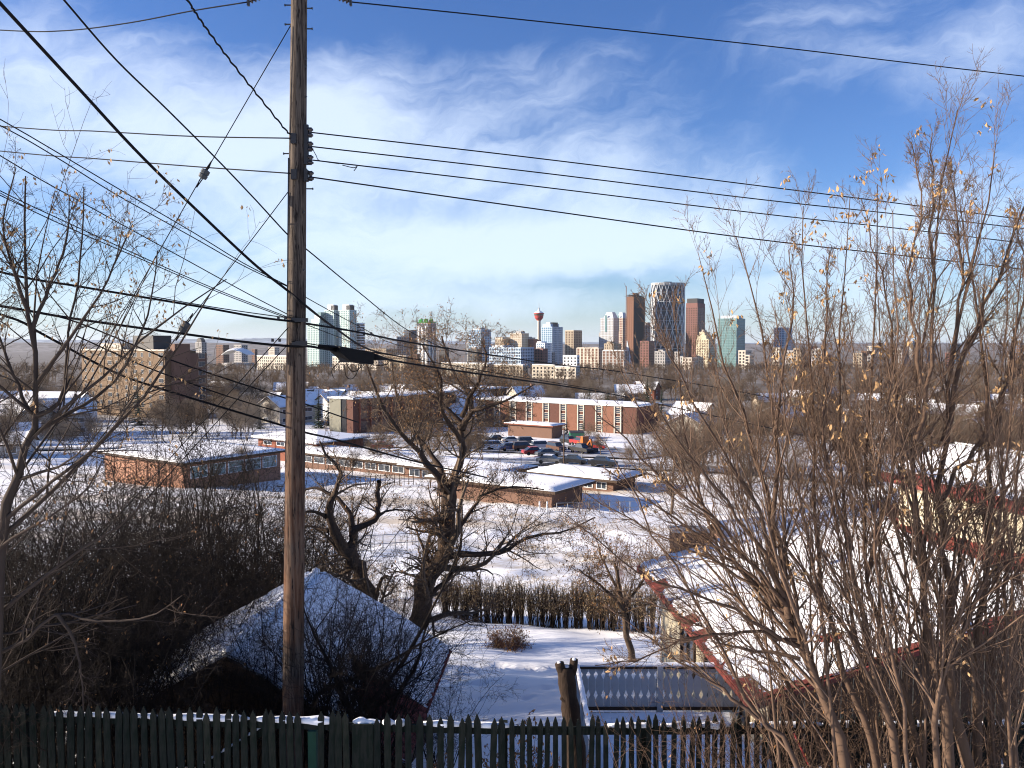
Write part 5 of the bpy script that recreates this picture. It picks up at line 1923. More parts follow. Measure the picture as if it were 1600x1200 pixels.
guided('old_tree', 'old forked tree with a broken stub limb rising left of the biggest trunk', 'tree', _b, [
    ([(604, 538 - (_b[2] - .3) / 21 * F), (592, 985), (577, 935), (557, 885), (543, 860)], 29, 22, 21.0),
    ([(545, 866), (533, 850), (525, 832), (515, 808), (514, 792), (518, 775), (530, 758), (533, 740), (528, 726), (510, 712), (500, 690)], 22, 3, 21.0, 20.2),
    ([(545, 866), (549, 845), (552, 828), (549, 802), (535, 785), (519, 774), (500, 764), (484, 762), (460, 775)], 17, 2.5, 21.0, 21.6),
    ([(552, 832), (566, 822), (588, 810), (590, 790), (591, 770), (592, 752)], 13, 7, 21.0, 20.6),
    ([(588, 811), (600, 800), (622, 797), (640, 798), (650, 805)], 6, 1.5, 20.7, 20.4),
    ([(520, 812), (505, 806), (490, 800), (470, 802), (440, 820)], 10, 2, 21.0, 20.0),
    ([(513, 830), (495, 825), (478, 822), (455, 835)], 8, 2, 21.0, 21.5),
    ([(585, 955), (590, 925), (596, 905), (606, 900)], 10, 4, 21.0, 20.5)], 'bark_old', 'bark_far', [dict(OT[0], n=7, ln=(.25, .6)), dict(OT[1], n=5), OT[2]], 302, 2, .07, 'seed_brown', .12, .08, K=12)
# small yard tree whose trunk shows above the white railing
_b = base_at(990, 27.0)
guided('yard_tree', 'small twiggy tree with brown leaves behind the white railing', 'tree', _b, [
    ([(992, 538 - (_b[2] - .3) / 27 * F), (988, 1030), (979, 985), (972, 945), (966, 905), (960, 880)], 16, 4, 27.0),
    ([(975, 955), (950, 925), (925, 905), (905, 890)], 8, 2, 27.0, 26),
    ([(973, 950), (995, 920), (1012, 895), (1020, 870)], 8, 2, 27.0, 28),
    ([(972, 940), (955, 900), (940, 870), (935, 850)], 7, 2, 27.0, 27.8)], 'bark_pole', 'bark_pole',
    [dict(OT[0], n=12, ln=(.35, .75)), dict(OT[1], n=7), dict(OT[2], n=5)], 303, 2, .075, 'seed_brown', .5, .09, K=9)
# reddish bush in the field right of the old trees
PK = proto_shrub(61, 3.0, 15, 8, 5, 3, .6, 'pinkish')
put_shrub(PK, (975 - 800) / F * 47, 47, .9, 'reddish twiggy bush in the field behind the yard tree')
BR = proto_shrub(62, 3.0, 16, 8, 5, 2, .5, 'bark_far', leafy=.3)
for px, Y, s, lab in ((620, 36, .75, 'dry brown bush at the left end of the hedge behind the trunks'), (660, 37, .7, 'dry brown bush joining the hedge beside the big trunk'), (560, 42, .8, 'dry bush left of the forked trunk in the field'),
                      (660, 78, .8, 'small brown bush in the field right of the broken stub'), (455, 60, 1.0, 'brown bush at the field edge hidden partly by the pole')):
    put_shrub(BR, (px - 800) / F * Y, Y, s, lab, None, px)

# ---------------------------------------------------------------- hedge, dome bush, weeds
def hedge():
    rg = np.random.default_rng(71)
    A, B = GP(688, 966), GP(1030, 990)
    o = thing('hedge', 'leafless clipped hedge of upright stems across the end of the snowy yard', 'hedge', A)
    n = 950
    f = rg.random(n)
    f = np.clip(f + .012 * np.sin(f * 120) + .008 * np.sin(f * 310 + 1), 0, 1)
    pos = A + (B - A) * f[:, None] + np.stack([np.zeros(n), rg.uniform(-.45, .45, n), np.zeros(n)], 1)
    pos[:, 2] = G(pos[:, 0], pos[:, 1]) - .1
    h = rg.uniform(1.2, 1.9, n) * (1 + .10 * np.sin(f * 40) + .06 * np.sin(f * 97))
    d = np.stack([rg.normal(size=n) * .10, rg.normal(size=n) * .10, np.ones(n)], 1)
    st = np.stack([pos + d * h[:, None] * k + rg.normal(size=(n, 3)) * .03 * k for k in (0, .33, .66, 1.0)], 1)
    r = np.linspace(1, .4, 4)[None] * rg.uniform(.008, .021, n)[:, None]
    a, ra = grow(st, r, 7, rg, (.3, 1), (12, 40), (.18, .4), 3, .2, .15, (.4, .7), .5, rmin=.006)
    b, rb = grow(a, ra, 2, rg, (.3, 1), (15, 45), (.3, .6), 3, .2, .15, (.6, .8), .5, rmin=.005)
    loc = np.array(o.location)
    v, q = joined([(st - loc, r, 4)])
    s_ = link_mesh('stem', v, [q], M['bark_dark'], o, smooth=True)
    s_['kind'] = 'stuff'
    v, q = joined([(a - loc, ra, 3), (b - loc, rb, 3)])
    t_ = link_mesh('twig', v, [q], M['bark_far'], o, smooth=True)
    t_['kind'] = 'stuff'
    tips = np.concatenate([b[:, -1], a[:, -1]])
    v, t = leaf_mesh(tips[rg.random(len(tips)) < .45] - loc, 1, .07, rg, .04, .3)
    l_ = link_mesh('dry_leaf', v, [t], M['straw'], o)
    l_['kind'] = 'stuff'


hedge()
DB = proto_shrub(63, .85, 95, 7, 4, 2, 1.2, 'pinkish', r0=.035, leafy=.1)
p = GP(795, 1013)
put_shrub(DB, p[0], p[1], 1.25, 'low round bush alone in the snowy yard')
WD = proto_shrub(64, .95, 9, 6, 3, 2, .45, 'bark_dark', r0=.02, leafy=.6)
for px, Y, s, lab in ((838, 11.2, 1.25, 'dry weed with seed heads left of the stump'), (866, 10.9, .85, 'smaller dry weed touching the stump'), (700, 11.0, .6, 'tiny dry weed behind the pickets')):
    put_shrub(WD, (px - 800) / F * Y, Y, s, lab, None, px, 'plant', 'dry_weed')


def dry_grass():
    rg = np.random.default_rng(83)
    n = 5200
    Y = rg.uniform(40, 112, n)
    px = rg.uniform(330, 1080, n)
    x = (px - 800) / F * Y
    c = np.sin(x * .19 + 1) * np.sin(Y * .33 + x * .05) + .6 * np.sin(x * .6 + Y * .4)
    k = (c > rg.uniform(-.1, 1.2, n)) & ~((Y > 82) & (px > 640) & (px < 1000))
    x, Y = x[k], Y[k]
    n = len(x)
    m = 9
    b = np.repeat(np.stack([x, Y, G(x, Y) - .05], 1), m, 0) + np.concatenate([rg.normal(size=(n * m, 2)) * .17, np.zeros((n * m, 1))], 1)
    d = np.stack([rg.normal(size=n * m) * .35, rg.normal(size=n * m) * .35, np.ones(n * m)], 1) * rg.uniform(.12, .42, (n * m, 1))
    p = np.stack([b, b + d * .5, b + d + d * [.6, .6, -.25]], 1)
    r = np.array([.012, .010, .005])[None] * np.ones((n * m, 1))
    v, q = tubes(p, r, 3)
    o = link_mesh('dry_grass', v, [q], M['straw'])
    o['kind'] = 'stuff'


dry_grass()
# ================================================================ foreground
def pole_mat():
    m = bpy.data.materials.new('weathered_pole_wood')
    m.use_nodes = True
    g = NG(m.node_tree)
    b = m.node_tree.nodes['Principled BSDF']
    b.inputs['Roughness'].default_value = 0.85
    b.inputs['Specular IOR Level'].default_value = 0.15
    tc = g.new('ShaderNodeTexCoord')
    mp = g.new('ShaderNodeMapping')
    g.put(mp.inputs[0], tc.outputs['Object'])
    mp.inputs['Scale'].default_value = (14, 14, 0.55)
    n1 = g.noise(mp.outputs[0], 2.2, 8, 0.65)
    mp2 = g.new('ShaderNodeMapping')
    g.put(mp2.inputs[0], tc.outputs['Object'])
    mp2.inputs['Scale'].default_value = (22, 22, 2.2)
    n2 = g.noise(mp2.outputs[0], 2.0, 5, 0.7)
    n3 = g.noise(tc.outputs['Object'], 0.8, 4, 0.6)
    c = g.mix(g.ramp(n1, .40, .62), (0.036, 0.028, 0.024, 1), (0.125, 0.098, 0.075, 1))
    sep = g.new('ShaderNodeSeparateXYZ')
    g.put(sep.inputs[0], tc.outputs['Object'])
    # patches of orange lower down, grey brown towards the top
    lowf = g.m('MULTIPLY', g.ramp(sep.outputs[2], 7.2, 3.0), g.ramp(n3, .35, .6))
    c = g.mix(g.m('MULTIPLY', lowf, .36), c, (0.21, 0.080, 0.030, 1))
    crack = g.ramp(n2, .36, .44)
    c = g.mix(crack, (0.022, 0.016, 0.013, 1), c)
    g.put(b.inputs['Base Color'], c)
    bn = g.new('ShaderNodeBump')
    bn.inputs['Strength'].default_value = 0.9
    bn.inputs['Distance'].default_value = 0.012
    g.put(bn.inputs['Height'], g.m('ADD', n1, crack))
    g.put(b.inputs['Normal'], bn.outputs[0])
    return m


YP = 11.5
M['pole'] = pole_mat()
M['cable'] = mat('black_cable_jacket', (0.006, 0.006, 0.007), rough=0.7, var=0.2, scale=20, spec=.1)
M['porcelain'] = mat('dark_glazed_porcelain', (0.03, 0.022, 0.02), rough=0.25, var=0.2, scale=20, spec=0.6)
M['plastic_grey'] = mat('grey_insulator_plastic', (0.05, 0.056, 0.06), rough=0.5, var=0.15, scale=20)
_pb = np.array([P(458, 1120, YP)[0], YP, G(P(458, 1120, YP)[0], YP)])
POLE = thing('utility_pole', 'tall weathered wooden utility pole leaning slightly, standing behind the picket fence', 'pole', _pb)


def pole_axis(py):
    return P(np.interp(py, [-60, 0, 1110, 1300], [467.6, 467.2, 457.5, 456]), py, YP)


def pole_r(py):
    return np.interp(py, [-60, 0, 250, 500, 1110, 1300], [11.8, 12.1, 13.3, 14.6, 16.9, 17.4]) / F * YP


_ys = np.linspace(-42, 1285, 36)
_rg = np.random.default_rng(12)
_ctr = np.array([pole_axis(y) for y in _ys])
_mb = MB()
_v, _q = tubes(_ctr[None], np.array([pole_r(y) for y in _ys])[None], 28)
_v = _v.reshape(36, 28, 3)
_off = 1 + .018 * np.sin(np.arange(28) * 3.1)[None, :, None] + .012 * _rg.normal(size=(1, 28, 1))
_v = (_ctr[:, None] + (_v - _ctr[:, None]) * _off).reshape(-1, 3)
_mb.add(_v, _q, [(0, i + 1, i) for i in range(1, 27)])
_mb.build('shaft', M['pole'], POLE, world=True, smooth=True)


def wp(px, py, dy=0.0):
    return P(px, py, YP + dy)


# conduit and bracket
_mb = MB()
_mb.bar(wp(453.2, 247, -.06), wp(451.2, 508, -.06), .035, .05)
_mb.build('conduit', M['metal_dark'], POLE, world=True)
_mb = MB()
_mb.bar(wp(478.5, 195, -.05), wp(478.7, 257, -.05), .045, .06)
for y in (207, 229, 250):
    _mb.bar(wp(478, y - 7, -.05), wp(487, y - 7, -.05), .03, .012)
    _mb.bar(wp(478, y + 7, -.05), wp(487, y + 7, -.05), .03, .012)
_mb.bar(wp(478, 268, -.05), wp(488, 268, -.05), .03, .012)
_mb.bar(wp(478, 282, -.05), wp(488, 282, -.05), .03, .012)
_mb.bar(wp(478.5, 266, -.05), wp(478.5, 284, -.05), .045, .06)
_mb.build('spool_rack', M['metal_dark'], POLE, world=True)
_sp = MB().lathe([(.018, -.055), (.042, -.05), (.045, -.03), (.024, -.016), (.022, 0), (.024, .016), (.045, .03), (.042, .05), (.018, .055)], 14).build('insulator', M['porcelain'], POLE, smooth=True)
for k, (x, y) in enumerate(((484.5, 207), (484.8, 229), (485, 250), (485.5, 275))):
    i = _sp if k == 0 else _sp.copy()
    if k:
        COL.objects.link(i)
    i.location = to_local(POLE, wp(x, y, -.05))
for (x0, y0, x1, y1, w, d) in ((455, 209, 463, 224, .06, -.14), (455, 265, 464, 280, .05, -.14), (476, 264, 480, 281, .04, -.14), (456, 533, 480, 541, .03, -.15), (455, 497, 481, 503, .03, -.15)):
    MB().bar(wp(x0, (y0 + y1) / 2, d), wp(x1, (y0 + y1) / 2, d), w, (y1 - y0) / F * YP).build('clamp', M['metal_dark'], POLE, world=True)
_pin = None
for (x, y, sgn) in ((480, 13, 1), (480, 45, 1), (481, 295, 1), (453, 8, -1), (451, 240, -1), (453.5, 38, -1), (482, 610, 1), (441, 760, -1)):
    _mb = MB()
    _mb.tube([wp(x - 2 * sgn, y), wp(x + 8 * sgn, y)], .009, 6).tube([wp(x + 7 * sgn, y), wp(x + 8.5 * sgn, y)], .016, 6)
    _mb.build('step_bolt', M['metal_dark'], POLE, world=True)
# ring staples and nail tags
_mb = MB()
for y in (90, 102, 150, 330, 420):
    _mb.bar(wp(479 if y < 200 else 476, y, -.1), wp(477 if y < 200 else 474, y + 3, -.1), .02, .02)
_mb.build('staple', M['metal_dark'], POLE, world=True)


# ---------------------------------------------------------------- wires
def wire(label, pts, wpx, name='power_wire', cat='wire', n=40, wave=None, m='cable', twin=None, group='overhead wires'):
    """pts: (picture x, y, depth); wpx: thickness in px at the pole's depth"""
    p = smooth_path([P(*q) for q in pts], n)
    if wave:
        s = np.arange(n)
        p[:, 2] += wave * np.sin(s * 1.9)
        p[:, 0] += wave * np.cos(s * 1.9)
    r = wpx / 2 / F * YP
    o = tag(MB().tube(p - p[0], r, 6).build(name, M[m], smooth=True), label, cat, group)
    o.location = [float(v) for v in p[0]]
    if twin:
        q = p + np.array(twin)[None]
        k = MB().tube(q - p[0], r, 6).build('second_conductor', M[m], o, smooth=True)
    return o


# going right, four open wires from the spool rack
wire('highest of four parallel wires running right from the spool rack', [(487, 207, 11.45), (820, 245, 12.4), (1200, 292, 13.5), (1600, 343, 14.8), (2600, 472, 18)], 2.0)
wire('second wire from the top of four running right from the spool rack', [(487, 229, 11.45), (820, 267, 12.4), (1200, 313, 13.5), (1600, 357, 14.8), (2600, 476, 18)], 2.0)
wire('third wire from the top of four running right with a loose tail near the pole', [(487, 250, 11.45), (820, 289, 12.4), (1200, 335, 13.5), (1600, 380, 14.8), (2600, 505, 18)], 2.0)
wire('lowest of four parallel wires running right, set apart below the others', [(488, 277, 11.45), (820, 324, 12.4), (1200, 376, 13.5), (1600, 421, 14.8), (2600, 540, 18)], 2.2)
wire('short frayed wire tail hanging from the third wire beside the pole', [(487, 230, 11.4), (494, 243, 11.5), (500, 251, 11.55), (530, 256, 11.6)], 1.2, 'wire_tail')
wire('curly loose wire end hanging under the third wire', [(535, 258, 11.6), (552, 262, 11.6), (558, 260, 11.6), (553, 267, 11.6)], 1.3, 'wire_tail')
# top of the pole, going both ways
wire('single wire along the top of the picture right of the pole', [(548, 3, 11.6), (800, 29, 12.4), (1200, 72, 13.5), (1600, 119, 14.8), (2600, 232, 18)], 2.0)
wire('single sagging wire along the top of the picture left of the pole', [(388, 3, 11.6), (300, 17, 12), (200, 36, 12.5), (100, 48, 13), (0, 47, 13.5), (-250, 30, 15), (-700, -60, 18)], 2.0)
for (x0, x1, y0, y1, lab) in ((474, 548, -22, 3, 'string insulator of the top right wire beside the pole'), (458, 388, -24, 3, 'string insulator of the top left wire beside the pole')):
    a, b = wp(x0, y0), wp(x1, y1)
    o = thing('string_insulator', lab, 'insulator', b, 0, 'string insulators at the pole top')
    mb = MB()
    mb.tube([a, b], .012, 6)
    mb.build('rod', M['metal_dark'], o, world=True)
    mb = MB()
    for f in np.linspace(.55, .93, 6):
        c = a + (b - a) * f
        d = (b - a) / np.linalg.norm(b - a)
        mb.tube([c - d * .02, c - d * .004, c + d * .02], [.014, .042, .014], 12)
    mb.build('disc', M['porcelain'], o, world=True, smooth=True)
    mb = MB()
    c = b
    mb.bar(c + [0, 0, .02], c + [0, 0, -.05], .05, .03)
    mb.build('clamp', M['metal_dark'], o, world=True)
# going left, two level wires
wire('upper of two nearly level wires running left from the pole', [(455, 216, 11.4), (300, 213, 12.2), (150, 205, 13), (0, 197, 14), (-500, 150, 17)], 2.0)
wire('lower of two nearly level wires running left from the pole', [(455, 271, 11.4), (300, 260, 12.2), (150, 248, 13), (0, 236, 14), (-500, 185, 17)], 2.0)
wire('twisted service cable dropping from the top edge to the pole', [(456, 210, 11.38), (448, 205, 11.3), (410, 158, 10.7), (370, 108, 10.1), (335, 62, 9.6), (308, 24, 9.2), (285, -12, 8.9), (150, -220, 7.4)], 2.6, 'service_cable', 'cable', 70, .008)
# diagonal lines from the upper left
wire('thick black diagonal cable from the top left corner crossing before the pole', [(-60, -60, 7.0), (0, 5, 7.6), (120, 135, 8.6), (220, 243, 9.5), (330, 350, 10.4), (400, 415, 10.9), (448, 453, 11.2), (478, 478, 11.3), (520, 510, 13.5), (577, 546, 17), (640, 560, 22)], 3.9, 'service_cable', 'cable', 60)
wire('second diagonal cable from the top edge passing behind the pole to the right', [(60, -46, 7.2), (100, 0, 7.7), (180, 92, 8.6), (260, 170, 9.6), (340, 250, 10.4), (400, 313, 11.1), (452, 369, 11.7), (482, 392, 12.3), (560, 456, 15), (642, 519, 19), (720, 556, 25)], 2.2, 'service_cable', 'cable', 60)
wire('long thin double wire from the left edge to the middle of the pole', [(-200, 80, 8.2), (0, 186, 9), (180, 292, 10), (300, 362, 10.7), (380, 411, 11.2), (452, 448, 11.7), (482, 467, 12.4), (567, 513, 16), (624, 540, 20), (700, 549, 27), (766, 555, 34), (977, 600, 60), (1150, 640, 75)], 1.5, twin=None)
wire('companion of the long thin double wire, slightly lower at the left', [(-200, 100, 8.2), (0, 196, 9), (90, 247, 9.5), (180, 303, 10), (300, 370, 10.7), (380, 415, 11.2), (452, 449, 11.7)], 1.5)
wire('thin single wire between the double wires reaching the pole near its middle', [(-200, 110, 8.4), (0, 243, 9.2), (140, 323, 10), (280, 400, 10.7), (380, 455, 11.2), (451, 492, 11.6), (481, 508, 12.3), (543, 532, 16), (600, 556, 20)], 1.5)
wire('upper strand of the lower thin pair crossing the maple at the left edge', [(-200, 195, 8.4), (0, 298, 9.2), (110, 350, 9.9), (223, 402, 10.5), (340, 453, 11.1), (451, 496, 11.6)], 1.4)
wire('lower strand of the lower thin pair crossing the maple at the left edge', [(-200, 205, 8.4), (0, 305, 9.2), (110, 357, 9.9), (223, 406, 10.5), (340, 456, 11.1), (451, 498, 11.6)], 1.4)
# heavy bundled cables
wire('heavy upper telephone cable passing the pole and sagging away to the right', [(-300, 345, 10), (0, 425, 10.6), (120, 447, 10.9), (300, 477, 11.2), (400, 495, 11.3), (455, 502, 11.33), (482, 506, 11.6), (560, 519, 13), (640, 535, 15), (770, 555, 19), (880, 571, 23), (1000, 586, 28), (1250, 632, 38), (1600, 720, 50)], 3.6, 'telephone_cable', 'cable', 60)
wire('heavy lower telephone cable carrying the black splice case', [(-300, 430, 10), (0, 478, 10.6), (110, 497, 10.9), (260, 518, 11.2), (380, 534, 11.3), (455, 541, 11.33), (482, 541, 11.4), (506, 545, 11.7), (580, 556, 12.6), (640, 568, 13.8), (780, 589, 17), (935, 612, 22), (1060, 638, 27), (1300, 690, 38)], 4.0, 'telephone_cable', 'cable', 60)
wire('steel messenger strand just above the lower heavy cable', [(455, 533, 11.33), (482, 537, 11.4), (510, 541, 11.7), (600, 553, 12.9), (700, 570, 15), (780, 584, 17), (935, 609, 22)], 1.8, 'messenger_wire')
wire('steel messenger strand lashed above the upper heavy cable left of the pole', [(230, 462, 11.1), (340, 481, 11.25), (430, 494, 11.32), (455, 497, 11.33)], 1.6, 'messenger_wire')
wire('heavy dark cable slanting lowest across the brown apartment block', [(-250, 430, 9.4), (0, 491, 10), (70, 524, 10.4), (175, 580, 10.9), (250, 607, 11.2), (375, 645, 11.6), (452, 668, 11.75), (482, 677, 12.0), (525, 687, 12.8), (645, 720, 15), (760, 746, 18)], 3.6, 'telephone_cable', 'cable', 50)
wire('middle cable slanting across the brown apartment block to the pole', [(-150, 440, 9.6), (0, 478, 10.2), (110, 500, 10.8), (260, 560, 11.2), (400, 607, 11.55), (452, 624, 11.7), (482, 633, 12.0), (530, 650, 13), (560, 660, 14)], 2.4, 'service_cable', 'cable', 50)
wire('thin cable slanting just above the lowest one beside the apartment block', [(120, 525, 10.6), (225, 572, 11.1), (320, 607, 11.4), (390, 630, 11.6), (452, 648, 11.75)], 2.2, 'service_cable', 'cable', 40)
wire('thin far wire drooping from the splice case under the heavy cable', [(640, 722, 15), (700, 741, 17), (760, 757, 20)], 1.0, 'service_cable', 'cable', 20)


# ---------------------------------------------------------------- splice case
def splice():
    pts = [(523, 545, 12.0), (536, 549, 12.15), (550, 553, 12.3), (577, 557, 12.6)]
    o = thing('splice_case', 'black cable splice case hanging on the lower cable right of the pole', 'cable box', P(550, 555, 12.3))
    mb = MB()
    a = [P(524, 541.5, 11.95), P(577, 552, 12.6), P(576, 569.5, 12.6), P(540, 564, 12.15), P(523, 549, 11.95)]
    d = np.array([0.1, -.14, 0])
    v = [q + d for q in a] + [q - d for q in a]
    n = 5
    mb.add(v, [(i, (i + 1) % n, n + (i + 1) % n, n + i) for i in range(n)], [(0, i + 1, i) for i in range(1, n - 1)] + [(n, n + i, n + i + 1) for i in range(1, n - 1)])
    mb.build('case', M['cable'], o, world=True)
    MB().tube([P(498, 540, 11.6), P(524, 545, 11.95)], [.02, .05], 8).build('sleeve', M['cable'], o, world=True, smooth=True)
    MB().tube([P(576, 556, 12.6), P(604, 561, 12.95)], [.07, .02], 8).build('sleeve', M['cable'], o, world=True, smooth=True)
    mb = MB()
    mb.bar(P(523, 541, 11.93), P(578, 551.5, 12.6), .06, .025)
    mb.bar(P(541, 544, 12.1), P(541, 566, 12.1), .03, .2)
    mb.bar(P(571, 551, 12.5), P(571, 569, 12.5), .03, .2)
    mb.build('clamp_bar', M['metal_dark'], o, world=True)
    for c in ([(536, 563, 12.1), (525, 570, 12.1), (518, 580, 12.1), (521, 590, 12.1)], [(541, 567, 12.2), (548, 579, 12.2), (558, 579, 12.3), (566, 570, 12.4)], [(561, 569, 12.4), (558, 582, 12.4), (550, 592, 12.3), (541, 588, 12.2), (538, 570, 12.2)],
              [(576, 568, 12.6), (590, 571, 12.7), (604, 569, 12.8), (610, 562, 13)]):
        MB().tube(smooth_path([P(*q) for q in c], 14), .006, 5).build('loop_wire', M['cable'], o, world=True, smooth=True)


splice()
for (x, y, dp, lab) in ((432, 533, 11.3, 'black clamp pair on the lower heavy cable left of the pole'), (441, 498, 11.3, 'black clamp pair on the upper heavy cable left of the pole'), (575, 523, 13.3, 'black clamp pair on the upper heavy cable right of the splice case')):
    o = thing('cable_clamp', lab, 'clamp', P(x, y, dp), 0, 'clamps on the heavy cables')
    for s in (-6, 5):
        MB().bar(P(x + s, y - 4, dp), P(x + s, y + 1, dp), .028, .03).build('jaw', M['metal_dark'], o, world=True)

# ---------------------------------------------------------------- guy wires with strain insulators
def guy(label, pts, ins, lab2):
    wire(label, pts, 1.5, 'guy_wire', 'wire', 30, group='guy wires of the pole')
    if ins:
        (x, y, dp, dx, dy) = ins
        c = P(x, y, dp)
        a, b = P(x - dx, y - dy, dp), P(x + dx, y + dy, dp)
        o = thing('strain_insulator', lab2, 'insulator', c, 0, 'strain insulators on the guy wires')
        d = (b - a) / np.linalg.norm(b - a)
        L = np.linalg.norm(b - a)
        mb = MB()
        mb.tube([a, a + d * L * .08, a + d * L * .40, a + d * L * .5, a + d * L * .6, a + d * L * .92, b], [.018, .056, .060, .050, .060, .056, .018], 10)
        mb.build('body', M['plastic_grey'], o, world=True)
        mb = MB()
        for q, e in ((a, -1), (b, 1)):
            mb.tube([q + d * e * .14, q + [.03, 0, .02], q - d * e * .03], .008, 5)
            mb.tube([q + d * e * .14, q - [.03, 0, .02], q - d * e * .03], .008, 5)
        mb.build('wire_loop', M['cable'], o, world=True)


guy('guy wire from the pole top carrying a grey strain insulator', [(454, 40, 11.4), (390, 150, 11.4), (325, 262, 11.4), (318, 273, 11.4), (310, 285, 11.4), (230, 425, 11.4), (160, 545, 11.4), (-190, 1130, 11.4)], (319, 272, 11.35, 4, -7), 'upper grey strain insulator against the sky on a guy wire')
guy('guy wire from the middle of the pole carrying the lower strain insulator', [(450, 300, 11.4), (380, 392, 11.4), (300, 495, 11.4), (288, 511, 11.4), (270, 535, 11.4), (170, 668, 11.4), (-185, 1130, 11.4)], (288, 511, 11.35, 5, -8), 'lower grey strain insulator before the plain on a guy wire')
guy('plain guy wire leaving the pole below the heavy upper cable', [(452, 510, 11.4), (380, 590, 11.4), (300, 678, 11.4), (-107, 1130, 11.4)], None, '')
guy('plain guy wire leaving the pole at the lower heavy cable', [(450, 538, 11.4), (391, 602, 11.4), (320, 680, 11.4), (-90, 1130, 11.4)], None, '')

# ---------------------------------------------------------------- picket fence
M['picket'] = mat('worn_dark_green_paint', (0.007, 0.012, 0.009), var=0.4, scale=9, col2=(0.018, 0.020, 0.017), stretch=(4, 4, .6), spec=.08)
M['picket_green'] = mat('brighter_green_paint', (0.012, 0.050, 0.032), var=0.3, scale=9)


def picket_fence():
    zt = -4.36

    def at(px):
        Y = float(np.interp(px, [-500, 0, 800, 1200, 2000], [10.0, 9.83, 9.48, 9.50, 9.62]))
        return Y, (px - 800) / F * Y
    Y0, X0 = at(780)
    o = thing('picket_fence', 'dark green picket fence with pointed tops and snow on its rail along the bottom', 'fence', (X0, Y0, zt - 1.15))
    meshes = []
    rg = np.random.default_rng(4)
    for k in range(4):
        w = (.078, .083, .074, .060)[k]
        h = 1.13
        tipv = (.085, .10, .075, .08)[k]
        prof = [(-w / 2, 0), (w / 2, 0), (w / 2, h - tipv), (.004, h), (-.006, h), (-w / 2, h - tipv)]
        mb = MB().prism(prof, 1, -.011, .011)
        ob = mb.build('picket', M['picket'])
        meshes.append(ob.data)
        bpy.data.objects.remove(ob)
    px = -430
    n = 0
    while px < 1900:
        pitch = 14.6 if px < 380 else 15.4 if px < 560 else 16.8 if px < 785 else 13.4
        if 786 < px < 800:
            px += 12
            continue
        if not (470 < px < 487 or 543 < px < 582):
            Y, X = at(px)
            k = bpy.data.objects.new('picket', meshes[3 if px > 785 else int(rg.integers(0, 3))])
            COL.objects.link(k)
            k.parent = o
            k.location = (X - X0, Y - Y0 + rg.normal() * .003, rg.normal() * .012 + .02 + (rg.random() < .08) * -.05)
            k.rotation_euler = (rg.normal() * .01, rg.normal() * .018, rg.normal() * .03 - .03)
            n += 1
        px += pitch * (1 + rg.normal() * .05)
    for zz, nm in ((-.19, 1), (-.86, 0)):
        mb, sn = MB(), []
        xs = list(range(-430, 1901, 117))
        for a, b in zip(xs[:-1], xs[1:]):
            (Ya, Xa), (Yb, Xb) = at(a), at(b)
            mb.bar((Xa, Ya + .045, zt + zz), (Xb, Yb + .045, zt + zz), .04, .088)
        mb.build('rail', M['picket'], o, world=True)
    # snow lying on the upper rail in broken lengths
    x = -420
    while x < 1880:
        L = rg.uniform(30, 150)
        if rg.random() < .86:
            (Ya, Xa), (Yb, Xb) = at(x), at(x + L)
            m = 9
            s = np.linspace(0, 1, m)
            c = np.stack([Xa + (Xb - Xa) * s, Ya + (Yb - Ya) * s + .047, np.full(m, zt - .143)], 1)
            r = .030 * (1 + .3 * rg.normal(size=m)) * np.minimum(1, 4 * np.minimum(s + .08, 1.08 - s))
            MB().tube(c + np.array([0, 0, .012]), np.abs(r) + .008, 7).build('rail_snow', M['snow'], o, world=True, smooth=True)
        x += L + rg.uniform(2, 22)
    for px in (-300, 10, 238, 478, 786, 1010, 1240, 1470, 1700):
        Y, X = at(px)
        MB().box(X - .05, X + .05, Y + .07, Y + .17, zt - 1.4, zt - (.12 if px != 478 else .28)).build('post', M['picket_green' if px == 478 else 'picket'], o, world=True)
    Y, X = at(562)
    MB().box(X - .125, X + .125, Y - .03, Y - .008, zt - 1.13, zt - .13).build('board', M['picket'], o, world=True)
    (Ya, Xa), (Yb, Xb) = at(285), at(418)
    MB().bar((Xa, Ya + .08, zt - .86), (Xb, Yb + .08, zt - .2), .04, .085).build('brace', M['picket'], o, world=True)
    mb = MB()
    for s in np.linspace(.15, .95, 11):
        c = np.array([Xa + (Xb - Xa) * s, Ya + (Yb - Ya) * s + .08, zt - .86 + .66 * s + .06])
        mb.tube([c - [.04, 0, .035], c, c + [.035, 0, .03]], [.008, .024, .008], 6)
    mb.build('rail_snow', M['snow'], o, world=True, smooth=True)


picket_fence()


# ---------------------------------------------------------------- snowy garage behind the fence
def hit(px, py, O, N):
    d = ray(px, py)
    return d * (np.dot(O, N) / np.dot(d, N))


def tiles(A, U, V, nu, nv, keep, lift=.02):
    """overlapping curved tiles on a plane: A corner, U along the eave, V down the slope"""
    nrm = np.cross(U, V)
    nrm = nrm / np.linalg.norm(nrm)
    if nrm[2] < 0:
        nrm = -nrm
    mb = MB()
    for j in range(nv):
        for i in range(nu):
            s, t = (i + .5) / nu, (j + .5) / nv
            if not keep(s, t):
                continue
            a = A + U * (i / nu) + V * (j / nv)
            u, v = U / nu, V / nv * 1.12
            pr = [(0, .010), (.25, .042), (.5, .052), (.75, .042), (1, .010)]
            top = [a + u * q + nrm * (lift + h * .6) for q, h in pr]
            bot = [a + u * q + v + nrm * (lift + h + .012) for q, h in pr]
            bb = [a + u * q + v + nrm * lift * .3 for q, h in pr]
            mb.add(top + bot + bb, [(k, k + 1, k + 6, k + 5) for k in range(4)] + [(k + 5, k + 6, k + 11, k + 10) for k in range(4)])
    return mb


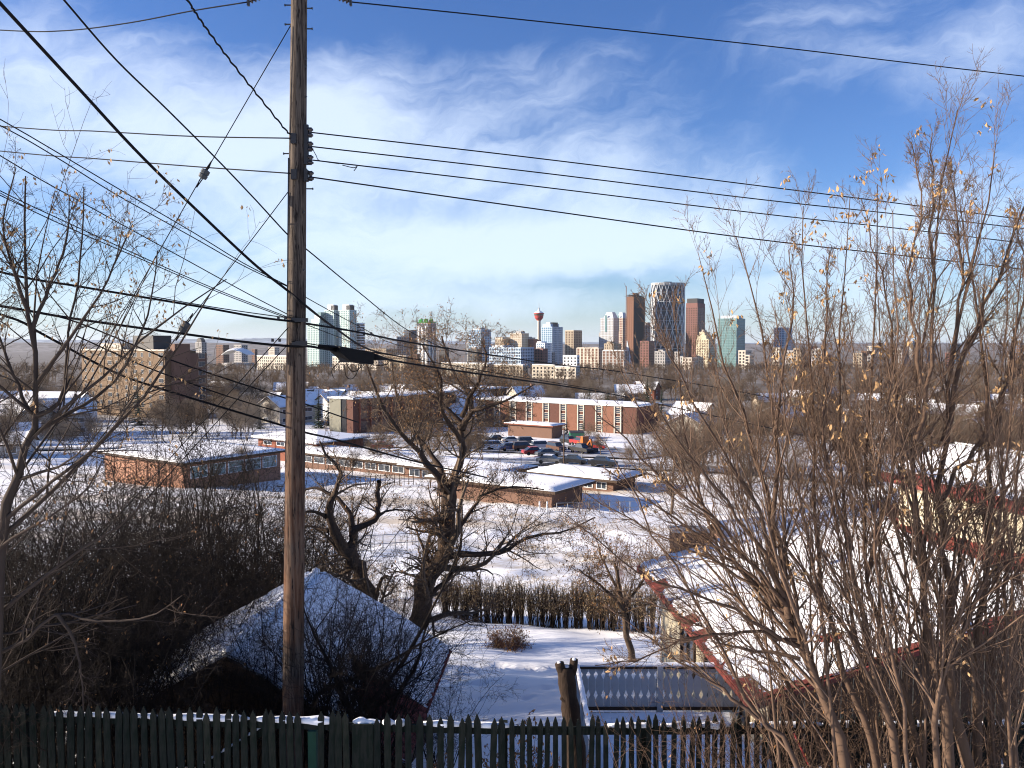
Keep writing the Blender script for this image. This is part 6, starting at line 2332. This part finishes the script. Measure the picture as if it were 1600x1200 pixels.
def garage():
    A = np.array([-4.76, 13.5, -5.20])
    B = np.array([-4.40, 18.5, -5.20])
    along = (B - A)
    L = np.linalg.norm(along)
    a = along / L
    r = np.array([a[1], -a[0], 0])         # to the right
    w, h = 3.0, 1.72
    g0 = float(G(-4.6, 15))
    o = thing('garage', 'low dark garage with a steep snowy gable roof beside the pole', 'garage', (-4.6, 15, g0))
    V = {s: r * s * w + np.array([0, 0, -h]) for s in (-1, 1)}
    mb = MB()
    for s in (-1, 1):
        n = np.cross(along, V[s])
        n /= np.linalg.norm(n)
        n = n if n[2] > 0 else -n
        c = [A, B, B + V[s], A + V[s]]
        mb.hexa([p - n * .10 for p in c], c)
    mb.build('roof', M['wood_dark'], o, world=True)
    # walls
    ins = .35
    base = A + a * ins
    mb = MB()
    f = [base - r * (w - .45), base + r * (w - .45)]
    bk = [p + a * (L - 2 * ins) for p in f]
    zl = A[2] - h + .12
    for p in (f[0], f[1], bk[0], bk[1]):
        p[2] = zl
    bot = [np.array([p[0], p[1], g0 - 1.0]) for p in (f[0], f[1], bk[1], bk[0])]
    mb.hexa(bot, [f[0], f[1], bk[1], bk[0]])
    mb.build('wall', M['wood_dark'], o, world=True)
    for nm, e in (('gable', 0.0), ('gable', L - 2 * ins)):
        p0 = base - r * (w - .45) + a * e
        p1 = base + r * (w - .45) + a * e
        p0[2] = p1[2] = zl
        tp = base + a * e
        tp[2] = A[2] - .13
        MB().tri(p0, p1, tp).build(nm, M['wood_dark'], o, world=True)
    # boards of the gable
    k = 0
    for x in np.arange(-w + .55, w - .5, .2):
        zt = A[2] - .16 - h / w * (abs(x) + .09)
        zb = max(zl - 1.4, g0)
        q = base + r * x - a * .018
        MB().hexa([(q + r * i + a * jj) * [1, 1, 0] + [0, 0, zb] for i, jj in ((0, -.012), (.17, -.012), (.17, .012), (0, .012))], [(q + r * i + a * jj) * [1, 1, 0] + [0, 0, zt] for i, jj in ((0, -.012), (.17, -.012), (.17, .012), (0, .012))]).build('board', M['wood_dark'], o, world=True)
        k += 1
    # fascia boards on the front rakes
    for s in (-1, 1):
        MB().bar(A - a * .03 + [0, 0, -.07], A - a * .03 + V[s] + [0, 0, -.07], .04, .16).build('fascia', M['wood_dark'], o, world=True)
    # bare tiles near the front of the right slope
    n = np.cross(along, V[1])
    n = n / np.linalg.norm(n) * (1 if n[2] > 0 else -1)

    def st(px, py):
        p = hit(px, py, A, n) - A
        return np.dot(p, a) / L, np.dot(p, V[1]) / np.dot(V[1], V[1])
    poly = [st(*q) for q in ((548, 1032), (672, 1115), (664, 1180), (600, 1190), (560, 1110))]

    def inside(s, t):
        s, t = np.asarray(s, float), np.asarray(t, float)
        k = np.zeros(s.shape, bool)
        m = len(poly)
        for i in range(m):
            (x0, y0), (x1, y1) = poly[i], poly[(i + 1) % m]
            c = ((y0 > t) != (y1 > t)) & (s < (x1 - x0) * (t - y0) / (y1 - y0 + 1e-12) + x0)
            k ^= c
        return k
    tiles(A, along, V[1], 22, 12, lambda s, t: bool(inside(s, t)) or t > .93).build('roof_tile', M['tile'], o, world=True, kind='stuff')
    rgg = np.random.default_rng(9)
    snow_on(o, A, along, V[1], 44, 26, .17, lambda s, t: ~inside(s + .012 * np.sin(t * 40), t + .012 * np.sin(s * 37)) & (t < .985), 5, world=True)
    snow_on(o, A, along, V[-1], 44, 26, .19, lambda s, t: s > .012 + .02 * np.sin(t * 19) ** 2, 6, world=True)
    # snow cushion along the ridge and on the front edge
    m = 24
    s = np.linspace(0, 1, m)[:, None]
    MB().tube(A + along * (s * .97) + np.array([0, 0, .08]), .085 * (1 + .12 * rgg.normal(size=m)), 8).build('ridge_snow', M['snow'], o, world=True, smooth=True)


garage()


# ---------------------------------------------------------------- cream house at the right
def right_house():
    E0, E1 = np.array([4.42, 15.0, -6.65]), np.array([3.78, 24.4, -6.65])
    e = E1 - E0
    L = np.linalg.norm(e)
    a = e / L
    r = np.array([a[1], -a[0], 0])
    Wd, rise = 8.2, .295
    up = r * Wd + np.array([0, 0, rise * Wd])
    g0 = -9.0
    o = thing('cream_house', 'low cream stucco house with a broad snowy roof edged in red at the right', 'house', (8, 19, g0))
    n = np.cross(e, up)
    n = n / np.linalg.norm(n) * (1 if n[2] > 0 else -1)
    c = [E0, E1, E1 + up, E0 + up]
    dn = r * Wd + np.array([0, 0, -rise * Wd])
    c2 = [E0 + up, E1 + up, E1 + up + dn, E0 + up + dn]
    mb = MB().hexa([p - [0, 0, .16] for p in c], c).hexa([p - [0, 0, .16] for p in c2], c2)
    mb.build('roof', M['wood_dark'], o, world=True)
    MB().bar(E0 - r * .03 - [0, 0, .05], E1 - r * .03 - [0, 0, .05], .05, .09).build('fascia', M['tile'], o, world=True)
    MB().bar(E0 - a * .03 - [0, 0, .05], E0 + up - a * .03 - [0, 0, .05], .05, .09).build('fascia', M['tile'], o, world=True)
    # walls under the eave
    ins = .55
    q0 = E0 + r * ins + a * ins
    q1 = E1 + r * ins - a * ins
    q2 = q1 + r * (2 * Wd - 2 * ins)
    q3 = q0 + r * (2 * Wd - 2 * ins)
    zt = E0[2] + rise * ins - .17
    foot = lambda p, z: np.array([p[0], p[1], z])
    MB().hexa([foot(p, g0 - 1.5) for p in (q0, q1, q2, q3)], [foot(p, zt) for p in (q0, q1, q2, q3)]).build('wall', M['cream'], o, world=True)
    for p0, p3 in ((q0, q3), (q1, q2)):
        MB().tri(foot(p0, zt), foot(p3, zt), foot((p0 + p3) / 2, zt + rise * (Wd - ins) - .02)).build('gable', M['cream'], o, world=True)
    # brown boards on the shaded near wall
    for x in np.arange(0.02, 2 * (Wd - ins) - .2, .24):
        p0, p1 = q0 + r * x - a * .02, q0 + r * (x + .21) - a * .02
        zz = [zt + rise * min(x + d_, 2 * (Wd - ins) - x - d_) - .06 for d_ in (0, .21)]
        MB().hexa([foot(p, g0 - .8) for p in (p0, p1, p1 + a * .018, p0 + a * .018)], [foot(p0, zz[0]), foot(p1, zz[1]), foot(p1 + a * .018, zz[1]), foot(p0 + a * .018, zz[0])]).build('board', M['wood_dark'], o, world=True)
    # windows in the sunny side wall: frame, pane
    for k, (f, w, zb, hh) in enumerate(((.42, 1.1, -8.4, 1.15), (.66, 1.0, -8.5, 1.2), (.88, .8, -8.9, 1.9))):
        s = q0 + a * (L - 2 * ins) * (1 - f)
        fr = MB()
        for (x0, x1, z0, z1) in ((-.08, 0, 0, hh), (w, w + .08, 0, hh), (-.08, w + .08, -.08, 0), (-.08, w + .08, hh, hh + .08), (w / 2 - .03, w / 2 + .03, 0, hh)):
            p = [s + a * x0, s + a * x1]
            fr.hexa([foot(p[0] - r * .06, zb + z0), foot(p[1] - r * .06, zb + z0), foot(p[1] + r * .02, zb + z0), foot(p[0] + r * .02, zb + z0)],
                    [foot(p[0] - r * .06, zb + z1), foot(p[1] - r * .06, zb + z1), foot(p[1] + r * .02, zb + z1), foot(p[0] + r * .02, zb + z1)])
        ff = fr.build('window', M['wood_dark'], o, world=True)
        p = [s, s + a * w]
        pm = MB().hexa([foot(p[0] - r * .02, zb), foot(p[1] - r * .02, zb), foot(p[1] + r * .02, zb), foot(p[0] + r * .02, zb)],
                       [foot(p[0] - r * .02, zb + hh), foot(p[1] - r * .02, zb + hh), foot(p[1] + r * .02, zb + hh), foot(p[0] + r * .02, zb + hh)])
        pp = pm.build('pane', M['pane'], o, world=True)
        pp.parent = ff
    # corner boards and rafter tails
    for f in np.linspace(.03, .97, 15):
        p = E0 + a * L * f
        MB().bar(p + r * .02 - [0, 0, .2], p + r * .6 + [0, 0, rise * .6 - .2], .05, .09).build('rafter', M['wood_dark'], o, world=True)

    def st(px, py):
        p = hit(px, py, E0, n) - E0
        return np.dot(p, a) / L, np.dot(p, r) / Wd
    bare = [st(*q) for q in ((1360, 782), (1420, 792), (1500, 815), (1640, 845), (1640, 915), (1560, 890), (1480, 862), (1400, 828))]
    patch = [st(*q) for q in ((1276, 996), (1318, 994), (1320, 1008), (1280, 1012))]

    def inside(poly, s, t):
        k = np.zeros(np.shape(s), bool)
        m = len(poly)
        for i in range(m):
            (x0, y0), (x1, y1) = poly[i], poly[(i + 1) % m]
            c = ((y0 > t) != (y1 > t)) & (s < (x1 - x0) * (t - y0) / (y1 - y0 + 1e-12) + x0)
            k ^= c
        return k

    def mask(s, t):
        e1 = t > .035 * (np.sin(s * 31) * np.sin(s * 13 + 1) > .1)
        e2 = s > .008 + .008 * np.sin(t * 23)
        return e1 & e2 & ~inside(bare, s + .01 * np.sin(t * 60), t) & ~inside(patch, s, t)
    tiles(E0 + up, E1 - E0, -up, 38, 26, lambda s, t: bool(inside(bare, np.array(s), np.array(1 - t)) or inside(patch, np.array(s), np.array(1 - t)) or t > .90 or s < .04)).build('roof_tile', M['tile'], o, world=True, kind='stuff')
    snow_on(o, E0, e, up, 90, 76, .16, mask, 14, world=True)
    snow_on(o, E0 + up, e, dn, 20, 16, .16, None, 15, world=True)
    # vent pipe and brick chimney on the roof
    p = hit(1285, 893, E0, n)
    MB().tube([p - [0, 0, .2], p + [0, 0, .48]], .09, 12).tube([p + [0, 0, .44], p + [0, 0, .52]], .13, 12).build('vent_pipe', M['metal_grey'], o, world=True)
    p = hit(1190, 905, E0, n)
    MB().tube([p - [0, 0, .2], p + [0, 0, .3]], .05, 10).build('vent_pipe', M['metal_grey'], o, world=True)
    cb = E1 + r * 1.55 + a * .1
    ch = MB()
    z0, z1 = E1[2] - 2.2, E1[2] + 1.05
    w = .5
    row = 0
    ch.box(cb[0] - w + .02, cb[0] + w - .02, cb[1] - .28, cb[1] + .28, z0, z1)
    chim = ch.build('chimney', M['brick_brown'], o, world=True)
    # courses of brick, each a little proud, joined: too small to pick apart
    mb = MB()
    z = E1[2] - .2
    while z < z1 - .05:
        x = cb[0] - w - (row % 2) * .1
        while x < cb[0] + w - .02:
            x0, x1 = max(x, cb[0] - w), min(x + .19, cb[0] + w)
            if x1 - x0 > .03:
                mb.box(x0, x1, cb[1] - .30 - .012 * RNG.random(), cb[1] - .25, z, z + .062)
            x += .205
        for yy in (-.27, -.06, .15):
            mb.box(cb[0] - w - .012, cb[0] - w + .04, cb[1] + yy, cb[1] + yy + .19, z, z + .062)
        z += .076
        row += 1
    bk = mb.build('brick', M['brick_brown'], o, world=True, kind='stuff')
    bk.data.transform(Matrix.Translation((0, 0, 0)))
    bk.parent = chim
    MB().box(cb[0] - w - .05, cb[0] + w + .05, cb[1] - .34, cb[1] + .34, z1, z1 + .08).build('chimney_cap', M['grey'], o, world=True)
    # upper storey standing on the roof, cream wall towards the viewer
    A = hit(1404, 822, E0, n)
    B = hit(1640, 880, E0, n)
    d = (B - A) * [1, 1, 0]
    d /= np.linalg.norm(d)
    bkd = np.array([-d[1], d[0], 0])
    B2 = A + d * 5.2
    zt = float(P(1484, 752, A[1])[2])
    lo = min(A[2], B[2]) - 1.2
    mb = MB().hexa([foot(p, lo) for p in (A, B2, B2 + bkd * 4, A + bkd * 4)], [foot(p, zt) for p in (A, B2, B2 + bkd * 4, A + bkd * 4)])
    mb.build('upper_storey', M['cream'], o, world=True)
    R0 = foot(A, zt) - d * .4 - bkd * .4
    mid = foot(A, zt + .75) - d * .4 + bkd * 2.0
    mb = MB()
    U = d * 6.0
    for s in (0, 1):
        q0 = R0 if s == 0 else R0 + bkd * 4.8
        mb.hexa([q0, q0 + U, mid + U, mid], [q0 + [0, 0, .14], q0 + U + [0, 0, .14], mid + U + [0, 0, .14], mid + [0, 0, .14]])
    mb.build('upper_roof', M['tile'], o, world=True)
    snow_on(o, mid + np.array([0, 0, .15]), U, (R0 - mid) * .93, 18, 8, .13, lambda s, t: (t < .85) | (np.sin(s * 21) > .3), 17, world=True)
    snow_on(o, mid + np.array([0, 0, .15]), U, R0 + bkd * 4.8 - mid, 12, 6, .13, None, 18, world=True)


right_house()
house('farther house with a steep snowy roof edged red behind the cream house', 1352, 800, 40, 6.5, 6, 2.8, 2.2, R(62), 'brick_red', seed=77)
house('little brown shed with a snowy roof left of the far red edged house', 1180, 800, 52, 5, 4, 2.2, 1.2, R(20), 'brick_brown', seed=78, wins=1)


# ---------------------------------------------------------------- white railed deck
def deck():
    X0, X1, Yf, Yn, zt = 1.36, 4.75, 17.0, 13.7, -6.75
    zf = zt - 1.0
    o = thing('deck', 'raised deck with a white balustrade and snow on its handrail beside the cream house', 'deck', ((X0 + X1) / 2, (Yf + Yn) / 2, float(G(3, 15.5))))
    gz = float(G(3, 15.5))
    k = 0
    x = X0
    while x < X1:
        MB().box(x, x + .135, Yn, Yf + .1, zf - .05, zf - .01 - .004 * (k % 2)).build('deck_board', M['white_paint'], o, world=True)
        x += .145
        k += 1
    v, q, s = snow_sheet(o, (X0 + .12, Yn, zf), (X1 - X0 - .2, 0, 0), (0, Yf - Yn - .1, 0), 16, 14, .16, None, 31)
    link_mesh('floor_snow', to_local(o, v), [q, s], M['snow'], o)
    for (x, y) in ((X0, Yf), (X0, Yn), (3.1, Yf), (X0, 15.35)):
        MB().box(x - .06, x + .06, y - .06, y + .06, gz - .6, zt + .02).build('post', M['white_paint'], o, world=True)
    MB().box(X0 - .07, X1, Yf - .05, Yf + .05, zt - .03, zt + .02).build('handrail', M['wood_dark'], o, world=True)
    MB().box(X0 - .05, X0 + .05, Yn, Yf - .06, zt - .03, zt + .02).build('handrail', M['wood_dark'], o, world=True)
    for (a, b) in (((X0 - .08, Yf, zt + .02), (X1, Yf, zt + .02)), ((X0, Yn, zt + .02), (X0, Yf - .05, zt + .02))):
        m = 22
        s = np.linspace(0, 1, m)[:, None]
        c = np.array(a) + (np.array(b) - np.array(a)) * s
        c[:, 2] += .018
        MB().tube(c, .055 * (1 + .12 * RNG.normal(size=m)), 8).build('rail_snow', M['snow'], o, world=True, smooth=True)
    MB().box(X0 + .06, X1, Yf - .03, Yf + .03, zf + .08, zf + .15).build('bottom_rail', M['wood_dark'], o, world=True)
    MB().box(X0 - .03, X0 + .03, Yn, Yf - .06, zf + .08, zf + .15).build('bottom_rail', M['white_paint'], o, world=True)
    # flat sawn balusters with a waist
    H = 1.0 - .2
    w = .0755
    prof = [(-w, 0), (w, 0), (w, .16), (w * .45, .24), (w, .36), (w, .58), (w * .4, .68), (w, .76), (w, H), (-w, H), (-w, .76), (-w * .4, .68), (-w, .58), (-w, .36), (-w * .45, .24), (-w, .16)]
    n = len(prof)
    vs = [(p, y, z) for y in (-.012, .012) for p, z in prof]
    fr = [(0, 1, 2, 15), (15, 2, 3, 14), (14, 3, 4, 13), (13, 4, 5, 12), (12, 5, 6, 11), (11, 6, 7, 10), (10, 7, 8, 9)]
    qs = fr + [tuple(reversed([i + n for i in f])) for f in fr] + [(i, n + i, n + (i + 1) % n, (i + 1) % n) for i in range(n)]
    b0 = MB().add(vs, qs).build('baluster', M['white_paint'])
    me = b0.data
    bpy.data.objects.remove(b0)
    l = np.array(o.location)
    for x in np.arange(X0 + .16, X1, .158):
        k = bpy.data.objects.new('baluster', me)
        COL.objects.link(k)
        k.parent = o
        k.location = (x - l[0], Yf - l[1], zf + .15 - l[2])
    b1 = MB().box(-.016, .016, -.016, .016, 0, .82).build('spindle', M['white_paint'])
    me = b1.data
    bpy.data.objects.remove(b1)
    for y in np.arange(Yn + .1, Yf - .1, .12):
        k = bpy.data.objects.new('spindle', me)
        COL.objects.link(k)
        k.parent = o
        k.location = (X0 - l[0], y - l[1], zf + .15 - l[2])
    mb = MB()
    for z in (zf + .35, zf + .55, zf + .75):
        mb.box(X0 - .01, X0 + .01, Yn, Yf - .06, z, z + .018)
    mb.build('crossbar', M['white_paint'], o, world=True)


deck()


# ---------------------------------------------------------------- cut stump post, drift board, stake
M['bark_stump'] = mat('stump_bark', (0.036, 0.025, 0.019), rough=.95, var=.6, scale=10, stretch=(2, 2, .6), bump=1.0, spec=.1)


def stump():
    Y = 10.25
    b = np.array(base_at(900, Y))
    o = thing('stump', 'tall cut tree stump with two stubby prongs and a snowy top behind the fence', 'stump', b)
    rg = np.random.default_rng(55)
    mb = MB()
    p, r = guide([(905, 538 - (b[2] - .2) / Y * F), (900, 1180), (893, 1120), (888, 1080), (884, 1052), (884, 1042)], 36, 23, Y, 14)
    r = r * (1 + .07 * rg.normal(size=14))
    mb.tube(p, r, 12)
    p, r = guide([(886, 1060), (877, 1046), (874, 1036)], 17, 15, Y - .02, 6)
    mb.tube(p, r, 9)
    p, r = guide([(887, 1062), (895, 1046), (897, 1030)], 17, 13, Y + .02, 6)
    mb.tube(p, r, 9)
    p, r = guide([(889, 1100), (880, 1092), (876, 1090)], 14, 6, Y - .04, 5)
    mb.tube(p, r, 8)
    mb.build('trunk', M['bark_stump'], o, world=True, smooth=True)
    for (x, y, w) in ((874, 1035.5, .035), (885, 1041, .04), (897, 1029.5, .028)):
        MB().lathe([(w, -.02), (w * .8, .006), (w * .3, .012)], 10, P(x, y, Y)).build('snow_cap', M['snow'], o, world=True, smooth=True)


stump()
o = tag(MB().tube(np.array([P(1240, 1146, 9.0), P(1266, 1199, 8.9), P(1300, 1270, 8.8)]) - P(1266, 1199, 8.9), .014, 8).build('stake', PAINT['red'], smooth=True), 'slanting red stake among the sapling feet before the fence', 'stake')
o.location = [float(v) for v in P(1266, 1199, 8.9)]
# ================================================================ air
def haze():
    x, y0, y1, z0, z1 = 42000, -90, 32000, -130, 262
    v = [(a, b, c) for c in (z0, z1) for b in (y0, y1) for a in (-x, x)]
    o = link_mesh('haze', v, [np.array([(0, 2, 3, 1), (4, 5, 7, 6), (0, 1, 5, 4), (1, 3, 7, 5), (3, 2, 6, 7), (2, 0, 4, 6)])])
    m = bpy.data.materials.new('pale_air')
    m.use_nodes = True
    t = m.node_tree
    t.nodes.clear()
    n = t.nodes.new('ShaderNodeVolumePrincipled')
    n.inputs['Color'].default_value = (0.80, 0.88, 1.0, 1)
    n.inputs['Density'].default_value = 0.000016
    n.inputs['Anisotropy'].default_value = 0.2
    w = t.nodes.new('ShaderNodeOutputMaterial')
    t.links.new(n.outputs[0], w.inputs['Volume'])
    o.data.materials.append(m)
    o['kind'] = 'stuff'


haze()
